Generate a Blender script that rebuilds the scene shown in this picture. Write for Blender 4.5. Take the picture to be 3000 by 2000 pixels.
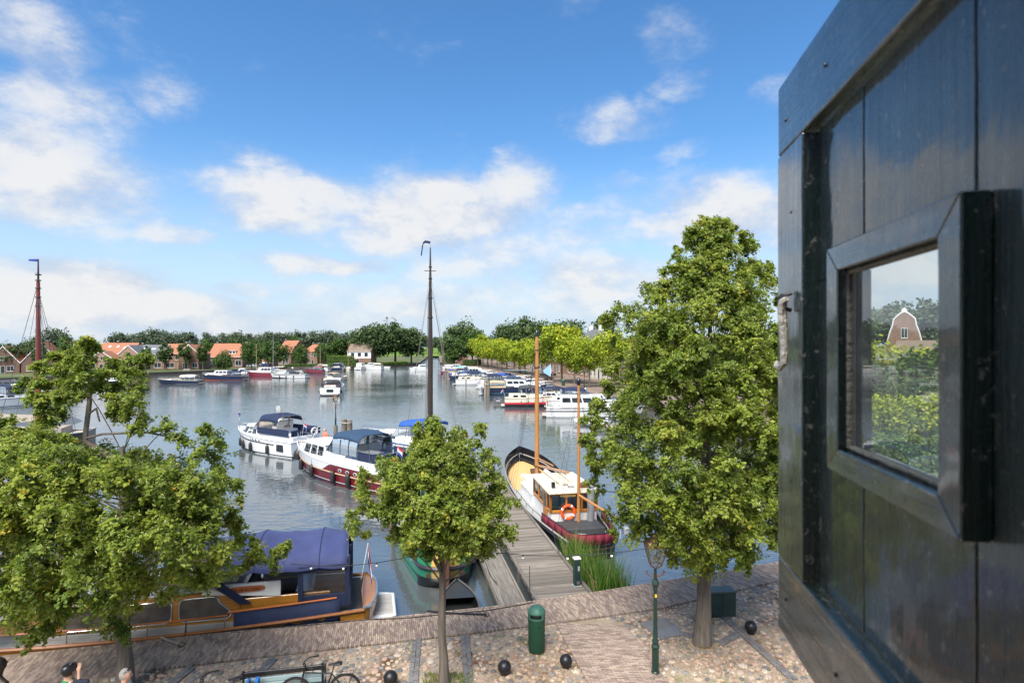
import bpy, math, random
import numpy as np
from mathutils import Vector, Matrix, Euler

for _o in list(bpy.data.objects):
 bpy.data.objects.remove(_o)
SC = bpy.context.scene
COL = SC.collection
R = math.radians
random.seed(7)
RNG = np.random.default_rng(7)

# ------------------------------------------------------------------ camera
CAMZ, F, HOR = 8.8, 1708.0, 1015.0          # eye height over the water, focal length and horizon row of the photo
cam = bpy.data.cameras.new('camera')
cam.sensor_width = 36.0
cam.lens = 36.0 * F / 3000.0
cam.shift_y = (HOR - 1000.0) / 3000.0
cam.clip_start, cam.clip_end = 0.05, 6000
cam.dof.use_dof = True
cam.dof.focus_distance = 26.0
cam.dof.aperture_fstop = 5.6
camo = bpy.data.objects.new('camera', cam)
camo.location = (0, 0, CAMZ)
camo.rotation_euler = (R(90), 0, 0)
COL.objects.link(camo)
SC.camera = camo

def gp(px, py, z=0.8):
 "photo pixel -> point on the level plane z"
 d = F * (CAMZ - z) / (py - HOR)
 return ((px - 1500.0) / F * d, d)

def at(px, py, d):
 return Vector(((px - 1500.0) / F * d, d, CAMZ - (py - HOR) / F * d))

# ------------------------------------------------------------------ sky, sun, exposure
SUN_EL, SUN_AZ = R(54), R(202)               # azimuth measured clockwise from +Y: behind the window, to the left
world = bpy.data.worlds.new('World')
SC.world = world
world.use_nodes = True

def build_world():
 nt = world.node_tree
 nt.nodes.clear()
 N = nt.nodes.new
 L = nt.links.new
 out = N('ShaderNodeOutputWorld')
 bg = N('ShaderNodeBackground')
 bg.inputs['Strength'].default_value = 0.056
 L(bg.outputs[0], out.inputs[0])
 sky = N('ShaderNodeTexSky')
 sky.sky_type = 'NISHITA'
 sky.sun_disc = False
 sky.sun_elevation = SUN_EL
 sky.sun_rotation = SUN_AZ
 sky.air_density = 1.0
 sky.dust_density = 0.6
 sky.ozone_density = 2.6
 hs = N('ShaderNodeHueSaturation')
 hs.inputs['Saturation'].default_value = 1.26
 hs.inputs['Value'].default_value = 1.45
 L(sky.outputs[0], hs.inputs['Color'])
 tc = N('ShaderNodeTexCoord')

 def math_(op, a, b=None, c=None):
  n = N('ShaderNodeMath')
  n.operation = op
  for i, v in enumerate((a, b, c)):
   if v is None:
    continue
   if isinstance(v, (int, float)):
    n.inputs[i].default_value = v
   else:
    L(v, n.inputs[i])
  return n.outputs[0]
 # soft irregular warp of the direction
 def noise_(scale, det, vec, rough=.55):
  n = N('ShaderNodeTexNoise')
  n.inputs['Scale'].default_value = scale
  n.inputs['Detail'].default_value = det
  n.inputs['Roughness'].default_value = rough
  L(vec, n.inputs['Vector'])
  return n
 stretch = N('ShaderNodeVectorMath')
 stretch.operation = 'MULTIPLY'
 stretch.inputs[1].default_value = (1, 1, 1.9)
 L(tc.outputs['Generated'], stretch.inputs[0])
 nw = noise_(4.2, 5, stretch.outputs[0])
 nf = noise_(8.5, 10, stretch.outputs[0], .66)
 nb = noise_(3.0, 4, stretch.outputs[0])
 sep = N('ShaderNodeSeparateXYZ')
 L(tc.outputs['Generated'], sep.inputs[0])
 az = math_('ARCTAN2', sep.outputs[0], sep.outputs[1])
 # the same cloud field goes on round the whole horizon, mirrored every 90 degrees
 az = math_('SUBTRACT', math_('PINGPONG', math_('ADD', az, .80), 1.60), .80)
 el = math_('ARCSINE', sep.outputs[2])
 el0 = el
 sw = N('ShaderNodeSeparateColor')
 L(nw.outputs['Color'], sw.inputs[0])
 az = math_('ADD', az, math_('MULTIPLY', math_('SUBTRACT', sw.outputs[0], .5), .24))
 el = math_('ADD', el, math_('MULTIPLY', math_('SUBTRACT', sw.outputs[1], .5), .13))
 # cloud heaps: photo x, y, half width, half height, density
 heaps = [(60, 120, 210, 150, .72), (150, 320, 240, 140, .85), (60, 500, 330, 150, .98), (420, 250, 190, 70, .5),
             (420, 640, 190, 40, .85), (150, 590, 230, 60, .55),
             (870, 575, 320, 95, 1.1), (1250, 640, 330, 125, 1.08), (1530, 560, 130, 110, .85), (1440, 740, 260, 110, .85), (1700, 660, 240, 60, .6),
             (960, 760, 240, 45, .95), (160, 870, 380, 100, 1.25), (520, 930, 420, 70, .95), (730, 855, 130, 30, .7),
             (1800, 360, 190, 60, .66), (1930, 110, 150, 90, .52), (1960, 230, 90, 55, .5), (1640, 20, 140, 50, .4), (1870, 310, 60, 40, .6),
             (2080, 610, 260, 90, 1.05), (2330, 640, 200, 70, .9), (1700, 820, 420, 110, .85), (1500, 880, 700, 70, .7), (1500, 440, 45, 26, .55),
             (2010, 430, 70, 40, .5), (2240, 280, 110, 45, .45), (1840, 530, 100, 30, .5), (2600, 760, 420, 150, .95), (1300, 930, 800, 60, .55)]
 tot = None
 for (x, y, w, h, k) in heaps:
  a0 = math.atan2(x - 1500, F)
  rr = math.hypot(x - 1500, F)
  e0 = math.atan2(HOR - y, rr)
  wa = w * F / rr ** 2
  ha = h / rr
  u = math_('MULTIPLY', math_('SUBTRACT', az, a0), 1 / wa)
  v = math_('MULTIPLY', math_('SUBTRACT', el, e0), 1 / ha)
  d2 = math_('ADD', math_('MULTIPLY', u, u), math_('MULTIPLY', v, v))
  g = math_('MULTIPLY', math_('DIVIDE', 1.0, math_('ADD', 1.0, math_('MULTIPLY', d2, d2))), k)
  tot = g if tot is None else math_('MAXIMUM', tot, g)
 dens = math_('ADD', tot, math_('MULTIPLY', math_('SUBTRACT', nf.outputs[0], .5), 1.55))
 dens = math_('ADD', dens, math_('MULTIPLY', math_('SUBTRACT', nb.outputs[0], .52), .5))
 # the broken cover thickens overhead, as the soft shadowless light implies
 ov = N('ShaderNodeMapRange')
 ov.interpolation_type = 'SMOOTHSTEP'
 ov.inputs['From Min'].default_value = .58
 ov.inputs['From Max'].default_value = 1.05
 ov.inputs['To Max'].default_value = .72
 L(el0, ov.inputs['Value'])
 dens = math_('ADD', dens, ov.outputs[0])
 mr = N('ShaderNodeMapRange')
 mr.interpolation_type = 'SMOOTHSTEP'
 mr.inputs['From Min'].default_value = .16
 mr.inputs['From Max'].default_value = 1.14
 L(dens, mr.inputs['Value'])
 mask = math_('MULTIPLY', mr.outputs[0], .95)
 # cloud colour: thick cores a warm white, thin parts and bellies a cool grey
 cr = N('ShaderNodeMapRange')
 cr.inputs['From Min'].default_value = .25
 cr.inputs['From Max'].default_value = 1.1
 L(dens, cr.inputs['Value'])
 cc = N('ShaderNodeMix')
 cc.data_type = 'RGBA'
 cc.inputs['A'].default_value = (4.0, 4.5, 5.5, 1)
 cc.inputs['B'].default_value = (6.2, 6.2, 6.25, 1)
 # lit from above: brighter where the cloud thins upwards, grey-blue undersides
 up = N('ShaderNodeVectorMath')
 up.operation = 'ADD'
 up.inputs[1].default_value = (0, 0, .085)
 L(stretch.outputs[0], up.inputs[0])
 nu = noise_(8.5, 6, up.outputs[0], .6)
 nd = noise_(8.5, 6, stretch.outputs[0], .6)
 rim = math_('MULTIPLY', math_('SUBTRACT', nd.outputs[0], nu.outputs[0]), 2.6)
 shd = math_('ADD', cr.outputs[0], rim)
 cl = N('ShaderNodeClamp')
 L(shd, cl.inputs[0])
 L(cl.outputs[0], cc.inputs['Factor'])
 mx = N('ShaderNodeMix')
 mx.data_type = 'RGBA'
 L(mask, mx.inputs['Factor'])
 # pale air towards the horizon
 hz = N('ShaderNodeMapRange')
 hz.interpolation_type = 'SMOOTHSTEP'
 hz.inputs['From Min'].default_value = .34
 hz.inputs['From Max'].default_value = -.02
 hz.inputs['To Max'].default_value = .9
 L(el0, hz.inputs['Value'])
 hm = N('ShaderNodeMix')
 hm.data_type = 'RGBA'
 hm.inputs['B'].default_value = (4.2, 5.3, 6.6, 1)
 L(hz.outputs[0], hm.inputs['Factor'])
 L(hs.outputs[0], hm.inputs['A'])
 L(hm.outputs['Result'], mx.inputs['A'])
 L(cc.outputs['Result'], mx.inputs['B'])
 L(mx.outputs['Result'], bg.inputs['Color'])
 world.cycles.sampling_method = 'MANUAL'
 world.cycles.sample_map_resolution = 512

build_world()
sun = bpy.data.lights.new('sun', 'SUN')
sun.energy = 3.0
sun.angle = R(38)
sun.color = (1.0, .95, .87)
suno = bpy.data.objects.new('sun', sun)
_d = Vector((math.sin(SUN_AZ) * math.cos(SUN_EL), math.cos(SUN_AZ) * math.cos(SUN_EL), math.sin(SUN_EL)))
suno.rotation_euler = _d.to_track_quat('Z', 'Y').to_euler()
suno.location = (0, -20, 40)
COL.objects.link(suno)
vs = SC.view_settings
vs.view_transform = 'Standard'
vs.look = 'None'
vs.exposure = 1.35
vs.gamma = 1
vs.use_curve_mapping = False
SC.cycles.use_denoising = True
SC.cycles.max_bounces = 6
SC.cycles.transparent_max_bounces = 12
SC.cycles.caustics_reflective = False
SC.cycles.caustics_refractive = False

# ------------------------------------------------------------------ helpers
class MB:
 "collects shapes into one mesh"
 def __init__(s):
  s.v, s.f, s.m = [], [], []

 def add(s, vs_, fs, mi=0):
  o = len(s.v)
  s.v += [tuple(p) for p in vs_]
  s.f += [tuple(i + o for i in f) for f in fs]
  s.m += [mi] * len(fs)
  return s

 def quad(s, a, b, c, d, mi=0):
  return s.add((a, b, c, d), ((0, 1, 2, 3),), mi)

 def box(s, c, size, rz=0.0, mi=0, rot=None):
  x, y, z = (k * .5 for k in size)
  P = [Vector(p) for p in ((-x, -y, -z), (x, -y, -z), (x, y, -z), (-x, y, -z), (-x, -y, z), (x, -y, z), (x, y, z), (-x, y, z))]
  m = rot if rot is not None else (Matrix.Rotation(rz, 3, 'Z') if rz else None)
  c = Vector(c)
  P = [(m @ p if m is not None else p) + c for p in P]
  return s.add(P, ((0, 3, 2, 1), (4, 5, 6, 7), (0, 1, 5, 4), (1, 2, 6, 5), (2, 3, 7, 6), (3, 0, 4, 7)), mi)

 def b2(s, a, b, mi=0):
  "box between two corners"
  return s.box([(a[i] + b[i]) * .5 for i in range(3)], [abs(b[i] - a[i]) for i in range(3)], mi=mi)

 def hexa(s, P, mi=0):
  "eight corners, bottom four then top four, counter-clockwise"
  return s.add(P, ((0, 3, 2, 1), (4, 5, 6, 7), (0, 1, 5, 4), (1, 2, 6, 5), (2, 3, 7, 6), (3, 0, 4, 7)), mi)

 def loft(s, rings, closed=True, caps=True, mi=0):
  n = len(rings[0])
  vs_ = [p for r_ in rings for p in r_]
  fs = []
  for i in range(len(rings) - 1):
   for j in range(n if closed else n - 1):
    k = (j + 1) % n
    fs.append((i * n + j, i * n + k, (i + 1) * n + k, (i + 1) * n + j))
  if caps and closed:
   fs.append(tuple(reversed(range(n))))
   fs.append(tuple((len(rings) - 1) * n + j for j in range(n)))
  return s.add(vs_, fs, mi)

 def tube(s, pts, r, n=6, caps=True, mi=0):
  pts = [Vector(p) for p in pts]
  rr = r if isinstance(r, (list, tuple)) else [r] * len(pts)
  rings = []
  up = None
  for i, p in enumerate(pts):
   t = (pts[min(i + 1, len(pts) - 1)] - pts[max(i - 1, 0)])
   if t.length < 1e-9:
    t = Vector((0, 0, 1))
   t.normalize()
   if up is None:
    up = Vector((0, 0, 1)) if abs(t.z) < .9 else Vector((1, 0, 0))
   a = t.cross(up).normalized()
   b = a.cross(t).normalized()
   up = b
   rings.append([p + (a * math.cos(2 * math.pi * j / n) + b * math.sin(2 * math.pi * j / n)) * rr[i] for j in range(n)])
  return s.loft(rings, True, caps, mi)

 def lathe(s, prof, n=12, c=(0, 0, 0), axis=None, mi=0):
  c = Vector(c)
  m = axis if axis is not None else Matrix.Identity(3)
  rings = [[c + m @ Vector((r_ * math.cos(2 * math.pi * j / n), r_ * math.sin(2 * math.pi * j / n), z)) for j in range(n)] for r_, z in prof]
  return s.loft(rings, True, True, mi)

 def sphere(s, c, r, n=10, m=7, sc=(1, 1, 1), mi=0):
  prof = [(max(1e-4, math.sin(math.pi * i / m)), -math.cos(math.pi * i / m)) for i in range(m + 1)]
  c = Vector(c)
  rings = [[c + Vector((p * math.cos(2 * math.pi * j / n) * r * sc[0], p * math.sin(2 * math.pi * j / n) * r * sc[1], z * r * sc[2])) for j in range(n)] for p, z in prof]
  return s.loft(rings, True, True, mi)

 def prism(s, pts, z0, z1, mi=0):
  n = len(pts)
  vs_ = [(x, y, z0) for x, y in pts] + [(x, y, z1) for x, y in pts]
  fs = [tuple(reversed(range(n))), tuple(range(n, 2 * n))]
  fs += [(i, (i + 1) % n, n + (i + 1) % n, n + i) for i in range(n)]
  return s.add(vs_, fs, mi)

 def torus(s, c, R_, r, n=16, m=8, axis=None, mi=0, a0=0, a1=2 * math.pi):
  full = abs(a1 - a0 - 2 * math.pi) < 1e-6
  mt = axis if axis is not None else Matrix.Identity(3)
  c = Vector(c)
  rings = []
  for i in range(n + (0 if full else 1)):
   a = a0 + (a1 - a0) * i / n
   rings.append([c + mt @ Vector(((R_ + r * math.cos(2 * math.pi * j / m)) * math.cos(a), (R_ + r * math.cos(2 * math.pi * j / m)) * math.sin(a), r * math.sin(2 * math.pi * j / m))) for j in range(m)])
  if full:
   rings.append(rings[0])
  return s.loft(rings, True, not full, mi)

 def xf(s, m):
  s.v = [tuple(m @ Vector(p)) for p in s.v]
  return s

 def mesh(s, name, mats, smooth=False, angle=40):
  me = bpy.data.meshes.new(name)
  me.from_pydata(s.v, [], s.f)
  if not isinstance(mats, (list, tuple)):
   mats = [mats]
  for mt in mats:
   me.materials.append(mt)
  if len(mats) > 1:
   me.polygons.foreach_set('material_index', s.m)
  if smooth:
   me.polygons.foreach_set('use_smooth', [True] * len(me.polygons))
   me.set_sharp_from_angle(angle=R(angle))
  me.update()
  return me

 def build(s, name, mats, parent=None, smooth=False, bevel=0, angle=40, seg=1):
  if not s.f:
   return None
  o = bpy.data.objects.new(name, s.mesh(name, mats, smooth, angle))
  COL.objects.link(o)
  o.parent = parent
  if bevel:
   b = o.modifiers.new('bevel', 'BEVEL')
   b.width = bevel
   b.segments = seg
   b.limit_method = 'ANGLE'
   b.angle_limit = R(35)
   b.harden_normals = False
  return o

def tag(o, label=None, cat=None, group=None, kind=None):
 if label: o['label'] = label
 if cat: o['category'] = cat
 if group: o['group'] = group
 if kind: o['kind'] = kind
 return o

def thing(name, label, cat, loc=(0, 0, 0), rz=0.0, group=None):
 o = bpy.data.objects.new(name, None)
 COL.objects.link(o)
 o.location = loc
 o.rotation_euler = (0, 0, rz)
 o.empty_display_size = .2
 return tag(o, label, cat, group)

_kids = {}
def copy_tree(o, parent=None, kids=None):
 c = o.copy()
 COL.objects.link(c)
 c.parent = parent
 for ch in (kids(o) if kids else o.children):
  copy_tree(ch, c)
 return c

# ------------------------------------------------------------------ materials
MATS = {}
def new_mat(name):
 m = bpy.data.materials.new(name)
 m.use_nodes = True
 nt = m.node_tree
 b = nt.nodes['Principled BSDF']
 MATS[name] = m
 return m, nt, b

def mat(name, col, rough=.5, metal=0.0, var=.14, scale=6.0, bump=0.0, bscale=60.0, coat=0.0, spec=.5, stretch=None, dirt=0.0):
 if name in MATS:
  return MATS[name]
 m, nt, b = new_mat(name)
 N, L = nt.nodes.new, nt.links.new
 b.inputs['Roughness'].default_value = rough
 b.inputs['Metallic'].default_value = metal
 b.inputs['Specular IOR Level'].default_value = spec
 b.inputs['Coat Weight'].default_value = coat
 tc = N('ShaderNodeTexCoord')
 vec = tc.outputs['Object']
 if stretch:
  mp = N('ShaderNodeMapping')
  mp.inputs['Scale'].default_value = stretch
  L(vec, mp.inputs[0])
  vec = mp.outputs[0]
 n = N('ShaderNodeTexNoise')
 n.inputs['Scale'].default_value = scale
 n.inputs['Detail'].default_value = 5
 L(vec, n.inputs['Vector'])
 mx = N('ShaderNodeMix')
 mx.data_type = 'RGBA'
 mx.inputs['A'].default_value = tuple(max(0, c * (1 - var * 1.6)) for c in col[:3]) + (1,)
 mx.inputs['B'].default_value = tuple(min(1, c * (1 + var * 1.6)) for c in col[:3]) + (1,)
 L(n.outputs[0], mx.inputs['Factor'])
 res = mx.outputs['Result']
 if dirt:
  n2 = N('ShaderNodeTexNoise')
  n2.inputs['Scale'].default_value = scale * .45
  n2.inputs['Detail'].default_value = 8
  n2.inputs['Roughness'].default_value = .7
  L(tc.outputs['Object'], n2.inputs['Vector'])
  mr = N('ShaderNodeMapRange')
  mr.inputs['From Min'].default_value = .5
  mr.inputs['From Max'].default_value = .75
  mr.inputs['To Max'].default_value = dirt
  L(n2.outputs[0], mr.inputs['Value'])
  m2 = N('ShaderNodeMix')
  m2.data_type = 'RGBA'
  m2.inputs['B'].default_value = (.10, .085, .06, 1)
  L(mr.outputs[0], m2.inputs['Factor'])
  L(res, m2.inputs['A'])
  res = m2.outputs['Result']
 L(res, b.inputs['Base Color'])
 if bump:
  nb = N('ShaderNodeTexNoise')
  nb.inputs['Scale'].default_value = bscale
  nb.inputs['Detail'].default_value = 4
  L(vec, nb.inputs['Vector'])
  bp = N('ShaderNodeBump')
  bp.inputs['Strength'].default_value = bump
  bp.inputs['Distance'].default_value = .02
  L(nb.outputs[0], bp.inputs['Height'])
  L(bp.outputs[0], b.inputs['Normal'])
 return m

def tint_mat(name, stops, rough=.8, bump=.4, bscale=40, trans=0.0, nvar=.35, nscale=25, spec=.3):
 "colour picked by the 'tint' number stored on the mesh"
 m, nt, b = new_mat(name)
 N, L = nt.nodes.new, nt.links.new
 at_ = N('ShaderNodeAttribute')
 at_.attribute_name = 'tint'
 cr = N('ShaderNodeValToRGB')
 while len(cr.color_ramp.elements) < len(stops):
  cr.color_ramp.elements.new(.5)
 for e, (p, c) in zip(cr.color_ramp.elements, stops):
  e.position = p
  e.color = tuple(c) + (1,)
 L(at_.outputs['Fac'], cr.inputs[0])
 n = N('ShaderNodeTexNoise')
 n.inputs['Scale'].default_value = nscale
 n.inputs['Detail'].default_value = 4
 g = N('ShaderNodeNewGeometry')
 L(g.outputs['Position'], n.inputs['Vector'])
 mr = N('ShaderNodeMapRange')
 mr.inputs['To Min'].default_value = 1 - nvar
 mr.inputs['To Max'].default_value = 1 + nvar
 L(n.outputs[0], mr.inputs['Value'])
 mu = N('ShaderNodeVectorMath')
 mu.operation = 'SCALE'
 L(cr.outputs[0], mu.inputs[0])
 L(mr.outputs[0], mu.inputs['Scale'])
 L(mu.outputs[0], b.inputs['Base Color'])
 b.inputs['Roughness'].default_value = rough
 b.inputs['Specular IOR Level'].default_value = spec
 if bump:
  nb = N('ShaderNodeTexNoise')
  nb.inputs['Scale'].default_value = bscale
  nb.inputs['Detail'].default_value = 3
  L(g.outputs['Position'], nb.inputs['Vector'])
  bp = N('ShaderNodeBump')
  bp.inputs['Strength'].default_value = bump
  bp.inputs['Distance'].default_value = .01
  L(nb.outputs[0], bp.inputs['Height'])
  L(bp.outputs[0], b.inputs['Normal'])
 if trans:
  t = N('ShaderNodeBsdfTranslucent')
  L(mu.outputs[0], t.inputs['Color'])
  ms = N('ShaderNodeMixShader')
  ms.inputs[0].default_value = trans
  L(b.outputs[0], ms.inputs[1])
  L(t.outputs[0], ms.inputs[2])
  L(ms.outputs[0], nt.nodes['Material Output'].inputs[0])
 return m

def grain_mat(name, dark, light, axis='x', rough=.7, scale=3.0, bump=.5, coat=0.0, tintvar=.25):
 "wood: long streaks along one axis, each board a little different"
 m, nt, b = new_mat(name)
 N, L = nt.nodes.new, nt.links.new
 tc = N('ShaderNodeTexCoord')
 oi = N('ShaderNodeObjectInfo')
 ad = N('ShaderNodeVectorMath')
 ad.operation = 'ADD'
 L(tc.outputs['Object'], ad.inputs[0])
 L(oi.outputs['Location'], ad.inputs[1])
 mp = N('ShaderNodeMapping')
 k = {'x': (.6, 14, 14), 'y': (14, .6, 14), 'z': (14, 14, .6)}[axis]
 mp.inputs['Scale'].default_value = k
 L(ad.outputs[0], mp.inputs[0])
 n = N('ShaderNodeTexNoise')
 n.inputs['Scale'].default_value = scale
 n.inputs['Detail'].default_value = 6
 n.inputs['Roughness'].default_value = .65
 L(mp.outputs[0], n.inputs['Vector'])
 mr = N('ShaderNodeMapRange')
 mr.inputs['From Min'].default_value = .3
 mr.inputs['From Max'].default_value = .7
 L(n.outputs[0], mr.inputs['Value'])
 mx = N('ShaderNodeMix')
 mx.data_type = 'RGBA'
 mx.inputs['A'].default_value = tuple(dark) + (1,)
 mx.inputs['B'].default_value = tuple(light) + (1,)
 L(mr.outputs[0], mx.inputs['Factor'])
 m3 = N('ShaderNodeMapRange')
 m3.inputs['To Min'].default_value = 1 - tintvar
 m3.inputs['To Max'].default_value = 1 + tintvar
 L(oi.outputs['Random'], m3.inputs['Value'])
 mu = N('ShaderNodeVectorMath')
 mu.operation = 'SCALE'
 L(mx.outputs['Result'], mu.inputs[0])
 L(m3.outputs[0], mu.inputs['Scale'])
 L(mu.outputs[0], b.inputs['Base Color'])
 b.inputs['Roughness'].default_value = rough
 b.inputs['Coat Weight'].default_value = coat
 bp = N('ShaderNodeBump')
 bp.inputs['Strength'].default_value = bump
 bp.inputs['Distance'].default_value = .006
 L(n.outputs[0], bp.inputs['Height'])
 L(bp.outputs[0], b.inputs['Normal'])
 return m

def clear_mat(name, tint=(.75, .78, .78), gloss=.35, rough=.03, haze=.0, dust=0.0):
 "clear sheet: see-through, mirrors more at a slant"
 m, nt, b = new_mat(name)
 N, L = nt.nodes.new, nt.links.new
 tr = N('ShaderNodeBsdfTransparent')
 tr.inputs[0].default_value = tuple(tint) + (1,)
 gl = N('ShaderNodeBsdfGlossy')
 gl.inputs['Roughness'].default_value = rough
 gl.inputs['Color'].default_value = (.95, .95, .95, 1)
 lw = N('ShaderNodeFresnel')
 lw.inputs['IOR'].default_value = 1.5
 mu = N('ShaderNodeMath')
 mu.operation = 'MULTIPLY_ADD'
 mu.use_clamp = True
 mu.inputs[1].default_value = 1.0 + gloss
 mu.inputs[2].default_value = haze
 L(lw.outputs[0], mu.inputs[0])
 ms = N('ShaderNodeMixShader')
 L(mu.outputs[0], ms.inputs[0])
 L(tr.outputs[0], ms.inputs[1])
 L(gl.outputs[0], ms.inputs[2])
 if dust:
  df = N('ShaderNodeBsdfDiffuse')
  df.inputs[0].default_value = (.62, .66, .62, 1)
  tl = N('ShaderNodeBsdfTranslucent')
  tl.inputs[0].default_value = (.62, .66, .62, 1)
  ad = N('ShaderNodeMixShader')
  L(df.outputs[0], ad.inputs[1]); L(tl.outputs[0], ad.inputs[2])
  tc = N('ShaderNodeTexCoord')
  nz = N('ShaderNodeTexNoise')
  nz.inputs['Scale'].default_value = 9
  nz.inputs['Detail'].default_value = 7
  L(tc.outputs['Object'], nz.inputs['Vector'])
  mr = N('ShaderNodeMapRange')
  mr.inputs['From Min'].default_value = .3
  mr.inputs['From Max'].default_value = .75
  mr.inputs['To Min'].default_value = dust * .5
  mr.inputs['To Max'].default_value = dust * 1.6
  L(nz.outputs[0], mr.inputs['Value'])
  m2 = N('ShaderNodeMixShader')
  L(mr.outputs[0], m2.inputs[0]); L(ms.outputs[0], m2.inputs[1]); L(ad.outputs[0], m2.inputs[2])
  ms = m2
 L(ms.outputs[0], nt.nodes['Material Output'].inputs[0])
 return m

def set_tint(me, vals):
 a = me.attributes.new('tint', 'FLOAT', 'POINT')
 a.data.foreach_set('value', np.asarray(vals, dtype=np.float32))

def np_mesh(name, V, faces_n, mats, tint=None, smooth=False):
 "V (k,3) verts, consecutive groups of faces_n make one face"
 me = bpy.data.meshes.new(name)
 nv = len(V)
 nf = nv // faces_n
 me.vertices.add(nv)
 me.vertices.foreach_set('co', np.asarray(V, dtype=np.float32).ravel())
 me.loops.add(nv)
 me.loops.foreach_set('vertex_index', np.arange(nv, dtype=np.int32))
 me.polygons.add(nf)
 me.polygons.foreach_set('loop_start', np.arange(0, nv, faces_n, dtype=np.int32))
 if smooth:
  me.polygons.foreach_set('use_smooth', np.ones(nf, dtype=bool))
 for m in (mats if isinstance(mats, (list, tuple)) else [mats]):
  me.materials.append(m)
 if tint is not None:
  set_tint(me, np.repeat(tint, faces_n))
 me.update(calc_edges=True)
 me.validate()
 return me

def obj(name, me, parent=None):
 o = bpy.data.objects.new(name, me)
 COL.objects.link(o)
 o.parent = parent
 return o
# ================================================================== setting: water, land, paving
def water_mat():
 m, nt, b = new_mat('water')
 N, L = nt.nodes.new, nt.links.new
 b.inputs['Base Color'].default_value = (.082, .096, .10, 1)
 b.inputs['Roughness'].default_value = .035
 b.inputs['IOR'].default_value = 2.3
 g = N('ShaderNodeNewGeometry')
 mp = N('ShaderNodeMapping')
 mp.inputs['Rotation'].default_value = (0, 0, R(14))
 mp.inputs['Scale'].default_value = (.62, 1.25, 1)
 L(g.outputs['Position'], mp.inputs[0])
 def ns(scale, det, rough, src, dist=0):
  n = N('ShaderNodeTexNoise')
  n.inputs['Scale'].default_value = scale
  n.inputs['Detail'].default_value = det
  n.inputs['Roughness'].default_value = rough
  n.inputs['Distortion'].default_value = dist
  L(src, n.inputs['Vector'])
  return n.outputs[0]
 a = ns(1.9, 3, .5, mp.outputs[0], .4)
 c = ns(.28, 3, .5, mp.outputs[0])
 patch = ns(.035, 4, .6, g.outputs['Position'])
 pr = N('ShaderNodeMapRange')
 pr.inputs['From Min'].default_value = .36
 pr.inputs['From Max'].default_value = .64
 pr.inputs['To Min'].default_value = .3
 pr.inputs['To Max'].default_value = 1.3
 L(patch, pr.inputs['Value'])
 m1 = N('ShaderNodeMath'); m1.operation = 'MULTIPLY'
 L(a, m1.inputs[0]); L(pr.outputs[0], m1.inputs[1])
 m2 = N('ShaderNodeMath'); m2.operation = 'MULTIPLY_ADD'
 L(c, m2.inputs[0]); m2.inputs[1].default_value = 1.0
 L(m1.outputs[0], m2.inputs[2])
 bp = N('ShaderNodeBump')
 bp.inputs['Strength'].default_value = .62
 bp.inputs['Distance'].default_value = .045
 L(m2.outputs[0], bp.inputs['Height'])
 L(bp.outputs[0], b.inputs['Normal'])
 return m

def ground_mat(name, cols, scale=.6, rough=.95, bump=.5, bscale=12, fine=30):
 "ground: three natural colours in uneven patches"
 m, nt, b = new_mat(name)
 N, L = nt.nodes.new, nt.links.new
 g = N('ShaderNodeNewGeometry')
 n = N('ShaderNodeTexNoise')
 n.inputs['Scale'].default_value = scale
 n.inputs['Detail'].default_value = 7
 n.inputs['Roughness'].default_value = .62
 L(g.outputs['Position'], n.inputs['Vector'])
 cr = N('ShaderNodeValToRGB')
 while len(cr.color_ramp.elements) < len(cols):
  cr.color_ramp.elements.new(.5)
 for e, (p, c) in zip(cr.color_ramp.elements, cols):
  e.position = p
  e.color = tuple(c) + (1,)
 L(n.outputs[0], cr.inputs[0])
 n2 = N('ShaderNodeTexNoise')
 n2.inputs['Scale'].default_value = fine
 n2.inputs['Detail'].default_value = 4
 L(g.outputs['Position'], n2.inputs['Vector'])
 mr = N('ShaderNodeMapRange')
 mr.inputs['To Min'].default_value = .55
 mr.inputs['To Max'].default_value = 1.45
 L(n2.outputs[0], mr.inputs['Value'])
 mu = N('ShaderNodeVectorMath'); mu.operation = 'SCALE'
 L(cr.outputs[0], mu.inputs[0]); L(mr.outputs[0], mu.inputs['Scale'])
 L(mu.outputs[0], b.inputs['Base Color'])
 b.inputs['Roughness'].default_value = rough
 b.inputs['Specular IOR Level'].default_value = .2
 bp = N('ShaderNodeBump')
 bp.inputs['Strength'].default_value = bump
 bp.inputs['Distance'].default_value = .03
 L(n2.outputs[0], bp.inputs['Height'])
 L(bp.outputs[0], b.inputs['Normal'])
 return m

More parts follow.
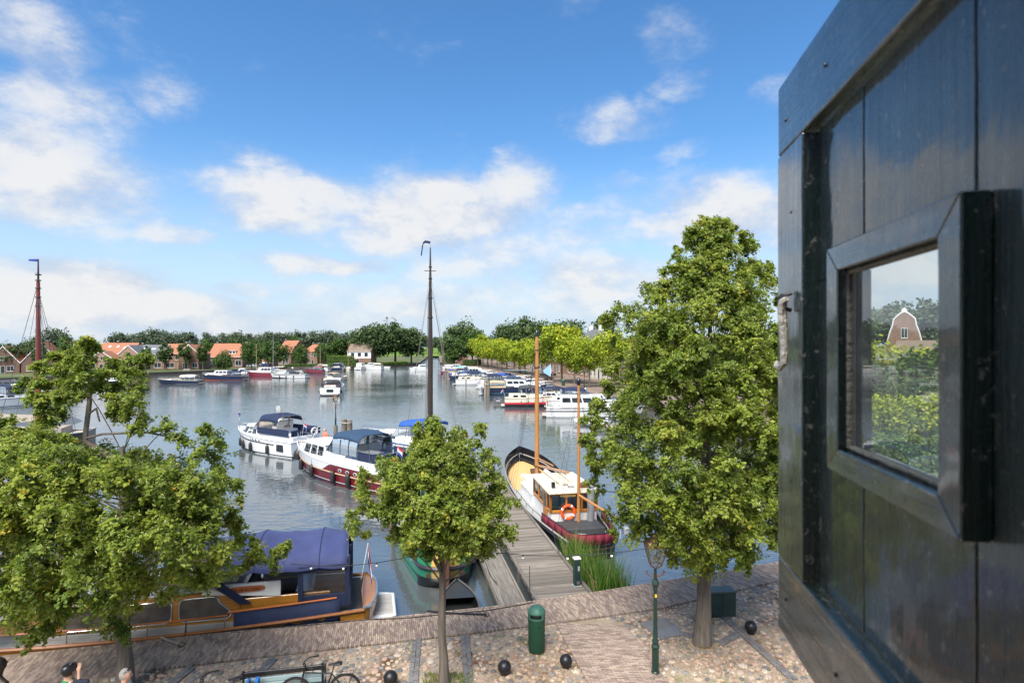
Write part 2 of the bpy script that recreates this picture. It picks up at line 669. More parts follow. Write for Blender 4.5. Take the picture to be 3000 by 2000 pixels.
def wall_mat(name, c1, c2, mortar, sx=4.2, rough=.85, bw=.5, bh=.16):
 "courses of small brick for walls seen from afar"
 m, nt, b = new_mat(name)
 N, L = nt.nodes.new, nt.links.new
 tc = N('ShaderNodeTexCoord')
 sp = N('ShaderNodeSeparateXYZ')
 L(tc.outputs['Object'], sp.inputs[0])
 ad = N('ShaderNodeMath'); ad.operation = 'ADD'
 L(sp.outputs[0], ad.inputs[0]); L(sp.outputs[1], ad.inputs[1])
 cb = N('ShaderNodeCombineXYZ')
 L(ad.outputs[0], cb.inputs[0]); L(sp.outputs[2], cb.inputs[1])
 br = N('ShaderNodeTexBrick')
 br.inputs['Scale'].default_value = sx
 br.inputs['Color1'].default_value = tuple(c1) + (1,)
 br.inputs['Color2'].default_value = tuple(c2) + (1,)
 br.inputs['Mortar'].default_value = tuple(mortar) + (1,)
 br.inputs['Mortar Size'].default_value = .012
 br.inputs['Brick Width'].default_value = bw * 2
 br.inputs['Row Height'].default_value = bh * 2
 L(cb.outputs[0], br.inputs['Vector'])
 n = N('ShaderNodeTexNoise')
 n.inputs['Scale'].default_value = .9
 n.inputs['Detail'].default_value = 6
 L(tc.outputs['Object'], n.inputs['Vector'])
 mr = N('ShaderNodeMapRange')
 mr.inputs['To Min'].default_value = .7
 mr.inputs['To Max'].default_value = 1.3
 L(n.outputs[0], mr.inputs['Value'])
 mu = N('ShaderNodeVectorMath'); mu.operation = 'SCALE'
 L(br.outputs['Color'], mu.inputs[0]); L(mr.outputs[0], mu.inputs['Scale'])
 L(mu.outputs[0], b.inputs['Base Color'])
 b.inputs['Roughness'].default_value = rough
 return m

WATER = water_mat()
SOIL = ground_mat('sandy_soil', [(.34, (.12, .06, .03)), (.43, (.28, .22, .155)), (.62, (.36, .30, .225)), (.72, (.14, .16, .045))], 1.1)
MEADOW = ground_mat('meadow', [(.3, (.06, .12, .015)), (.5, (.10, .19, .02)), (.7, (.28, .25, .09))], .02, fine=1.2)
LAWN = ground_mat('bank_ground', [(.3, (.045, .08, .02)), (.48, (.075, .11, .03)), (.6, (.17, .14, .10)), (.75, (.22, .19, .15))], .09, fine=3)
STREET = ground_mat('street_paving', [(.3, (.15, .115, .09)), (.5, (.21, .155, .12)), (.7, (.26, .21, .17))], .35, fine=6)
QUAYWALL = wall_mat('quay_wall_brick', (.07, .055, .045), (.11, .08, .065), (.10, .095, .085), 3)
o = MB().quad((-1500, -200, 0), (1500, -200, 0), (1500, 1200, 0), (-1500, 1200, 0)).build('water', WATER)
tag(o, 'rippled dark harbour water mirroring the cloudy sky', 'water', kind='structure')

EDGE = [(-44, 7.2), (-20, 13.25), (-13.3, 15.1), (-7.8, 16.42), (-3.5, 17.3), (-.2, 18.1), (2.7, 19.05), (9.9, 21.7), (20, 25.5), (28, 30)]
INNER = [(-44, 5.0), (-18, 12.1), (-11.3, 13.87), (-6.6, 15.06), (-3.4, 15.8), (-.96, 16.36), (2.4, 17.25), (4.58, 17.88), (9.16, 20.0), (20, 23.6), (28, 27)]
RIGHT = [(28, 30), (24, 57), (14, 97), (-12.8, 204), (-35.5, 289), (-61, 486)]
LEFT = [(-190, 95), (-128.8, 146.7), (-111, 177.5), (-87, 225), (-67, 232), (-44, 273), (-70, 486)]

def land(name, poly, z, m, label, cat):
 b = MB()
 b.add([(x, y, z) for x, y in poly], (tuple(range(len(poly))),))
 return tag(b.build(name, m), label, cat, kind='structure')

def ccw(p):
 a = sum(p[i][0] * p[(i + 1) % len(p)][1] - p[(i + 1) % len(p)][0] * p[i][1] for i in range(len(p)))
 return p if a > 0 else p[::-1]

land('quay_ground', ccw(EDGE + [(70, -30), (-70, -30)]), .745, SOIL, 'sandy quay ground with leaf litter between cobbles', 'ground')
land('right_bank_ground', ccw(RIGHT + [(-58, 1100), (1300, 1100), (1300, -30), (70.01, -30)]), .9, STREET, 'paved ground along the tree lined bank', 'ground')
land('left_bank_ground', ccw(LEFT + [(-72, 1100), (-1300, 1100), (-1300, 95)]), .9, LAWN, 'ground of the far bank under the brick houses', 'ground')
land('meadow', [(-3000, 487), (3000, 487), (3000, 5000), (-3000, 5000)], .93, MEADOW, 'flat green meadow beyond the canal mouth', 'meadow')

def quay_wall(pts, z, name, label, cope=.35):
 w, c = MB(), MB()
 for (a, b) in zip(pts[:-1], pts[1:]):
  w.quad((a[0], a[1], -.6), (b[0], b[1], -.6), (b[0], b[1], z - .1), (a[0], a[1], z - .1))
  d = (Vector(b) - Vector(a)).normalized()
  nrm = Vector((-d.y, d.x))
  for s in (1, -1):
   pass
  P = []
  for zz in (z - .12, z + .01):
   P += [(a[0] - nrm.x * .04, a[1] - nrm.y * .04, zz), (b[0] - nrm.x * .04, b[1] - nrm.y * .04, zz),
                  (b[0] + nrm.x * cope, b[1] + nrm.y * cope, zz), (a[0] + nrm.x * cope, a[1] + nrm.y * cope, zz)]
  c.hexa(P)
 t = thing(name, label, 'quay wall')
 t['kind'] = 'structure'
 w.build('wall_face', QUAYWALL, t)
 c.build('coping', mat('coping_stone', (.17, .145, .12), .9, bump=.3, bscale=20), t)

quay_wall([p for p in RIGHT], .9, 'right_quay_wall', 'brick quay wall below the tree lined street', -.4)
quay_wall([p for p in LEFT], .9, 'left_quay_wall', 'dark brick quay wall before the far houses', .4)

# near quay wall: face only, the paving comes to its edge
w = MB()
for a, b in zip(EDGE[:-1], EDGE[1:]):
 w.quad((a[0], a[1], -.6), (b[0], b[1], -.6), (b[0], b[1], .742), (a[0], a[1], .742))
tag(w.build('near_quay_wall', QUAYWALL), 'mossy brick face of the near quay above the water', 'quay wall', kind='structure')

# ------------------------------------------------ brick strip, brick path and cobbles
BRICK = tint_mat('clinker_brick', [(0, (.20, .148, .12)), (.3, (.27, .20, .162)), (.6, (.325, .248, .20)), (.9, (.385, .305, .24)), (1, (.47, .37, .25))], .85, .4, 60)
STONE = tint_mat('field_stone', [(0, (.13, .13, .135)), (.2, (.23, .215, .20)), (.45, (.37, .255, .20)), (.75, (.42, .315, .235)), (1, (.46, .40, .33))], .8, .5, 28)
MOSSJ = ground_mat('joint_sand', [(.35, (.10, .08, .06)), (.55, (.16, .125, .095)), (.7, (.11, .12, .04))], 1.6)

def poly_at(P, s):
 i = min(int(s), len(P) - 2)
 t = s - i
 return Vector(P[i]) * (1 - t) + Vector(P[i + 1]) * t

def resample(P, n):
 d = [0]
 for a, b in zip(P[:-1], P[1:]):
  d.append(d[-1] + (Vector(b) - Vector(a)).length)
 out = []
 for i in range(n):
  s = d[-1] * i / (n - 1)
  k = max(j for j in range(len(d)) if d[j] <= s + 1e-9)
  k = min(k, len(P) - 2)
  t = (s - d[k]) / (d[k + 1] - d[k])
  out.append(Vector(P[k]).lerp(Vector(P[k + 1]), t))
 return out

def in_view(x, y, pad=60):
 if y < 9.5:
  return False
 px = 1500 + F * x / y
 py = HOR + F * (CAMZ - .8) / y
 return -pad < px < 2420 + pad and py < 2000 + pad

def brick_box(c, ux, uy, l, w, h, z):
 a, b = ux * (l * .5), uy * (w * .5)
 c = Vector(c)
 P = [c - a - b, c + a - b, c + a + b, c - a + b]
 k = .985
 return [(p.x, p.y, z - h) for p in P] + [(c.x + (p.x - c.x) * k, c.y + (p.y - c.y) * k, z) for p in P]
BF = ((4, 5, 6, 7), (0, 1, 5, 4), (1, 2, 6, 5), (2, 3, 7, 6), (3, 0, 4, 7))

bricks = []            # (centre, long axis, length, width, z, tint)
NS = 1400
eo, ei = resample(EDGE, NS), resample(INNER, NS)
# the two borders run nearly parallel: walk along the outer one, cut each course towards the inner one
def inner_hit(p, n):
 best = None
 for a, b in zip(INNER[:-1], INNER[1:]):
  a, b = Vector(a), Vector(b)
  e = b - a
  den = n.x * e.y - n.y * e.x
  if abs(den) < 1e-9:
   continue
  q = a - p
  t = (q.x * e.y - q.y * e.x) / den
  u = (q.x * n.y - q.y * n.x) / den
  if 0 <= u <= 1 and t > 0 and (best is None or t < best):
   best = t
 return best
length = sum((Vector(b) - Vector(a)).length for a, b in zip(EDGE[:-1], EDGE[1:]))
ncol = int(length / .056)
cols = resample(EDGE, ncol)
for i in range(1, ncol - 1):
 p = cols[i]
 if not in_view(p.x, p.y - 1.0, 120):
  continue
 d = (cols[i + 1] - cols[i - 1]).normalized()
 dm = (cols[min(ncol - 1, i + 40)] - cols[max(0, i - 40)]).normalized()
 n = Vector((dm.y, -dm.x))
 T = inner_hit(p, n)
 if not T:
  continue
 T = min(T, 2.6)
 # header course on edge, then stretchers running back from the water
 bricks.append((p + n * .055, n, .10, .05, .805 + random.uniform(-.004, .004), random.random()))
 t = .112 - (.105 if i % 2 else 0)
 while t < T - .02:
  a, b = max(t, .112), min(t + .205, T)
  if b - a > .05:
   q = p + n * ((a + b) * .5)
   if in_view(q.x, q.y, 90):
    bricks.append((q, n, b - a - .007, .0495, .8 + random.uniform(-.005, .004), random.random()))
  t += .21
# path across the cobbles, bricks lying across it
PATH_L = (Vector(gp(1628, 1823)), Vector(gp(1740, 2030)))
PATH_R = (Vector(gp(1836, 1832)), Vector(gp(1985, 2030)))
npth = int(((PATH_L[1] - PATH_L[0]).length) / .057)
for i in range(npth):
 t = i / npth
 a, b = PATH_L[0].lerp(PATH_L[1], t), PATH_R[0].lerp(PATH_R[1], t)
 ux = (b - a).normalized()
 W = (b - a).length
 s = -(.1 if i % 2 else 0) - random.uniform(0, .02)
 while s < W:
  x0, x1 = max(s, 0), min(s + .205, W)
  if x1 - x0 > .04:
   bricks.append((a + ux * ((x0 + x1) * .5), ux, x1 - x0 - .007, .05, .8 + random.uniform(-.005, .004), random.random() * .93))
  s += .21

def path_side(x, y):
 def sd(A, B):
  return (B.x - A.x) * (y - A.y) - (B.y - A.y) * (x - A.x)
 return sd(*PATH_L) > 0 and sd(*PATH_R) < 0
pav = thing('brick_paving', 'pinkish clinker brick walkway along the quay edge', 'paving')
pav['kind'] = 'structure'
bed = MB()
ring = EDGE[1:-1] + INNER[1:-1][::-1]
bed.add([(x, y, .762) for x, y in ccw(ring)], (tuple(range(len(ring))),))
pr_ = [PATH_L[0], PATH_L[1], PATH_R[1], PATH_R[0]]
bed.add([(p.x, p.y, .766) for p in pr_], ((0, 1, 2, 3),))
bed.build('joint_bed', MOSSJ, pav)
def emit_bricks(lst, name):
 b, tn = MB(), []
 for (c, ux, l, w_, z, t) in lst:
  uy = Vector((-ux.y, ux.x))
  b.add(brick_box(c, ux, uy, l, w_, .05, z), BF)
  tn += [t] * 8
 me = b.mesh(name, BRICK)
 set_tint(me, tn)
 return obj(name, me, pav)
bricks.sort(key=lambda q: q[0].y - (0 if in_view(q[0].x, q[0].y, 0) else -100))
_protos = []
for k in range(8):
 b = MB().add(brick_box((0, 0), Vector((1, 0)), Vector((0, 1)), 1, 1, .05, 0), BF)
 me = b.mesh('brick', BRICK)
 set_tint(me, [k / 7.8] * 8)
 _protos.append(me)
for (c, ux, l, w_, z, t) in bricks[:300]:
 o = obj('brick', _protos[min(7, int(t * 8))], pav)
 o.location = (c.x, c.y, z)
 o.rotation_euler = (0, 0, math.atan2(ux.y, ux.x))
 o.scale = (l, w_, 1)
o = emit_bricks(bricks[300:], 'brick_courses')
o['kind'] = 'stuff'

# cobbles
PIT_M = (Vector((-1.55, 13.75)), .62)
TREE_R = Vector((5.15, 15.8))
PLATE = [Vector(gp(*q)) for q in ((1873, 1822), (1953, 1806), (2007, 1854), (1936, 1870))]
def in_poly(x, y, P):
 s = 0
 for i in range(len(P)):
  a, b = P[i], P[(i + 1) % len(P)]
  c = (b.x - a.x) * (y - a.y) - (b.y - a.y) * (x - a.x)
  s += 1 if c > 0 else -1
 return abs(s) == len(P)
def inner_y(x):
 for a, b in zip(INNER[:-1], INNER[1:]):
  if a[0] <= x <= b[0]:
   return a[1] + (b[1] - a[1]) * (x - a[0]) / (b[0] - a[0])
 return 0
setts = []
for (A, B) in ((gp(1222, 1862), gp(1206, 2040)), (gp(1362, 1856), gp(1376, 2040)), (gp(800, 1925), gp(690, 2040)), (gp(560, 1950), gp(440, 2050)), (gp(1990, 1850), gp(2110, 1880)), (gp(2110, 1880), gp(2165, 1850)), (gp(2120, 1800), gp(2330, 1990))):
 A, B = Vector(A), Vector(B)
 d = (B - A).normalized()
 n_ = int((B - A).length / .125)
 for i in range(n_):
  for k in (0, 1):
   setts.append((A + d * (i * .125 + .06 * k) + Vector((-d.y, d.x)) * (k * .12 - .06), d))
stones = []
occ = {}
def free(x, y, r):
 gx, gy = int(x / .16), int(y / .16)
 for i in range(gx - 2, gx + 3):
  for j in range(gy - 2, gy + 3):
   for (a, b, q) in occ.get((i, j), ()):
    if (a - x) ** 2 + (b - y) ** 2 < (q + r) ** 2 * .72:
     return False
 return True
for (p, d) in setts:
 occ.setdefault((int(p.x / .16), int(p.y / .16)), []).append((p.x, p.y, .06))
rs = random.Random(3)
for rad, cnt in ((.11, 900), (.09, 4500), (.075, 12000), (.06, 18000), (.045, 17000)):
 for _ in range(cnt):
  x, y = rs.uniform(-12.5, 13), rs.uniform(11.6, 21)
  if not in_view(x, y, 40) or y > inner_y(x) - rad * .9:
   continue
  if path_side(x, y) and y < 17.2:
   continue
  if abs(x - PIT_M[0].x) < PIT_M[1] and abs(y - PIT_M[0].y) < PIT_M[1]:
   continue
  if in_poly(x, y, PLATE) or (Vector((x, y)) - TREE_R).length < .42:
   continue
  # worn, sanded-over stretches
  from_noise = math.sin(x * .9 + 1.3) * math.sin(y * 1.1 + x * .35)
  if rad < .085 and from_noise > .72 and x > 4:
   continue
  r_ = rad * rs.uniform(.85, 1.12)
  if free(x, y, r_):
   occ.setdefault((int(x / .16), int(y / .16)), []).append((x, y, r_))
   stones.append((x, y, r_, rs.uniform(.6, 1.0), rs.uniform(0, math.pi), rs.random(), rs.uniform(.28, .5)))

def dome(nr=7, seed=0):
 rr = random.Random(seed)
 prof = [(1.0, -.35), (1.03, .1), (.9, .4), (.55, .56)]
 jit = [rr.uniform(.72, 1.16) for _ in range(nr)]
 V = []
 for (r_, z) in prof:
  for j in range(nr):
   a = 2 * math.pi * j / nr
   V.append((r_ * jit[j] * math.cos(a), r_ * jit[j] * math.sin(a), z + rr.uniform(-.03, .03)))
 V.append((rr.uniform(-.1, .1), rr.uniform(-.1, .1), .62))
 Fc = []
 for i in range(len(prof) - 1):
  for j in range(nr):
   k = (j + 1) % nr
   Fc.append((i * nr + j, i * nr + k, (i + 1) * nr + k, (i + 1) * nr + j))
 t = len(V) - 1
 for j in range(nr):
  Fc.append((t - nr + j, t - nr + (j + 1) % nr, t))
 return V, Fc
DOMES = [dome(7, s) for s in range(6)]
cob = thing('cobble_paving', 'rounded pink and grey field cobbles bedded in sand', 'paving')
cob['kind'] = 'structure'
cbm = []
for k in range(6):
 for tt in range(6):
  b = MB().add(*DOMES[k])
  me = b.mesh('cobble', STONE, True, 60)
  set_tint(me, [tt / 5] * len(me.vertices))
  cbm.append(me)
stones.sort(key=lambda q: q[1] - (0 if in_view(q[0], q[1], -10) else -100))
for i, (x, y, r_, e, a, t, h) in enumerate(stones[:300]):
 o = obj('cobble', cbm[(i % 6) * 6 + min(5, int(t * 6))], cob)
 o.location = (x, y, .755)
 o.rotation_euler = (0, 0, a)
 o.scale = (r_, r_ * e, r_ * h)
b, tn = MB(), []
for i, (x, y, r_, e, a, t, h) in enumerate(stones[300:]):
 V, Fc = DOMES[i % 6]
 ca, sa = math.cos(a), math.sin(a)
 b.add([(x + ca * v[0] * r_ - sa * v[1] * r_ * e, y + sa * v[0] * r_ + ca * v[1] * r_ * e, .755 + v[2] * r_ * h) for v in V], Fc)
 tn += [t] * len(V)
me = b.mesh('cobbles', STONE, True, 60)
set_tint(me, tn)
obj('cobbles', me, cob)['kind'] = 'stuff'
b, tn = MB(), []
for (p, d) in setts:
 b.add(brick_box(p, d, Vector((-d.y, d.x)), random.uniform(.1, .12), random.uniform(.1, .125), .06, .785 + random.uniform(-.01, .01)), BF)
 tn += [random.uniform(0, .12)] * 8
me = b.mesh('sett_rows', STONE)
set_tint(me, tn)
obj('sett_rows', me, cob)['kind'] = 'stuff'

# steel hatch
hp = thing('steel_hatch', 'flat grey steel hatch cover among the cobbles behind the lamp post', 'hatch')
b = MB()
b.add([(p.x, p.y, .70) for p in PLATE] + [(p.x, p.y, .79) for p in PLATE], ((3, 2, 1, 0), (4, 5, 6, 7), (0, 1, 5, 4), (1, 2, 6, 5), (2, 3, 7, 6), (3, 0, 4, 7))[:])
if (PLATE[1] - PLATE[0]).cross(PLATE[2] - PLATE[1]) < 0:
 b.f = [tuple(reversed(f)) for f in b.f]
HATCHM = mat('checker_steel', (.23, .225, .215), .5, .35, var=.2, scale=3, bump=.3, bscale=50)
b.build('cover_plate', HATCHM, hp)
b = MB()
for i in range(15):
 t = (i + .5) / 15 * .5
 a_, c_ = PLATE[0].lerp(PLATE[3], t), PLATE[1].lerp(PLATE[2], t)
 b.tube([(a_.lerp(c_, .04).x, a_.lerp(c_, .04).y, .791), (a_.lerp(c_, .96).x, a_.lerp(c_, .96).y, .791)], .007, 4)
b.build('tread_ribs', HATCHM, hp)

# ------------------------------------------------ grass in pits and joints
GRASS = tint_mat('grass_blades', [(0, (.06, .12, .015)), (.6, (.12, .2, .03)), (1, (.3, .22, .06))], .8, 0, trans=.3)
def blades(name, pts, hmin, hmax, wid, m, lean=.35, z=.76, seg=1):
 V, tn = [], []
 for (x, y) in pts:
  h = random.uniform(hmin, hmax)
  a = random.uniform(0, 2 * math.pi)
  w_ = wid * random.uniform(.7, 1.2)
  dx, dy = math.cos(a) * w_, math.sin(a) * w_
  lx, ly = random.gauss(0, lean) * h, random.gauss(0, lean) * h
  p0, p1 = (x - dx, y - dy, z), (x + dx, y + dy, z)
  q0, q1 = (x + lx * .4 - dx * .8, y + ly * .4 - dy * .8, z + h * .6), (x + lx * .4 + dx * .8, y + ly * .4 + dy * .8, z + h * .6)
  t0, t1 = (x + lx - dx * .1, y + ly - dy * .1, z + h), (x + lx + dx * .1, y + ly + dy * .1, z + h)
  V += [p0, p1, q1, q0, q0, q1, t1, t0]
  t = random.random()
  tn += [t, t]
 return np_mesh(name, V, 4, m, tn)
pts = [(PIT_M[0].x + random.uniform(-.6, .6), PIT_M[0].y + random.uniform(-.6, .6)) for _ in range(1800)]
tag(obj('grass', blades('grass', pts, .03, .11, .006, GRASS)), 'rough grass in the square tree pit below the slender tree', 'grass', kind='stuff')
pts = []
for _ in range(60):
 x, y = random.uniform(-10, 9), random.uniform(12.5, 19)
 if y < inner_y(x) and in_view(x, y, 0) and not path_side(x, y):
  for _k in range(28):
   pts.append((x + random.gauss(0, .12), y + random.gauss(0, .09)))
for _ in range(250):
 pts.append((5.15 + random.gauss(0, .38), 15.75 + random.gauss(0, .3)))
for (bx_, by_) in (gp(1572, 1902), gp(1478, 1968), gp(1658, 1950), gp(2200, 1850), gp(1144, 2000), gp(1920, 1968), gp(2110, 1812)):
 for _k in range(46):
  a_ = random.uniform(0, 6.28)
  r_ = random.uniform(.15, .34)
  pts.append((bx_ + math.cos(a_) * r_, by_ + math.sin(a_) * r_))
for _k in range(500):                     # a thin fringe along the quay edge and between the courses
 q_ = cols[random.randrange(len(cols))]
 pts.append((q_.x + random.gauss(0, .03), q_.y - abs(random.gauss(0, .03)) - .01))
tag(obj('weeds', blades('weeds', pts, .02, .08, .006, GRASS)), 'short weeds growing in the joints of the cobbles', 'weeds', kind='stuff')
# fallen leaves
LITTER = tint_mat('fallen_leaf', [(0, (.16, .05, .02)), (.5, (.3, .11, .03)), (1, (.36, .24, .10))], .9, 0)
V, tn = [], []
for _ in range(9000):
 k = random.random()
 if k < .55:
  x, y = 5.6 + random.gauss(0, 1.6), 15.0 + random.gauss(0, .9)
 elif k < .8:
  x, y = .3 + random.gauss(0, .9), 14.6 + random.gauss(0, .6)
 else:
  x, y = random.uniform(-10, 10), random.uniform(12.5, 19)
 if y > inner_y(x) + .02 or (path_side(x, y) and random.random() < .9):
  continue
 s = random.uniform(.008, .022)
 a = random.uniform(0, 6.28)
 z = .80 + random.uniform(-.03, .02)
 for q in range(4):
  V.append((x + s * math.cos(a + q * 1.57) * (1 if q % 2 else .6), y + s * math.sin(a + q * 1.57) * (1 if q % 2 else .6), z + random.uniform(0, .01)))
 tn.append(random.random())
tag(obj('fallen_leaves', np_mesh('fallen_leaves', V, 4, LITTER, tn)), 'rust brown fallen leaves and bud scales scattered over the cobbles', 'leaves', kind='stuff')

# ------------------------------------------------ jetties
PLANK = grain_mat('weathered_plank', (.10, .085, .07), (.27, .235, .195), 'x', .9, 2.2, .6, tintvar=.3)
BEAM = grain_mat('weathered_beam', (.09, .08, .068), (.25, .225, .19), 'y', .9, 2.2, .6)
PILE = grain_mat('mooring_pile', (.10, .08, .06), (.28, .24, .19), 'z', .9, 2, .7)
JD = Vector((-.2, 1)).normalized()
JN = Vector((JD.y, -JD.x))           # to the right when walking out
J0 = Vector((1.75, 18.75))
def jetty(name, label, base, w, ln, z, pw, label2=None):
 t = thing(name, label, 'jetty', (base.x, base.y, z), math.atan2(-JD.x, JD.y))
 n = int(ln / pw)
 meshes = []
 for k in range(5):
  b = MB()
  hw = w / 2 + random.uniform(-.03, .03)
  b.box((0, 0, -.02), (hw * 2, pw - .014, .04), rz=random.uniform(-.004, .004))
  meshes.append(b.mesh('plank', PLANK))
 for i in range(n):
  o = obj('plank', meshes[random.randrange(5)], t)
  o.location = (random.uniform(-.015, .015), pw * (i + .5), random.uniform(-.006, .006))
  o.rotation_euler = (0, random.uniform(-.004, .004), random.uniform(-.006, .006))
 for s in (-1, 1):
  for k in range(int(ln / 4) + 1):
   y0, y1 = k * 4.0, min(ln, k * 4.0 + 3.99)
   if y1 - y0 < .3:
    continue
   b = MB().box((s * (w / 2 - .03), (y0 + y1) / 2, .045), (.11, y1 - y0, .075), rz=random.uniform(-.002, .002))
   b.build('edge_beam', BEAM, t, bevel=.012)
   b = MB().box((s * (w / 2 - .1), (y0 + y1) / 2, -.13), (.09, y1 - y0, .16))
   b.build('bearer', BEAM, t)
 for k in range(int(ln / 3.2) + 1):
  for s in (-1, 1):
   b = MB().lathe([(.1, -1.6), (.1, -.06)], 10, (s * (w / 2 - .22), .5 + k * 3.2, 0))
   b.build('pile', PILE, t, True)
 return t
jetty('jetty', 'long weathered grey plank jetty running out beside the white barge', J0, 1.95, 18.4, .62, .152)
# narrow gangway with boards laid lengthwise
gw = thing('gangway', 'narrow grey plank walkway low beside the long jetty', 'jetty', (.06, 18.55, .45), math.atan2(-JD.x, JD.y))
for i in range(4):
 b = MB().box((-.3 + i * .205, 3.3, -.02), (.196, 6.6, .045))
 b.build('board', BEAM, gw)
for s in (-1, 1):
 MB().box((s * .44, 3.3, .0), (.07, 6.5, .16)).build('edge_beam', BEAM, gw, bevel=.01)
for k in range(3):
 for s in (-1, 1):
  MB().lathe([(.08, -1.4), (.08, -.05)], 8, (s * .33, .6 + k * 2.6, 0)).build('pile', PILE, gw, True)

# reeds beside the jetty
REED = tint_mat('reed_blades', [(0, (.03, .10, .008)), (.5, (.07, .2, .015)), (.78, (.16, .27, .04)), (.86, (.30, .26, .10)), (1, (.36, .29, .14))], .6, 0, trans=.25, nvar=.2)
pts = []
while len(pts) < 1500:
 u, v = random.random(), random.random()
 y = 19.45 + 3.6 * v
 xl = 2.72 - .2 * (y - 19.15) + .12
 xr = xl + (1.35 if y < 21 else 1.35 * (1 - (y - 21) / 2.3)) * (1 if y > 19.8 else .9)
 x = xl + (xr - xl) * u ** 1.15
 edge = 19.05 + (x - 2.7) * .37
 if y > edge + .15:
  pts.append((x, y))
tag(obj('reeds', blades('reeds', pts, .8, 1.75, .011, REED, .17, -.05)), 'tall bright green reeds in the water between jetty and barge', 'reeds', kind='stuff')
# ================================================================== trees
BARK = grain_mat('bark', (.075, .06, .045), (.20, .17, .135), 'z', .95, 1.3, 1.0)
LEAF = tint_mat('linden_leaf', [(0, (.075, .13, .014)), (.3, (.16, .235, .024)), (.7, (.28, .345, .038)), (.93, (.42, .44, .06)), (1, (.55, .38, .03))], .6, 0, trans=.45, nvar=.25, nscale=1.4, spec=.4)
BRACT = tint_mat('linden_bract', [(0, (.34, .38, .11)), (1, (.54, .53, .24))], .7, 0, trans=.35, nvar=.15)
LOCUST = tint_mat('yellow_green_leaf', [(0, (.16, .23, .016)), (.4, (.30, .38, .025)), (.8, (.47, .50, .035)), (1, (.6, .52, .03))], .6, 0, trans=.35, nvar=.3, nscale=.5)
OAK = tint_mat('dark_green_leaf', [(0, (.045, .08, .028)), (.5, (.085, .135, .042)), (1, (.15, .20, .065))], .65, 0, trans=.2, nvar=.35, nscale=.3)
MIDG = tint_mat('mid_green_leaf', [(0, (.036, .075, .016)), (.5, (.075, .135, .026)), (1, (.14, .20, .045))], .65, 0, trans=.25, nvar=.3, nscale=.3)
HAZYG = tint_mat('hazed_green_leaf', [(0, (.075, .11, .07)), (.5, (.11, .15, .085)), (1, (.16, .20, .11))], .7, 0, trans=.2, nvar=.35, nscale=.2)  # far foliage: the haze of distance is mixed into this leaf colour
HEDGE = tint_mat('hedge_leaf', [(0, (.05, .10, .012)), (.5, (.09, .16, .02)), (1, (.15, .22, .03))], .65, 0, trans=.2, nvar=.3, nscale=.5)

def leaf_quads(C, Nn, size, aspect=.8, droop=.0, rng=RNG):
 "C centres (k,3), Nn normals, size (k,): folded leaf-shaped faces"
 k = len(C)
 Nn = Nn / np.linalg.norm(Nn, axis=1, keepdims=True)
 rnd = rng.normal(size=(k, 3))
 T = np.cross(Nn, rnd)
 T /= np.linalg.norm(T, axis=1, keepdims=True) + 1e-9
 if droop:
  T = T + np.array([0, 0, -droop])
  T -= Nn * np.sum(T * Nn, axis=1, keepdims=True)
  T /= np.linalg.norm(T, axis=1, keepdims=True) + 1e-9
 B = np.cross(Nn, T)
 s = size[:, None]
 base = C - T * s * .5
 tip = C + T * s * .55 - Nn * s * .12
 l = C + B * s * .5 * aspect - T * s * .12 + Nn * s * .1
 r_ = C - B * s * .5 * aspect - T * s * .12 + Nn * s * .1
 return np.stack([base, r_, tip, l], axis=1).reshape(-1, 3)

def clump_leaves(lobes, per, size, rng, flat=.85, outward=.55, up=.45, shell=.5):
 Cs, Ns, Ts = [], [], []
 for (c, r_, k) in lobes:
  n = max(4, int(per * k))
  d = rng.normal(size=(n, 3))
  d /= np.linalg.norm(d, axis=1, keepdims=True)
  rad = r_ * (shell + (1.06 - shell) * rng.random(n) ** .6)
  p = np.array(c) + d * rad[:, None] * np.array([1, 1, flat])
  # ragged: small sub-tufts pull the leaves into sprays
  j = rng.normal(size=(max(3, n // 16), 3)) * r_ * .26
  p += j[rng.integers(0, len(j), n)]
  nn = d * outward + np.array([0, 0, up]) + rng.normal(size=(n, 3)) * .55
  Cs.append(p); Ns.append(nn)
  Ts.append(np.clip(.34 + .20 * d[:, 2] + rng.normal(size=n) * .2 + rng.normal() * .13, 0, 1))  # tint rises towards lobe tops: light from above put into the leaf colour
 return np.concatenate(Cs), np.concatenate(Ns), np.concatenate(Ts)

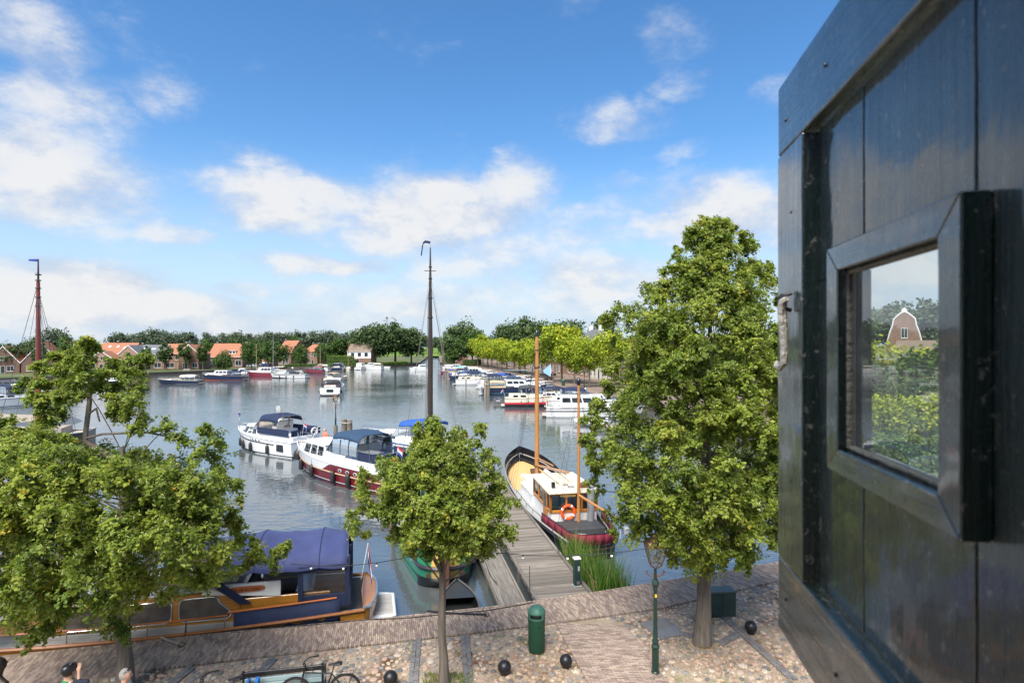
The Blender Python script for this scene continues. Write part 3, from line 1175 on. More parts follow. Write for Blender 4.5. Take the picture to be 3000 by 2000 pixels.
def spray_leaves(lobes, per, rng, ntw=15):
 "leaves set along drooping twigs, so that a crown breaks into sprays with gaps"
 Cs, Ns, Ts, W = [], [], [], []
 for (c, r_, k) in lobes:
  n = max(3, int(ntw * (.35 + .65 * k)))
  c = np.array(c)
  d = rng.normal(size=(n, 3)) * np.array([1, 1, .8]) + np.array([0, 0, .15])
  d /= np.linalg.norm(d, axis=1, keepdims=True)
  m = max(3, int(per * k / n))
  lobe_t = rng.normal() * .12
  s0 = c + d * r_ * .12
  e0 = c + d * r_ * rng.uniform(.75, 1.2, (n, 1))
  drp = r_ * rng.uniform(.1, .45, n)
  t = np.sort(rng.random((n, m)) ** .75, axis=1)
  P = s0[:, None, :] + (e0 - s0)[:, None, :] * t[:, :, None]
  P[:, :, 2] -= drp[:, None] * t ** 2
  P = P + rng.normal(size=P.shape) * (.055 * r_ + .022)
  nn = np.array([0, 0, .75]) + d[:, None, :] * .55 + rng.normal(size=P.shape) * .42
  tw_t = rng.normal(size=(n, 1)) * .10
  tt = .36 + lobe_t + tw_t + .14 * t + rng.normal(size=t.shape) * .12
  Cs.append(P.reshape(-1, 3)); Ns.append(nn.reshape(-1, 3)); Ts.append(np.clip(tt, 0, 1).ravel())
  q = np.stack([s0, s0 * .5 + e0 * .5 - np.stack([0 * drp, 0 * drp, drp * .25], 1), e0 - np.stack([0 * drp, 0 * drp, drp], 1)], axis=1)
  W.append(q)
 return np.concatenate(Cs), np.concatenate(Ns), np.concatenate(Ts), np.concatenate(W)

def limb(b, p, q, r0, r1, sag=.12, n=5, k=6):
 p, q = Vector(p), Vector(q)
 L_ = (q - p).length
 pts, rr = [], []
 off = Vector((random.uniform(-1, 1), random.uniform(-1, 1), random.uniform(-.2, 1))) * L_ * sag
 for i in range(n + 1):
  t = i / n
  pts.append(p.lerp(q, t) + off * math.sin(math.pi * t))
  rr.append(r0 + (r1 - r0) * t)
 b.tube(pts, rr, k)
 return pts

def outline_lobes(rows, D, n, rpx, seed, dmax=None, hollow=.45):
 "fill a traced outline (photo rows: y, left, right) with foliage lobes in depth"
 rr = random.Random(seed)
 out = []
 ys = [q[0] for q in rows]
 def ext(y):
  for a, b in zip(rows[:-1], rows[1:]):
   if a[0] <= y <= b[0]:
    t = (y - a[0]) / (b[0] - a[0])
    return a[1] + (b[1] - a[1]) * t, a[2] + (b[2] - a[2]) * t
  return None
 wts = [max(1, r_ - l) for (_, l, r_) in rows]
 tries = 0
 while len(out) < n and tries < n * 60:
  tries += 1
  y = rr.uniform(ys[0], ys[-1])
  e = ext(y)
  if rr.random() > (e[1] - e[0]) / max(wts):
   continue
  r_ = rpx * rr.uniform(.5, 1.3)
  r_ = min(r_, (e[1] - e[0]) * .36 + 8)
  l, g = e[0] + r_ * 1.12, e[1] - r_ * 1.12
  if g < l:
   l = g = (e[0] + e[1]) / 2
  x = rr.uniform(l, g)
  cx, hw = (e[0] + e[1]) / 2, max(20, (e[1] - e[0]) / 2)
  q = (x - cx) / hw
  dep = math.sqrt(max(0, 1 - q * q)) * hw / F * D * .85
  if dmax:
   dep = min(dep, dmax)
  s = rr.choice((-1, -1, 1)) * (hollow + (1 - hollow) * rr.random())
  d = D + dep * s
  c = at(x, y, d)
  out.append((c, r_ / F * d, 1.0))
 # loose sprays standing out of the outline
 for _ in range(n // 3):
  y = rr.uniform(ys[0], ys[-1])
  e = ext(y)
  x = (e[0] if rr.random() < .5 else e[1]) + rr.gauss(0, 9)
  r_ = rr.uniform(13, 30)
  d = D + rr.uniform(-.7, .7)
  out.append((at(x, y, d), r_ / F * d, .28))
 return out

def broadleaf(name, label, base, trunk_top, r0, r1, lobes, per, lsize, seed, kind, group=None, bracts=.3, limbs=26, lean=None):
 rng = np.random.default_rng(seed)
 random.seed(seed)
 t = thing(name, label, 'tree', base, 0, group)
 bx = Vector(base)
 b = MB()
 top = Vector(trunk_top)
 n = 9
 pts = [bx.lerp(top, i / n) + Vector((random.uniform(-.03, .03), random.uniform(-.03, .03), 0)) * (1 if 0 < i < n else 0) for i in range(n + 1)]
 pts = [p - bx for p in pts]
 rr = [(r0 * (1.22 if i == 0 else 1.0) + (r1 - r0) * (i / n)) for i in range(n + 1)]
 b.tube(pts, rr, 12)
 b.build('trunk', BARK, t, True, angle=80)
 bb = MB()
 pick = random.sample(lobes, min(limbs, len(lobes)))
 for (c, r_, k) in pick:
  c = Vector(c) - bx
  h = max(.45, min(.97, (c.z / max(.1, (top - bx).z)) - random.uniform(.12, .3)))
  p = pts[0].lerp(pts[-1], h)
  limb(bb, p, c, max(.012, r0 * .28 * (1.15 - h)), .008, .10)
 bb.build('branches', BARK, t, True, angle=80)
 C, Nn, T, TW = spray_leaves(lobes, per, rng)
 C = C - np.array(base)
 TW = TW - np.array(base)
 ww = np.array([.0045, 0, .003])
 tv = np.concatenate([np.stack([TW[:, 0] - ww, TW[:, 0] + ww, TW[:, 1] + ww * .8, TW[:, 1] - ww * .8], 1).reshape(-1, 3), np.stack([TW[:, 1] - ww * .8, TW[:, 1] + ww * .8, TW[:, 2] + ww * .3, TW[:, 2] - ww * .3], 1).reshape(-1, 3)])
 obj('twigs', np_mesh('twigs', tv, 4, BARK), t)['kind'] = 'stuff'
 sz = lsize * rng.uniform(.55, 1.3, len(C))
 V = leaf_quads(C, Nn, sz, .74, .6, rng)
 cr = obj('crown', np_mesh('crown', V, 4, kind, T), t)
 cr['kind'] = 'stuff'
 if bracts:
  k = rng.random(len(C)) < bracts
  C2 = C[k] + rng.normal(size=(k.sum(), 3)) * .03
  N2 = Nn[k] + rng.normal(size=(k.sum(), 3)) * .8
  V = leaf_quads(C2, N2, lsize * rng.uniform(.8, 1.2, len(C2)), .22, 1.2, rng)
  o = obj('blossom', np_mesh('blossom', V, 4, BRACT, rng.random(len(C2))), t)
  o['kind'] = 'stuff'
 return t

# the big linden on the right
rows = [(636, 2075, 2110), (680, 2040, 2165), (730, 2000, 2200), (790, 1940, 2270), (850, 1895, 2290), (890, 1830, 2310), (925, 1785, 2340), (970, 1765, 2380), (1015, 1795, 2410), (1055, 1805, 2430), (1100, 1770, 2450), (1150, 1795, 2455), (1205, 1736, 2460),
  (1290, 1728, 2460), (1380, 1745, 2450), (1450, 1735, 2430), (1520, 1790, 2400), (1570, 1800, 2370), (1610, 1880, 2330), (1645, 1990, 2230)]
DR = 15.8
lob = outline_lobes(rows, DR, 350, 56, 11, 2.9, .45)
broadleaf('linden_tree', 'tall full linden tree beside the lamp post on the cobbles', (5.15, DR, .72), (5.4, DR + .1, 9.6), .215, .05, lob, 600, .086, 11, LEAF, limbs=44)
# the slender young linden in the middle
rows = [(1236, 1235, 1290), (1275, 1205, 1340), (1305, 1175, 1425), (1340, 1120, 1432), (1385, 1068, 1436), (1430, 1062, 1450), (1470, 1085, 1490), (1500, 1032, 1502), (1545, 1040, 1500), (1575, 1120, 1498), (1600, 1190, 1470), (1618, 1215, 1400)]
DM = 13.94
lob = outline_lobes(rows, DM, 150, 44, 12, 1.6, .4)
lob += [(at(1400, 1262, 14.0), .22, .5), (at(1412, 1245, 14.0), .12, .25), (at(1048, 1490, 13.9), .2, .4)]
broadleaf('linden_tree', 'slender young linden tree in a grassy pit beside the plank jetty', (-1.63, DM, .72), (-1.72, DM, 6.1), .118, .03, lob, 450, .075, 12, LEAF, limbs=26)
# the spreading linden on the left
rows_b = [(1245, -160, 90), (1290, -230, 190), (1330, -260, 400), (1365, -280, 600), (1400, -290, 690), (1450, -300, 690), (1500, -300, 680), (1550, -300, 700), (1600, -300, 750), (1645, -300, 740), (1680, -290, 680), (1710, -280, 610), (1735, -270, 500), (1760, -240, 440), (1785, -180, 390)]
upper = ((255, 995, 20), (245, 1018, 26), (275, 1020, 20), (220, 1045, 30), (170, 1050, 26), (255, 1050, 26), (330, 1058, 34), (385, 1055, 32), (430, 1050, 22), (110, 1078, 26), (150, 1080, 30), (200, 1085, 34), (255, 1090, 34), (310, 1092, 34), (360, 1090, 34), (405, 1085, 28), (75, 1130, 28), (120, 1128, 34), (175, 1130, 36), (230, 1130, 36), (290, 1128, 34), (345, 1130, 34), (395, 1130, 32), (95, 1165, 28), (140, 1168, 32), (190, 1165, 32), (232, 1160, 24), (340, 1170, 30), (390, 1170, 34), (130, 1205, 32), (170, 1200, 28), (335, 1205, 26), (380, 1210, 34), (412, 1225, 26), (135, 1238, 28), (400, 1250, 22))
DL = 13.7
lob = outline_lobes(rows_b, DL, 350, 58, 13, 3.4, .45)
for (x, y, r_) in upper + ((480, 1260, 40), (530, 1280, 30), (620, 1290, 42), (640, 1340, 50), (590, 1330, 46), (600, 1255, 20), (50, 1260, 44), (100, 1262, 36), (20, 1240, 36),
                   (120, 1850, 34), (90, 1880, 28), (150, 1830, 34), (170, 1800, 36), (50, 1770, 36), (10, 1740, 44), (830, 1600, 22), (800, 1635, 34), (360, 1845, 34), (345, 1815, 40)):
 d = DL + random.uniform(-.6, .6)
 lob.append((at(x, y, d), r_ / F * d * 1.08, .85))
broadleaf('linden_tree', 'large spreading linden tree at the left over the wooden boat', (-9.1, DL, .72), (-9.35, DL + .3, 6.4), .185, .05, lob, 520, .079, 13, LEAF, limbs=48)
# its bare leader and forked side limb, clear of leaves
tr = [o for o in bpy.data.objects if o.name.startswith('linden_tree')][-1]
b = MB()
bs = Vector(tr.location)
P = [Vector((-9.33, DL + .3, 6.0)), at(248, 1290, DL + .3), at(262, 1180, DL + .3), at(262, 1080, DL + .3)]
b.tube([p - bs for p in P], [.075, .065, .055, .03], 8)
P = [at(259, 1212, DL + .3), at(282, 1196, DL + .2), at(292, 1235, DL + .2)]
b.tube([p - bs for p in P], [.03, .028, .018], 6)
b.tube([p - bs for p in (at(250, 1284, DL + .3), at(300, 1271, DL + .2), at(360, 1268, DL), at(430, 1266, DL), at(600, 1300, DL))], [.034, .03, .03, .024, .01], 6)
b.build('leader', BARK, tr, True, angle=80)

# ------------------------------------------------ generic trees further off
def tree_proto(kind_mat, h, w, seed, n_lobe=34, per=70, lsize=.5, trunk_h=.28, trunk_r=.2, shape='round', gap=.0):
 "returns (trunk mesh, crown mesh) standing on the origin"
 rng = np.random.default_rng(seed)
 rr = random.Random(seed)
 random.seed(seed)
 lobes = []
 ch = h * (1 - trunk_h)
 zc = h * trunk_h + ch / 2
 for i in range(n_lobe):
  while True:
   d = Vector((rr.uniform(-1, 1), rr.uniform(-1, 1), rr.uniform(-1, 1)))
   if .25 < d.length < 1:
    break
  if shape == 'cone':
   k = 1.0 - .55 * max(0, d.z)
   d.x *= k; d.y *= k
  if shape == 'column':
   d = Vector((d.x, d.y, d.z * 1.0))
  r_ = w * .5 * rr.uniform(.16, .40)
  c = Vector((d.x * (w * .5 - r_ * .4) * rr.uniform(.8, 1.12), d.y * (w * .5 - r_ * .4), zc + d.z * (ch / 2 - r_ * .4) * rr.uniform(.85, 1.1)))
  lobes.append((c, r_, 1.0))
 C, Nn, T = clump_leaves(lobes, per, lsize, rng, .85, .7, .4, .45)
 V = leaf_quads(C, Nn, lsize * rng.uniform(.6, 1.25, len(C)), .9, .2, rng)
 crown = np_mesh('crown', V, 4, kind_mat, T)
 b = MB()
 n = 5
 lean = rr.uniform(-.02, .02) * h
 pts = [(lean * i / n, lean * .4 * i / n, h * (trunk_h + .35) * i / n) for i in range(n + 1)]
 b.tube(pts, [trunk_r * (1.15 - .6 * i / n) for i in range(n + 1)], 8)
 for (c, r_, k) in rr.sample(lobes, min(9, n_lobe)):
  z0 = min(c.z * .8, h * (trunk_h + .25)) * rr.uniform(.75, 1)
  limb(b, (lean * .6, 0, z0), c, trunk_r * .4, .03, .08, 3, 5)
 return b.mesh('trunk', BARK, True, 80), crown

def put_tree(name, proto, label, loc, sc=(1, 1, 1), rz=0.0, group=None):
 t = thing(name, label, 'tree', loc, rz, group)
 t.scale = sc
 obj('trunk', proto[0], t)
 c = obj('crown', proto[1], t)
 c['kind'] = 'stuff'
 return t

ORD = ['first', 'second', 'third', 'fourth', 'fifth', 'sixth', 'seventh', 'eighth', 'ninth', 'tenth', 'eleventh', 'twelfth', 'thirteenth', 'fourteenth', 'fifteenth', 'sixteenth', 'seventeenth', 'eighteenth', 'nineteenth', 'twentieth']

# yellow-green row along the right bank
loc_p = [tree_proto(LOCUST, 10, 8.2, 40 + i, 46, 95, .42, .30, .17) for i in range(4)]
rowpx = [(1727, 1134), (1683, 1124), (1646, 1118), (1589, 1106), (1567, 1101), (1538, 1096), (1520, 1093), (1506, 1090), (1485, 1087), (1470, 1083.5), (1456, 1081), (1441, 1078), (1428, 1076), (1415, 1073.5), (1400, 1071)]
for i, q in enumerate(rowpx):
 x, y = gp(q[0], q[1], .9)
 s = random.uniform(.8, 1.16) * (1.08 if i < 4 else 1.0)
 put_tree('street_tree', loc_p[i % 4], '%s yellow-green tree of the bank row, counted from the big linden' % ORD[i], (x, y, .88), (s * random.uniform(.85, 1.15), s, s * random.uniform(.92, 1.16)), random.uniform(0, 6), 'yellow-green trees along the right bank')
for i, (px, py, d, s) in enumerate(((1800, 1010, 120, 1.15), (1960, 1000, 112, 1.2), (2140, 1010, 100, 1.1), (2250, 1010, 95, 1.1))):
 p = at(px, 1015, d)
 put_tree('street_tree', loc_p[i % 4], '%s yellow-green tree showing through behind the big linden' % ORD[i], (p.x, p.y, .88), (s, s, s), i * 1.3, 'yellow-green trees along the right bank')

# clipped columnar lindens on the left bank
col_p = [tree_proto(MIDG, 9.5, 4.6, 60 + i, 44, 80, .36, .22, .15, 'column') for i in range(3)]
colpx = [(30, 1092, 1.0, 1.25), (118, 1094, .95, 1.0), (190, 1088, .95, 1.15), (425, 1085, .92, .85), (485, 1084, .98, 1.1), (541, 1083, 1.0, 1.0), (594, 1082, .98, .9)]
for i, (px, py, s, w_) in enumerate(colpx):
 x, y = gp(px, py, .9)
 d = y
 H = 8.5
 put_tree('columnar_tree', col_p[i % 3], '%s clipped columnar tree before the far houses, counted from the left' % ORD[i], (x, y, .88), (w_, w_, s), i * 1.1, 'clipped trees before the far houses')

# rounder trees on the left bank and the mass behind the houses
rnd_p = [tree_proto(OAK, 12, 11, 80 + i, 60, 90, .55, .2, .25) for i in range(4)]
mid_p = [tree_proto(MIDG, 10, 9, 90 + i, 48, 80, .5, .18, .2) for i in range(3)]
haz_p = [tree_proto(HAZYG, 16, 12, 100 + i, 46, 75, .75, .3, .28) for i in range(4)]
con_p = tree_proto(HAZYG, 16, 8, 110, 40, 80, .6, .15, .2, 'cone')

def tree_px(name, proto, label, px, ybase, ytop, d, wpx, ph, pw, rz=0.0, group=None):
 x = (px - 1500) / F * d
 ztop = CAMZ - (ytop - HOR) / F * d
 hz = (ztop - .88) / ph
 ws = wpx / F * d / pw
 return put_tree(name, proto, label, (x, d, .88), (ws, ws, hz), rz, group)

small = [(655, 1028, 158, 46, 'small round tree before the gabled red roofed house'), (737, 1000, 190, 62, 'bushy tree right of the wide red roofed house'),
         (802, 996, 205, 80, 'bushy tree standing behind the two pale masts'), (880, 1012, 198, 46, 'small round tree before the pair of brick houses'), (945, 1002, 250, 46, 'pointed green tree right of the brick house pair')]
for i, (px, yt, d, wpx, lb) in enumerate(small):
 tree_px('garden_tree', mid_p[i % 3], lb, px, 0, yt, d, wpx * 1.15, 10, 9, i * 1.7, 'garden trees on the far bank')
big = [(1100, 952, 262, 120, rnd_p[0], 'broad dark tree beside the white house on the far bank'), (1158, 940, 268, 130, rnd_p[1], 'tallest broad dark tree at the canal mouth on the far bank'),
       (1205, 962, 275, 90, rnd_p[2], 'dark tree leaning over the canal mouth on the far bank'), (1060, 968, 275, 70, rnd_p[3], 'dark tree behind the white house'), (1000, 990, 262, 70, mid_p[1], 'leafy green tree left of the white house behind the hedge'),
       (1355, 936, 268, 110, rnd_p[1], 'large domed dark tree on the right bank near the canal mouth'), (1320, 970, 285, 70, rnd_p[3], 'lower dark tree at the corner of the canal mouth'), (1385, 968, 245, 90, mid_p[0], 'mid green tree left of the yellow-green row'),
       (1520, 930, 245, 120, rnd_p[2], 'dark oak rising behind the yellow-green row'), (1470, 955, 262, 80, rnd_p[0], 'dark oak beside the tallest one behind the yellow-green row'), (1610, 940, 235, 110, mid_p[2], 'green oak crown left of the slate roof'), (1660, 936, 250, 120, rnd_p[3], 'dark oak crown behind the slate roof chimneys'),
       (1775, 930, 225, 100, rnd_p[0], 'dark oak crown right of the slate roof'), (1330, 1020, 250, 60, mid_p[2], 'pale flowering bush tree at the hedge by the canal mouth')]
for i, (px, yt, d, wpx, pr, lb) in enumerate(big):
 ph, pw = (12, 11) if pr in rnd_p else (10, 9)
 tree_px('broadleaf_tree', pr, lb, px, 0, yt, d, wpx * 1.1, ph, pw, i * .9, 'broad dark trees round the harbour')
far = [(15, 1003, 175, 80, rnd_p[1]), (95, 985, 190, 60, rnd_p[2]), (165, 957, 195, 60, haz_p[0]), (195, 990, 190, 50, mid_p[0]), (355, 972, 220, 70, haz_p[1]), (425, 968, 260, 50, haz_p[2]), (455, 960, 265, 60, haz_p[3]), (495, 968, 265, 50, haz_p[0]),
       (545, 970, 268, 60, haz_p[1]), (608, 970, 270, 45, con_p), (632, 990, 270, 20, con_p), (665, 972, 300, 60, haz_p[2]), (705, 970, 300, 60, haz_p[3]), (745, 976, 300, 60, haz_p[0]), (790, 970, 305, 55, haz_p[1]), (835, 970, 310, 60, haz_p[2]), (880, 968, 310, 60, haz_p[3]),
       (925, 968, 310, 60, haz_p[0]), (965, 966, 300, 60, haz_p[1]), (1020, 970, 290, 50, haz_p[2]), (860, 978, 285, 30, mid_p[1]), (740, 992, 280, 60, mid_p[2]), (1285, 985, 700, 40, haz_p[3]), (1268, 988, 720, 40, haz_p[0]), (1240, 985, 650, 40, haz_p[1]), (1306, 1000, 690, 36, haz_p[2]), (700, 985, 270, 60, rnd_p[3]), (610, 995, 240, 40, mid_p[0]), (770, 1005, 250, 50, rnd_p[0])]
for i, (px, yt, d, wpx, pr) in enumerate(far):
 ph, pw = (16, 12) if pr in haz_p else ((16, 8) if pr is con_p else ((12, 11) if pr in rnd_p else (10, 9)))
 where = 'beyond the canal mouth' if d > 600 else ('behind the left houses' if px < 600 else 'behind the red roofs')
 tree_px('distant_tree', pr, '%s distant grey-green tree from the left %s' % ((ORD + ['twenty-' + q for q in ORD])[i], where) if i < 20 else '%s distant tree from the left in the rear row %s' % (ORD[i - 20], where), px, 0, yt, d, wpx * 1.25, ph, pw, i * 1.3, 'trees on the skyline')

def hedge(name, label, a, b_, wid, h, m, lsize=.28, per=900, seed=1):
 rng = np.random.default_rng(seed)
 a, b_ = np.array(a), np.array(b_)
 L_ = np.linalg.norm(b_ - a)
 n = int(per * L_ / 4)
 t = rng.random(n)
 face = rng.random(n)
 u = np.where(face < .35, rng.uniform(-.5, .5, n), np.sign(rng.random(n) - .5) * .5)
 z = np.where(face < .35, 1.0, rng.random(n))
 ax = (b_ - a) / L_
 nx = np.array([-ax[1], ax[0]])
 P = a[None, :] + ax[None, :] * (t * L_)[:, None] + nx[None, :] * (u * wid)[:, None]
 C = np.stack([P[:, 0], P[:, 1], .9 + z * h * (1 + .05 * np.sin(t * 30))], axis=1) + rng.normal(size=(n, 3)) * .09
 Nn = np.stack([nx[0] * u * 2, nx[1] * u * 2, (z > .98) * 1.5 + .2], axis=1) + rng.normal(size=(n, 3)) * .5
 V = leaf_quads(C, Nn, lsize * rng.uniform(.6, 1.3, n), .9, .2, rng)
 tt = thing(name, label, 'hedge', (0, 0, 0))
 o = obj('foliage', np_mesh('foliage', V, 4, m, rng.random(n)), tt)
 o['kind'] = 'stuff'
 mid = (a + b_) / 2
 MB().box((mid[0], mid[1], .9 + h * .45), (L_ * .98, wid * .8, h * .9), rz=math.atan2(ax[1], ax[0])).build('stems', mat('hedge_inside', (.03, .05, .015), .95), tt)
 return tt
hedge('hedge', 'tall clipped light green hedge left of the white house', (-78, 246), (-67, 247), 3, 3.9, HEDGE, seed=2)
hedge('hedge', 'low rounded dark hedge before the white house garden', (-70, 240), (-64, 240.5), 2, 2.2, MIDG, seed=3)
hedge('hedge', 'low yellow-green garden hedge along the far water edge', (-64, 236), (-47, 262), 1.6, 1.1, HEDGE, seed=4)
hedge('hedge', 'square dark hedge on the right bank at the canal mouth', (-33, 283), (-23, 262), 2, 2.6, OAK, seed=5)
hedge('hedge', 'dark hedge where the yellow-green tree row begins', (-20, 240), (-13, 243), 2, 2.4, OAK, seed=6)
hedge('hedge', 'leafy green hedge low behind the shutter pane', (19.5, 34), (27, 34.5), 1.6, 2.6, HEDGE, .16, 2200, 8)
hedge('hedge', 'uneven flowering border along the far gardens', (-88, 226), (-68, 234), 2.5, 1.0, MIDG, seed=7)
# ================================================================== shutter at the window
def paint_mat(name, sc):
 "old gloss paint over grained boards; sc stretches the grain"
 m, nt, b = new_mat(name)
 N, L = nt.nodes.new, nt.links.new
 tc = N('ShaderNodeTexCoord')
 def ns(scale, det, rough, stretch=None, dist=0.0):
  v = tc.outputs['Object']
  if stretch:
   mp = N('ShaderNodeMapping')
   mp.inputs['Scale'].default_value = stretch
   L(v, mp.inputs[0])
   v = mp.outputs[0]
  n = N('ShaderNodeTexNoise')
  n.inputs['Scale'].default_value = scale
  n.inputs['Detail'].default_value = det
  n.inputs['Roughness'].default_value = rough
  n.inputs['Distortion'].default_value = dist
  L(v, n.inputs['Vector'])
  return n.outputs[0]
 def mr(v, a, c, lo, hi):
  n = N('ShaderNodeMapRange')
  for k, q in zip(('From Min', 'From Max', 'To Min', 'To Max'), (a, c, lo, hi)):
   n.inputs[k].default_value = q
  L(v, n.inputs['Value'])
  return n.outputs[0]
 def ma(op, a, c):
  n = N('ShaderNodeMath'); n.operation = op
  for i, q in enumerate((a, c)):
   if isinstance(q, float):
    n.inputs[i].default_value = q
   else:
    L(q, n.inputs[i])
  return n.outputs[0]
 grain = ns(2.2, 7, .7, tuple(k * 26 if k > .5 else 1.1 for k in sc), .6)
 fine = ns(9.0, 5, .7, tuple(k * 30 if k > .5 else 1.6 for k in sc))
 lump = ns(9.0, 4, .6)
 chips = ns(34, 9, .75)
 scuff = ns(7.0, 6, .7, tuple(k * 9 if k > .5 else 2.0 for k in sc))
 dust = ns(90, 3, .6)
 fac = ma('MAXIMUM', mr(chips, .592, .605, 0, 1), mr(scuff, .615, .655, 0, .4))
 mx = N('ShaderNodeMix'); mx.data_type = 'RGBA'
 mx.inputs['A'].default_value = (.004, .0165, .0145, 1)
 mx.inputs['B'].default_value = (.17, .175, .155, 1)
 L(fac, mx.inputs['Factor'])
 L(mx.outputs['Result'], b.inputs['Base Color'])
 ro = ma('ADD', mr(grain, .36, .64, .07, .40), mr(dust, .55, .8, 0, .25))
 L(ro, b.inputs['Roughness'])
 b.inputs['IOR'].default_value = 1.62
 b.inputs['Coat Weight'].default_value = 1.0
 b.inputs['Coat Roughness'].default_value = .08
 hgt = ma('ADD', ma('MULTIPLY', grain, 1.0), ma('ADD', ma('MULTIPLY', lump, 1.3), ma('ADD', ma('MULTIPLY', fine, .35), ma('MULTIPLY', fac, -1.2))))
 bp = N('ShaderNodeBump')
 bp.inputs['Strength'].default_value = .8
 bp.inputs['Distance'].default_value = .007
 L(hgt, bp.inputs['Height'])
 L(bp.outputs[0], b.inputs['Normal'])
 return m
PAINT = paint_mat('gloss_dark_green_paint', (1, 1, .1))
PAINTH = paint_mat('gloss_dark_green_rail_paint', (.1, 1, 1))
WARP = bpy.data.textures.new('board_warp', 'CLOUDS')
WARP.noise_scale = .16
def warp(o, k=.004):
 "hand-planed unevenness of old boards"
 sb = o.modifiers.new('cuts', 'SUBSURF')
 sb.subdivision_type = 'SIMPLE'
 sb.levels = sb.render_levels = 4
 dp = o.modifiers.new('warp', 'DISPLACE')
 dp.texture = WARP
 dp.texture_coords = 'LOCAL'
 dp.strength = k
 return o
# local frame: x runs from the free edge towards the hinge, y points into the face (away from the viewer side), z up
sh = thing('window_shutter', 'glossy dark green wooden shutter with a small glazed pane, swung open at the right', 'shutter')
su = Vector((-.16, -1.0, 0)).normalized()
sn = Vector((-su.y, su.x, 0))
if sn.x < 0:
 sn = -sn
sh.matrix_world = Matrix(((su.x, sn.x, 0, .638), (su.y, sn.y, 0, 1.4), (0, 0, 1, CAMZ), (0, 0, 0, 1)))
K = math.hypot(.16, 1)
def S(t): return t * K                     # depth measure -> length along the shutter
ZT, ZB = .617, -.673
RAILT, RAILB = .452, -.497
W_ = S(1.18)
def sbox(x0, x1, y0, y1, z0, z1, name, bev=.004, m=None):
 return warp(MB().b2((x0, y0, z0), (x1, y1, z1)).build(name, m or PAINT, sh, bevel=bev, seg=2))
sbox(0, S(.174), 0, .045, RAILB + .001, RAILT - .001, 'stile')
sbox(W_ - .13, W_, 0, .045, RAILB + .001, RAILT - .001, 'stile')
sbox(0, W_, .001, .045, RAILT + .001, ZT, 'rail', .005, PAINTH)
sbox(0, W_, .001, .045, ZB, RAILB - .001, 'rail', .005, PAINTH)
GX0, GX1, GZ0, GZ1 = S(.37), S(.681), -.181, .135          # glazed opening
joints = [S(.174) + .001, S(.392), S(.696), W_ - .131]
for i, (a, b_) in enumerate(zip(joints[:-1], joints[1:])):
 y0, y1 = .030, .052
 x0, x1 = a + .0022, b_ - .0022
 if x1 <= GX0 or x0 >= GX1:
  sbox(x0, x1, y0, y1, RAILB + .002, RAILT - .002, 'plank', .0025)
 else:
  # boards cut round the opening
  sbox(x0, x1, y0, y1, GZ1 + .001, RAILT - .002, 'plank', .0025)
  sbox(x0, x1, y0, y1, RAILB + .002, GZ0 - .001, 'plank', .0025)
  if x0 < GX0:
   sbox(x0, GX0, y0, y1, GZ0, GZ1, 'plank', .0)
  if x1 > GX1:
   sbox(GX1, x1, y0, y1, GZ0, GZ1, 'plank', .0)
# mitred frame round the pane
OX0, OX1, OZ0, OZ1 = S(.32), S(.728), -.225, .18
def mitre(P, name):
 b = MB()
 b.add([(x, -.004, z) for x, z in P] + [(x, .0295, z) for x, z in P], ((0, 1, 2, 3), (7, 6, 5, 4), (0, 4, 5, 1), (1, 5, 6, 2), (2, 6, 7, 3), (3, 7, 4, 0)))
 o = b.build(name, PAINTH if abs(P[0][1] - P[1][1]) < .01 else PAINT, sh, bevel=.0022)
 return warp(o, .0025)
g = .0006
mitre([(OX0, OZ1), (OX1, OZ1), (GX1, GZ1), (GX0, GZ1)], 'pane_frame')
mitre([(GX0, GZ0 - g), (GX1, GZ0 - g), (OX1, OZ0), (OX0, OZ0)], 'pane_frame')
mitre([(OX0 - g, OZ1), (GX0 - g, GZ1), (GX0 - g, GZ0), (OX0 - g, OZ0)], 'pane_frame')
mitre([(GX1 + g, GZ1), (OX1 + g, OZ1), (OX1 + g, OZ0), (GX1 + g, GZ0)], 'pane_frame')
PUTTY = mat('old_putty', (.20, .19, .16), .9, bump=.8, bscale=90, dirt=.6)
GLASS = clear_mat('old_window_glass', (.84, .88, .85), .45, .012, 0, .13)
b = MB()
for (x0, x1, z0, z1) in ((GX0, GX0 + .008, GZ0, GZ1), (GX1 - .008, GX1, GZ0, GZ1), (GX0 + .008, GX1 - .008, GZ0, GZ0 + .009), (GX0 + .008, GX1 - .008, GZ1 - .008, GZ1)):
 b.b2((x0, .010, z0), (x1, .024, z1))
b.build('putty', PUTTY, sh, bevel=.003)
pn = MB().quad((GX0 + .002, 0.017, GZ0 + .002), (GX1 - .002, 0.017, GZ0 + .002), (GX1 - .002, 0.017, GZ1 - .002), (GX0 + .002, 0.017, GZ1 - .002)).build('pane', GLASS, sh)
# nail heads and the hook
IRON = mat('aged_iron', (.62, .57, .49), .45, .2, var=.4, scale=30, bump=.5, bscale=80)
hk = MB()
hx = S(.115)
hk.torus((hx - .022, -.018, .098), .017, .0042, 14, 6, Matrix.Rotation(R(90), 3, 'X'))
hk.tube([(hx + .0, -.004, .118), (hx + .0, -.02, .112), (hx + .0, -.02, .085), (hx, -.004, .08)], .0055, 6)
hk.build('staple', mat('black_iron', (.03, .03, .032), .45, .6), sh, True)
hk = MB()
hk.tube([(hx + .012, -.016, .105), (hx + .004, -.022, .10), (hx - .004, -.022, .085), (hx + .002, -.021, .04), (hx + .006, -.020, -.01), (hx + .006, -.021, -.035), (hx - .004, -.026, -.047), (hx - .02, -.03, -.044), (hx - .027, -.026, -.034)], [.006, .009, .0098, .009, .0085, .0078, .007, .006, .004], 8)
hk.build('hook', IRON, sh, True)
hk = MB()
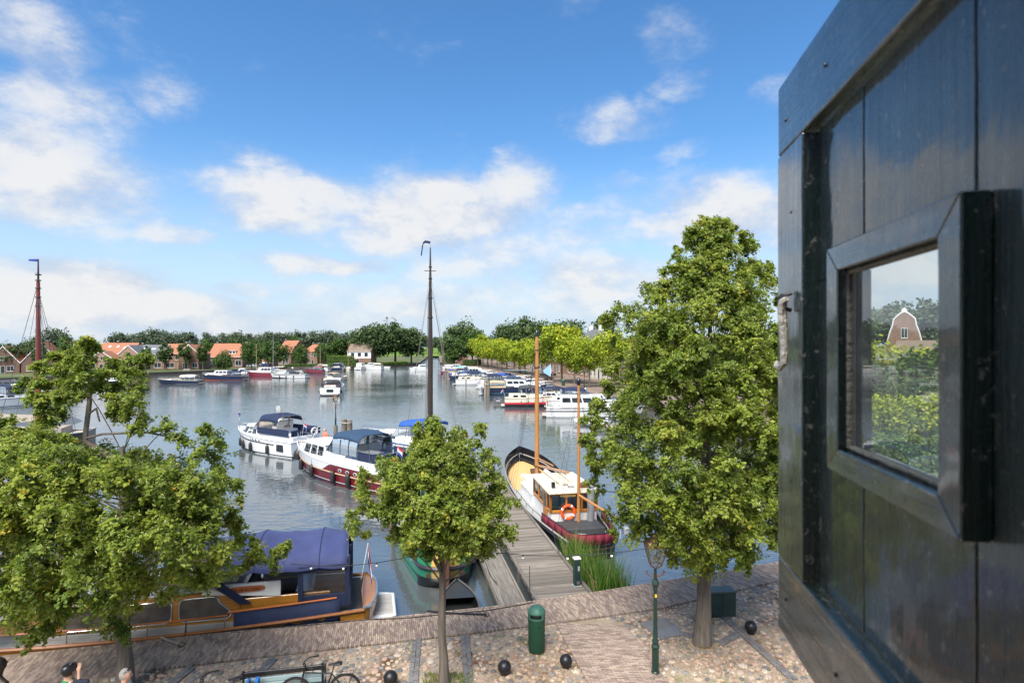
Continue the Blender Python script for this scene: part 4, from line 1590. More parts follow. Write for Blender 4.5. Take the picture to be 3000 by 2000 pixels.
for (x, z) in ((S(.06), .52), (S(.3), .53), (S(.62), .525), (S(.06), -.58), (S(.35), -.59), (S(.52), .157), (S(.6), -.2), (S(.45), -.205), (S(.40), .158), (S(.7), .05), (S(.702), -.08), (S(.1), .3), (S(.1), -.3)):
 MB().lathe([(.0045, 0), (.004, .002)], 8, (x, -.0005 if abs(z) < .25 else .0005, z), Matrix.Rotation(R(90), 3, 'X')).build('nail_head', mat('painted_nail', (.012, .018, .018), .4), sh, True)

# ================================================================== quay furniture
GREENP = mat('dark_green_enamel', (.012, .035, .026), .35, .1, var=.2, scale=20, bump=.08, bscale=60)
RUST = mat('rusty_copper', (.15, .075, .04), .7, .4, var=.5, scale=14, bump=.4, bscale=60)
LAMPG = clear_mat('lantern_glass', (.85, .84, .78), .1, .06, .05)
BULB = mat('frosted_bulb', (.85, .85, .80), .3)

def lamp_post(name, label, loc, H, sc=1.0, head=1.0):
 t = thing(name, label, 'lamp post', loc)
 b = MB()
 ph = H - .95 * head
 b.lathe([(.105, 0), (.105, .05), (.085, .07), (.085, .62), (.1, .64), (.1, .68), (.075, .72), (.075, .78), (.09, .8), (.06, .86), (.052, 1.15), (.044, ph - .55), (.06, ph - .53), (.06, ph - .48), (.05, ph - .46), (.085, ph - .40), (.095, ph - .36), (.07, ph - .31), (.038, ph - .26), (.034, ph - .02), (.03, ph)], 10)
 b.build('post', GREENP, t, True, angle=30)
 b = MB()
 for s in (-1, 1):
  b.tube([(0, 0, ph - .14), (s * .1, 0, ph - .19), (s * .19, 0, ph - .14), (s * .235, 0, ph - .07), (s * .2, 0, ph - .05), (s * .18, 0, ph - .09)], .015, 6)
  b.tube([(0, 0, ph - .2), (s * .05, 0, ph - .27), (s * .1, 0, ph - .26)], .012, 5)
 b.tube([(0, -.02, ph - .14), (0, -.14, ph - .16), (0, -.18, ph - .1)], .013, 5)
 b.build('scroll_arm', RUST, t, True)
 # lantern: four tapering sides, pitched cap
 z0, z1 = ph + .1, ph + .1 + .48 * head
 r0, r1 = .125 * head, .235 * head
 b = MB()
 co = [(1, 1), (-1, 1), (-1, -1), (1, -1)]
 for (x, y) in co:
  b.tube([(x * r0, y * r0, z0), (x * r1, y * r1, z1)], .011, 5)
  b.tube([(0, 0, ph - .02), (x * r0 * .9, y * r0 * .9, z0)], .009, 5)
 for k in range(4):
  a, c = co[k], co[(k + 1) % 4]
  b.tube([(a[0] * r0, a[1] * r0, z0), (c[0] * r0, c[1] * r0, z0)], .011, 5)
  b.tube([(a[0] * r1, a[1] * r1, z1), (c[0] * r1, c[1] * r1, z1)], .013, 5)
 b.build('lantern_frame', RUST, t)
 b = MB()
 k_ = .97
 for q in range(4):
  a, c = co[q], co[(q + 1) % 4]
  b.quad((a[0] * r0 * k_, a[1] * r0 * k_, z0), (c[0] * r0 * k_, c[1] * r0 * k_, z0), (c[0] * r1 * k_, c[1] * r1 * k_, z1), (a[0] * r1 * k_, a[1] * r1 * k_, z1))
 b.build('lantern_pane', LAMPG, t)
 b = MB()
 e = r1 + .025
 s_ = .085 * head
 b.hexa([(-e, -e, z1), (e, -e, z1), (e, e, z1), (-e, e, z1), (-s_, -s_, z1 + .19 * head), (s_, -s_, z1 + .19 * head), (s_, s_, z1 + .19 * head), (-s_, s_, z1 + .19 * head)])
 b.build('lantern_cap', RUST, t, bevel=.006)
 b = MB()
 b.hexa([(-s_, -s_, z1 + .192 * head), (s_, -s_, z1 + .192 * head), (s_, s_, z1 + .192 * head), (-s_, s_, z1 + .192 * head)] + [(x * s_ * .8, y * s_ * .8, z1 + .27 * head) for x, y in ((-1, -1), (1, -1), (1, 1), (-1, 1))])
 b.lathe([(.05 * head, z1 + .26 * head), (.02 * head, z1 + .31 * head), (.028 * head, z1 + .33 * head), (.004, z1 + .37 * head)], 8)
 b.build('vent_cap', RUST, t)
 MB().sphere((0, 0, z0 + .16), .05, 8, 6, (1, 1, 1.8)).build('lamp_bulb', BULB, t, True)
 return t
x, y = gp(1920, 1968)
lp = lamp_post('lamp_post', 'ornate dark green lamp post with a rusty square lantern beside the brick path', (x, y, .775), 3.52)
b = MB().box((.0, -.05, 1.92), (.05, .012, .075))
b.build('sticker', mat('yellow_sticker', (.75, .48, .03), .5), lp)

# litter bin
x, y = gp(1572, 1902)
tb = thing('litter_bin', 'dark green cylindrical litter bin with domed lid beside the brick path', 'litter bin', (x, y, .775), R(-8))
GREENB = mat('bin_green', (.008, .062, .03), .55, 0, var=.2, scale=30, bump=.15, bscale=120, dirt=.25)
GREENL = mat('bin_lid_green', (.045, .15, .105), .5, 0, var=.2, scale=12, dirt=.4)
MB().lathe([(.2, 0), (.215, .02), (.225, .86), (.225, .87)], 28).build('drum', GREENB, tb, True)
b = MB()
n = 28
import itertools
ring_lo, ring_hi = [], []
for j in range(n):
 a = 2 * math.pi * j / n
 ring_lo.append((.232 * math.cos(a), .232 * math.sin(a)))
def mouth(a):   # opening faces the walkway side
 d = abs((a - 1.5 * math.pi + math.pi) % (2 * math.pi) - math.pi)
 return d < .62
for j in range(n):
 a, c = ring_lo[j], ring_lo[(j + 1) % n]
 am = 2 * math.pi * (j + .5) / n
 if mouth(am):
  b.quad((a[0], a[1], .872), (c[0], c[1], .872), (c[0], c[1], .925), (a[0], a[1], .925))
  b.quad((a[0], a[1], 1.015), (c[0], c[1], 1.015), (c[0], c[1], 1.04), (a[0], a[1], 1.04))
 else:
  b.quad((a[0], a[1], .872), (c[0], c[1], .872), (c[0], c[1], 1.04), (a[0], a[1], 1.04))
b.build('collar', GREENL, tb, True)
MB().lathe([(.238, 1.04), (.225, 1.075), (.17, 1.145), (.09, 1.19), (.001, 1.2)], 24).build('dome_lid', GREENL, tb, True)
MB().lathe([(.2, .86), (.2, 1.04)], 20).build('inner_liner', mat('bin_inside', (.01, .012, .012), .8), tb, True)
MB().torus((0, 0, .87), .23, .012, 24, 6).build('rim_band', GREENB, tb, True)
MB().box((.09, -.222, .72), (.06, .01, .022), rz=.35).build('lock_slot', mat('bin_inside', (.01, .012, .012), .8), tb)

# ball bollards
BALL = mat('black_iron_ball', (.014, .014, .016), .38, .2, var=.3, scale=10, bump=.25, bscale=40)
for (px, py, r_, lb) in ((1478, 1970, .165, 'black iron ball bollard left of the brick path, in front of the litter bin'), (1658, 1950, .158, 'black iron ball bollard right beside the left edge of the brick path'),
                         (2200, 1850, .168, 'black iron ball bollard right of the big linden trunk'), (1144, 2003, .17, 'black iron ball bollard between the bicycle wheel and the slender tree')):
 x, y = gp(px, py)
 t = thing('ball_bollard', lb, 'bollard', (x, y, .77), 0, 'ball bollards on the cobbles')
 MB().sphere((0, 0, r_ + .012), r_, 20, 14).build('ball', BALL, t, True)
 MB().lathe([(r_ * .62, 0), (r_ * .6, .03), (r_ * .45, .05)], 14).build('base_ring', BALL, t, True)

# utility box behind the big linden
x0, y0 = gp(2078, 1806)
x1, y1 = gp(2146, 1800)
ub = thing('utility_cabinet', 'low dark green utility cabinet behind the big linden trunk', 'cabinet', ((x0 + x1) / 2 + .02, y0 + .25, .77), R(6))
GREENC = mat('cabinet_green', (.014, .04, .034), .5, .1, var=.3, scale=4, bump=.1, dirt=.5)
MB().box((0, 0, .35), (.84, .42, .70)).build('body', GREENC, ub, bevel=.01)
MB().box((0, 0, .73), (.88, .46, .05)).build('lid', mat('cabinet_lid', (.05, .085, .08), .45, .1, dirt=.3), ub, bevel=.012)
MB().box((-.2, -.216, .36), (.38, .012, .6)).build('door', GREENC, ub, bevel=.004)
MB().box((.2, -.216, .36), (.38, .012, .6)).build('door', GREENC, ub, bevel=.004)

# mooring power pedestals
def pedestal(label, loc, rz):
 t = thing('power_pedestal', label, 'power pedestal', loc, rz, 'power pedestals on the jetty')
 MB().box((0, 0, .46), (.22, .2, .92)).build('column', GREENC, t, bevel=.012)
 MB().box((0, 0, .945), (.25, .23, .05)).build('cap', mat('white_cap', (.75, .72, .74), .4), t, bevel=.012)
 MB().box((.04, -.106, .62), (.07, .012, .16)).build('socket_flap', mat('grey_plastic', (.35, .36, .37), .5), t, bevel=.004)
 MB().box((.02, -.106, .14), (.12, .01, .09)).build('name_plate', mat('grey_plate', (.2, .21, .21), .4, .5), t)
 MB().box((0, 0, .02), (.28, .26, .03)).build('foot_plate', mat('pale_concrete', (.35, .36, .35), .8), t)
 return t
p = gp(1692, 1717, .62)
pedestal('dark green power pedestal with white cap at the shore end of the jetty', (p[0] - .02, p[1] + .05, .625), R(12))
p = gp(1444, 1388, .62)
pedestal('dark green power pedestal at the far end of the jetty', (p[0], p[1], .625), R(12))
mp_ = thing('mooring_post', 'short grey wooden mooring post at the far end of the jetty', 'post', (p[0] - .35, p[1] + .15, 0))
MB().lathe([(.13, -.8), (.125, 1.45), (.1, 1.5)], 10).build('post_shaft', PILE, mp_, True)
MB().lathe([(.135, 1.3), (.135, 1.36)], 10).build('band', mat('aged_iron', (.2, .18, .16)), mp_, True)
# thin iron stake at the jetty corner
p = gp(1557, 1762, .62)
MB().lathe([(.012, -.02), (.012, 1.0), (.004, 1.02)], 6, (p[0] - .06, p[1] - .12, .8)).build('iron_stake', mat('rusty_rod', (.05, .035, .03), .8), None)
tag(bpy.data.objects['iron_stake'], 'thin dark iron stake at the corner of the jetty', 'stake')

# mooring rings with lines lying on the bricks
ROPE_D = mat('dark_rope', (.02, .02, .03), .9, bump=.6, bscale=120)
ROPE_L = mat('pale_rope', (.42, .36, .28), .9, bump=.6, bscale=120)
def ring_line(label, a, b_, m, ringlab):
 a, b_ = Vector(gp(*a)), Vector(gp(*b_))
 t = thing('mooring_ring', ringlab, 'mooring ring', (a.x, a.y, .805))
 MB().torus((0, 0, .035), .075, .014, 16, 6, Matrix.Rotation(R(20), 3, 'X')).build('ring', mat('rusty_iron', (.12, .075, .055), .8, .3), t, True)
 MB().lathe([(.05, -.01), (.045, .015)], 10, (-.05, .03, 0)).build('eye_plate', mat('rusty_iron', (.12, .075, .055)), t)
 r_ = thing('mooring_rope', label, 'rope', (0, 0, 0))
 b = MB()
 for q in (0, .035):
  b.tube([(a.x, a.y + q, .84), (a.x * .7 + b_.x * .3, a.y * .7 + b_.y * .3 + q, .83), (b_.x * .6 + a.x * .4, b_.y * .6 + a.y * .4 + q, .83), (b_.x, b_.y + q, .86)], .016, 6)
 b.build('line', m, r_, True)
ring_line('dark doubled mooring line lying across the quay bricks below the jetty', (1425, 1803), (1250, 1795), ROPE_D, 'rusty iron mooring ring in the bricks before the black dinghy')
ring_line('pale doubled mooring rope lying on the bricks by the wooden boat', (532, 1892), (470, 1872), ROPE_L, 'rusty iron mooring ring in the bricks before the wooden boat')
c_ = MB()
P = [gp(650, 1850), gp(900, 1832), gp(1080, 1815), gp(1180, 1812), gp(1300, 1800), gp(1420, 1790), gp(1530, 1772), gp(1560, 1765)]
c_.tube([(x, y, .82) for x, y in P], .011, 6)
tag(c_.build('power_cable', mat('black_cable', (.015, .015, .017), .6), None, True), 'thin black cable running along the quay edge to the jetty', 'cable')

# string lights between the trees
sl = thing('string_lights', 'thin black string of white festoon bulbs hung between the lindens and the lamp post', 'string lights')
b, bl = MB(), MB()
def cat(a, b_, sag, n=14):
 a, b_ = Vector(a), Vector(b_)
 return [a.lerp(b_, i / n) - Vector((0, 0, sag * 4 * (i / n) * (1 - i / n))) for i in range(n + 1)]
A = Vector((-1.55, 13.9, 4.05))
Bq = Vector((lp.location.x, lp.location.y, .775 + 2.75))
Cq = Vector((5.1, 15.6, 4.2))
E = at(850, 1650, 15.0)
runs = [cat(E, A, .22), cat(A, Bq + Vector((0, 0, .35)), .22), cat(Bq + Vector((0, 0, .35)), Cq, .05)]
for r_ in runs:
 b.tube(r_, .009, 5)
b.build('cable', mat('black_cable', (.015, .015, .017), .6), sl, True)
for r_ in runs[:2]:
 for i in range(2, 14, 3):
  p = r_[i]
  MB().lathe([(.016, -.05), (.016, 0)], 6, p).build('socket', mat('black_cable', (.015, .015, .017)), sl)
  MB().sphere((p.x, p.y, p.z - .075), .032, 8, 6).build('bulb', BULB, sl, True)
# ================================================================== boats
WHITE = mat('white_gelcoat', (.74, .74, .72), .28, 0, var=.05, scale=1.5, coat=.3, dirt=.08)
CREAM = mat('cream_gelcoat', (.68, .62, .48), .32, 0, var=.06, scale=1.5, coat=.3, dirt=.08)
NAVYH = mat('navy_hull_paint', (.012, .02, .055), .22, 0, var=.1, coat=.5)
REDH = mat('oxblood_hull_paint', (.16, .012, .016), .2, 0, var=.1, scale=1.2, coat=.5)
SCARLET = mat('scarlet_paint', (.52, .02, .03), .3, 0, var=.08, coat=.3)
MAROON = mat('maroon_paint', (.20, .03, .05), .3, 0, var=.1, coat=.3)
BLACKH = mat('black_hull_paint', (.010, .010, .012), .3, 0, var=.2, coat=.3, dirt=.1)
TEALH = mat('teal_antifouling', (.05, .17, .18), .5, 0, var=.15)
GREENH = mat('bright_green_hull', (.02, .24, .12), .3, 0, var=.12, coat=.3)
YELLOWH = mat('yellow_varnish', (.58, .38, .10), .35, 0, var=.12, scale=4, coat=.3)
BROWNH = mat('brown_rudder_paint', (.085, .035, .025), .5, 0, var=.15, dirt=.2)
RUB = mat('rope_rub_rail', (.42, .28, .17), .8, 0, var=.2, scale=30, bump=.5, bscale=90)
BLACKR = mat('black_rubber', (.018, .018, .02), .5, 0, var=.2)
STEEL = mat('stainless_steel', (.62, .63, .64), .22, .9, var=.05)
NAVYC = mat('navy_canvas', (.012, .022, .062), .85, 0, var=.22, scale=5, bump=.25, bscale=18)
BLUEC = mat('bright_blue_canvas', (.016, .085, .36), .8, 0, var=.18, scale=4, bump=.25, bscale=18)
GREYC = mat('charcoal_canvas', (.05, .053, .057), .85, 0, var=.2, scale=4, bump=.25, bscale=18)
TANC = mat('sand_canvas', (.45, .35, .22), .85, 0, var=.15, scale=4, bump=.25, bscale=18)
SLATEC = mat('slate_blue_canvas', (.02, .05, .10), .85, 0, var=.2, scale=4, bump=.2, bscale=18)
REDC = mat('burgundy_canvas', (.18, .012, .03), .8, 0, var=.2, scale=6, bump=.35, bscale=14)
CYANC = mat('turquoise_canvas', (.02, .42, .50), .8, 0, var=.1)
VINYL = clear_mat('clear_vinyl', (.72, .75, .76), .3, .05, .06)
DGLASS = mat('smoked_glass', (.012, .015, .018), .06, 0, var=.3, scale=2, coat=.4)
GGLASS = clear_mat('boat_windscreen', (.45, .55, .52), .4, .03, .05)
TEAK = grain_mat('varnished_teak', (.40, .15, .02), (.66, .29, .05), 'x', .25, 1.6, .12, .6, tintvar=.08)
DECKW = grain_mat('grey_teak_deck', (.30, .285, .265), (.50, .48, .45), 'x', .85, 2.5, .5, tintvar=.12)
FLAGR = mat('flag_red', (.55, .02, .035), .8, var=.1)
FLAGW = mat('flag_white', (.75, .75, .75), .8, var=.05)
FLAGB = mat('flag_blue', (.02, .06, .32), .8, var=.1)
ORANGE = mat('lifebuoy_orange', (.80, .10, .015), .5, var=.08)
ORANGEW = mat('varnished_orange_wood', (.50, .19, .028), .25, var=.2, scale=5, coat=.5)
SEATC = mat('pale_upholstery', (.55, .52, .46), .8, var=.1)
DARKIN = mat('dark_interior', (.03, .028, .026), .8)
BOATG = 'motor yachts in the harbour'

class Boat:
 def __init__(s, name, label, cat_, x, y, hd, L, B, zs, zb, rake=.6, stern=.9, full=2.4, group=BOATG, tum=0.0):
  s.L, s.B, s.zs, s.zb, s.rake, s.stern, s.full, s.tum = L, B, zs, zb, rake, stern, full, tum
  s.t = thing(name, label, cat_, (x, y, 0), hd, group)

 def half(s, u):
  if u < .42:
   k = s.stern + (1 - s.stern) * math.sin(u / .42 * math.pi / 2)
  else:
   k = max(0.0, 1 - ((u - .42) / .58) ** s.full)
  return max(.02, k * s.B / 2)

 def sheer(s, u):
  if s.tum:                               # old ships: both ends rise
   return s.zs + (s.zb - s.zs) * max(0, u - .3) ** 2 / .49 + s.tum * max(0, .4 - u) ** 2 / .16
  return s.zs + (s.zb - s.zs) * u ** 1.8

 def pt(s, u, side, z, off=0.0):
  sh_ = s.sheer(u)
  zf = max(-1, min(1.3, z / sh_))
  wl = .94 - .42 * u ** 3
  f = wl + (1 - wl) * max(0, zf) ** .8 if zf >= 0 else wl * (1 + zf * .5)
  x = -s.L / 2 + s.L * u - s.rake * u ** 5 * (1 - max(0, min(1, zf)))
  return Vector((x, side * (s.half(u) * f + off), z))

 def hull(s, m, n=20, mt=None, zlow=-.25):
  b = MB()
  fr = [0, .12, .3, .55, .8, 1.0]
  us = [i / n for i in range(n + 1)]
  us = [u if u < .5 else .5 + .5 * (1 - (1 - (u - .5) * 2) ** 2.0) for u in us]
  for side in (1, -1):
   rings = []
   for u in us:
    sh_ = s.sheer(u)
    rings.append([s.pt(u, side, zlow)] + [s.pt(u, side, sh_ * q) for q in fr])
   k = len(rings[0])
   vs_ = [p for r_ in rings for p in r_]
   fs = []
   for i in range(n):
    for j in range(k - 1):
     f = (i * k + j, (i + 1) * k + j, (i + 1) * k + j + 1, i * k + j + 1)
     fs.append(f if side < 0 else tuple(reversed(f)))
   b.add(vs_, fs)
  b.build('hull', m, s.t, True, angle=35)
  # transom
  sh_ = s.sheer(0)
  P = [s.pt(0, 1, zlow)] + [s.pt(0, 1, sh_ * q) for q in fr]
  Q = [s.pt(0, -1, zlow)] + [s.pt(0, -1, sh_ * q) for q in fr]
  b = MB()
  for i in range(len(P) - 1):
   b.quad(Q[i], P[i], P[i + 1], Q[i + 1])
  b.build('transom', mt or m, s.t)
  return s

 def deck(s, m, drop=.04, u0=0.0, u1=.995, n=18):
  b = MB()
  L_, R_ = [], []
  for i in range(n + 1):
   u = u0 + (u1 - u0) * i / n
   z = s.sheer(u) - drop
   L_.append(s.pt(u, 1, z, -.005)); R_.append(s.pt(u, -1, z, -.005))
  for i in range(n):
   b.quad(R_[i], R_[i + 1], L_[i + 1], L_[i])
  b.build('deck', m, s.t)
  return s

 def strip(s, name, m, z0, z1, u0=0, u1=1, off=.012, n=18, sides=(1, -1), frac=True, wrap=True):
  "a painted or fitted band along the hull; heights are fractions of the sheer"
  b = MB()
  for side in sides:
   P, Q = [], []
   for i in range(n + 1):
    u = u0 + (u1 - u0) * i / n
    a = z0(u) if callable(z0) else z0
    c = z1(u) if callable(z1) else z1
    k = s.sheer(u) if frac else 1
    P.append(s.pt(u, side, a * k, off)); Q.append(s.pt(u, side, c * k, off))
   for i in range(n):
    f = (P[i], P[i + 1], Q[i + 1], Q[i])
    b.quad(*(f if side < 0 else f[::-1]))
  if u0 == 0 and wrap:
   k = s.sheer(0) if frac else 1
   a = z0(0) if callable(z0) else z0
   c = z1(0) if callable(z1) else z1
   e = Vector((-off, 0, 0))
   b.quad(s.pt(0, -1, a * k, off) + e, s.pt(0, 1, a * k, off) + e, s.pt(0, 1, c * k, off) + e, s.pt(0, -1, c * k, off) + e)
  b.build(name, m, s.t, True)
  return s

 def rubrail(s, m, f=1.0, r=.045, u0=0.0, u1=1.0, name='rub_rail', n=22):
  b = MB()
  for side in (1, -1):
   b.tube([s.pt(u0 + (u1 - u0) * i / n, side, s.sheer(u0 + (u1 - u0) * i / n) * f, .01) for i in range(n + 1)], r, 6)
  if u0 == 0:
   b.tube([s.pt(0, 1, s.sheer(0) * f, .01), s.pt(0, -1, s.sheer(0) * f, .01)], r, 6)
  b.build(name, m, s.t, True)
  return s

 def X(s, fx):
  return fx * s.L

 def trunk(s, x0, x1, hw0, hw1, z0, h, m, sf=.25, sb=.05, inset=.08, wins=(), front=0, name='cabin', roof=None, wm=None, frame=True, crown=.05):
  "a deckhouse: x0 aft, x1 forward (fractions of length), half widths aft and forward"
  a, c = s.X(x0), s.X(x1)
  z1 = z0 + h
  bot = [(a, -hw0, z0), (c, -hw1, z0), (c, hw1, z0), (a, hw0, z0)]
  top = [(a + sb, -(hw0 - inset), z1), (c - sf, -(hw1 - inset), z1), (c - sf, hw1 - inset, z1), (a + sb, hw0 - inset, z1)]
  o = MB().hexa(bot + top).build(name, m, s.t, bevel=.05, seg=2)
  if roof:
   e = .05
   rb = MB()
   rb.hexa([(top[0][0] - e, top[0][1] - e, z1 + .005), (top[1][0] + e, top[1][1] - e, z1 + .005), (top[2][0] + e, top[2][1] + e, z1 + .005), (top[3][0] - e, top[3][1] + e, z1 + .005),
                     (top[0][0], top[0][1] + .1, z1 + .06 + crown), (top[1][0] - .05, top[1][1] + .1, z1 + .06 + crown), (top[2][0] - .05, top[2][1] - .1, z1 + .06 + crown), (top[3][0], top[3][1] - .1, z1 + .06 + crown)])
   rb.build('roof', roof, o, bevel=.02)
  def sp(q, v, side, off):
   xb, xt = a + (c - a) * q, a + sb + (c - sf - a - sb) * q
   yb, yt = hw0 + (hw1 - hw0) * q, (hw0 - inset) + (hw1 - hw0) * q
   return Vector((xb + (xt - xb) * v, side * (yb + (yt - yb) * v + off), z0 + h * v))
  for (q0, q1, v0, v1) in wins:
   for side in (1, -1):
    P = [sp(q0, v0, side, .012), sp(q1, v0, side, .012), sp(q1, v1, side, .012), sp(q0, v1, side, .012)]
    if frame:
     e = .035 / max(.4, (c - a) * (q1 - q0)) * (q1 - q0)
     ev = .035 / h
     Fm = [sp(q0 - e, v0 - ev, side, .006), sp(q1 + e, v0 - ev, side, .006), sp(q1 + e, v1 + ev, side, .006), sp(q0 - e, v1 + ev, side, .006)]
     fo = MB().quad(*(Fm if side < 0 else Fm[::-1])).build('window_frame', wm or STEEL, o)
     MB().quad(*(P if side < 0 else P[::-1])).build('window_pane', DGLASS, fo)
    else:
     MB().quad(*(P if side < 0 else P[::-1])).build('window_pane', DGLASS, o)
  for k in range(front):
   y0_, y1_ = -1 + 2 * (k + .08) / front, -1 + 2 * (k + .92) / front
   def fp(yy, v):
    return Vector((c - sf * v + .012, yy * (hw1 - inset * v) * .92, z0 + h * v))
   MB().quad(fp(y0_, .32), fp(y1_, .32), fp(y1_, .9), fp(y0_, .9)).build('windscreen_pane', DGLASS, o)
  return o

 def canopy(s, x0, x1, hw, z0, z1, m, mode='open', front=.7, nb=3, t0=.30, band=.0, glass=None, back=True, taper=.92):
  "cloth roof on bowed tubes; full = closed in with clear sheets"
  g = glass or VINYL
  a, c = s.X(x0), s.X(x1)
  N_ = 14
  def arch(q, th, k=1.0, lift=0.0):
   w = hw * (1 - (1 - taper) * q)
   co, si = math.cos(th), math.sin(th)
   y = w * math.copysign(abs(co) ** .42, co) * k
   z = z0 + (z1 - z0 + lift) * max(0, si) ** .5
   return Vector((a + (c - a) * q, y, z))
  th0, th1 = math.pi * t0 * .5, math.pi * (1 - t0 * .5)
  b = MB()
  rows = []
  NB = (nb - 1) * 3
  for i in range(NB + 1):
   q = i / NB
   sag = -.035 * math.sin(math.pi * (q * (nb - 1) % 1)) if nb > 1 else 0
   drop = -.10 * (z1 - z0) * (abs(q - .5) * 2) ** 2.2
   rows.append([arch(q, th0 + (th1 - th0) * j / N_, 1.015, sag + drop + .015) for j in range(N_ + 1)])
  b.loft(rows, False, False)
  co_ = b.build('canopy_cloth', m, s.t, True, angle=70)
  so = co_.modifiers.new('thickness', 'SOLIDIFY')
  so.thickness = .02
  # rounded ends of the cloth
  fr = MB()
  for i in range(nb):
   q = i / (nb - 1)
   d_ = -.10 * (z1 - z0) * (abs(q - .5) * 2) ** 2.2
   fr.tube([arch(q, math.pi * j / 16, 1.0, d_ - .01) for j in range(17)], .022, 6)
  fr.build('canopy_frame', STEEL if mode == 'open' else m, s.t, True)
  lo = -.10 * (z1 - z0)
  if mode == 'full':
   for side in (0, 1):
    for k in range(nb - 1):
     q0, q1 = k / (nb - 1), (k + 1) / (nb - 1)
     P = []
     n_ = 4
     rws = []
     for j in range(n_ + 1):
      th = th0 * j / n_
      th = th if side == 0 else math.pi - th
      rws.append([arch(q0, th, .99, lo * .6), arch(q1, th, .99, lo * .6)])
     pb = MB().loft(rws, False, False)
     pb.build('side_window', g, s.t)
     if band:
      bb = MB()
      ya, yb = arch(q0, 0 if side == 0 else math.pi), arch(q1, 0 if side == 0 else math.pi)
      sg = 1 if side == 0 else -1
      bb.hexa([Vector((ya.x, ya.y - .015, z0)), Vector((yb.x, yb.y - .015, z0)), Vector((yb.x, yb.y + .015, z0)), Vector((ya.x, ya.y + .015, z0))] + [Vector((ya.x, ya.y - .015 - sg * .03, z0 + band)), Vector((yb.x, yb.y - .015 - sg * .03, z0 + band)), Vector((yb.x, yb.y + .015 - sg * .03, z0 + band)), Vector((ya.x, ya.y + .015 - sg * .03, z0 + band))])
      bb.build('skirt', m, s.t)
   if back:
    bb = MB()
    rim = [arch(0, math.pi * j / 16, .97, lo) for j in range(17)]
    bb.add(rim, (tuple(range(17)),))
    bb.build('rear_window', g, s.t)
    bb = MB()
    bb.tube([p + Vector((-.01, 0, 0)) for p in rim], .045, 6)
    if band:
     bb.b2((a - .02, -hw, z0), (a + .02, hw, z0 + band))
    for yy in (-.33, .33):
     bb.b2((a - .012, hw * yy - .02, z0), (a + .012, hw * yy + .02, z1 + lo - .03))
    bb.build('rear_panel', m, s.t)
  if front:
   # sloping windscreen with posts
   th = [.17, .36, .5, .64, .83]
   tops = [arch(1, math.pi * q, .97, lo) for q in th]
   bots = [Vector((c + front, p.y * (.98 if abs(p.y) > hw * .6 else 1.0), z0)) for p in tops]
   bb, gg = MB(), MB()
   for p, q in zip(tops, bots):
    bb.tube([p, q], .022, 5)
   bb.tube(bots, .025, 5)
   sd = [arch(1, 0), arch(1, math.pi)]
   bb.tube([sd[0], bots[0]], .02, 5)
   bb.tube([sd[1], bots[-1]], .02, 5)
   bb.build('screen_frame', m if mode == 'full' else STEEL, s.t, True)
   for i in range(4):
    MB().quad(tops[i], bots[i], bots[i + 1], tops[i + 1]).build('screen_pane', g, s.t)
   MB().add([sd[0], bots[0], tops[0]], ((0, 1, 2),)).build('screen_pane', g, s.t)
   MB().add([sd[1], bots[-1], tops[-1]], ((0, 1, 2),)).build('screen_pane', g, s.t)
  return s

 def rail(s, u0, u1, h=.55, n=7, inset=-.06, mid=True, close=True, r=.018):
  b = MB()
  for side in (1, -1):
   top, md = [], []
   for i in range(n + 1):
    u = u0 + (u1 - u0) * i / n
    p = s.pt(u, side, s.sheer(u), inset if u < .97 else 0)
    hh = h * (1 if i else .6)
    q = p + Vector((0, 0, hh))
    b.tube([p - Vector((0, 0, .02)), q], r * .8, 5)
    top.append(q); md.append(p + Vector((0, 0, hh * .5)))
   b.tube(top, r, 5)
   if mid:
    b.tube(md, r * .6, 4)
  b.build('railing', STEEL, s.t, True)
  return s

 def fender(s, u, side, z=.35, r=.13, h=.6, m=None):
  p = s.pt(u, side, max(.05, z), r * .9)
  b = MB()
  b.lathe([(.02, -h / 2), (r * .6, -h / 2 + .03), (r, -h * .33), (r, h * .33), (r * .6, h / 2 - .03), (.03, h / 2), (.03, h / 2 + .05)], 10, p)
  o = b.build('fender', m or BLACKR, s.t, True, angle=60)
  t_ = s.pt(u, side, s.sheer(u))
  MB().tube([p + Vector((0, 0, h / 2)), t_ + Vector((0, 0, .4))], .009, 4).build('fender_line', BLACKR, o)
  return s

 def flag(s, p, size=.75, lean=-.35, cols=None, droop=.75):
  p = Vector(p)
  top = p + Vector((lean, 0, 1.15))
  st = MB().tube([p, top], .014, 5).build('flag_staff', WHITE, s.t)
  b = MB()
  nx, nz = 6, 6
  for i in range(nx):
   for j in range(nz):
    def q(a_, c_):
     al, dn = a_ / nx, c_ / nz
     return top + Vector((-(al * size * (1 - droop * .75)) + lean * -.0, .08 * math.sin(al * 7 + dn * 2), -dn * size * .66 - al * size * droop * .8 - .04))
    b.quad(q(i, j), q(i + 1, j), q(i + 1, j + 1), q(i, j + 1), mi=j // 2)
  b.build('flag', cols or [FLAGR, FLAGW, FLAGB], st)
  return s

 def ring(s, p, R_=.3, r=.06, ax=None, m=None):
  o = MB().torus(p, R_, r, 20, 8, ax).build('lifebuoy', m or ORANGE, s.t, True)
  b = MB()
  for k in range(4):
   a = k * math.pi / 2 + .4
   b.torus(p, R_, r * 1.06, 3, 8, ax, a0=a, a1=a + .22)
  b.build('reflective_band', FLAGW, o, True)
  return s

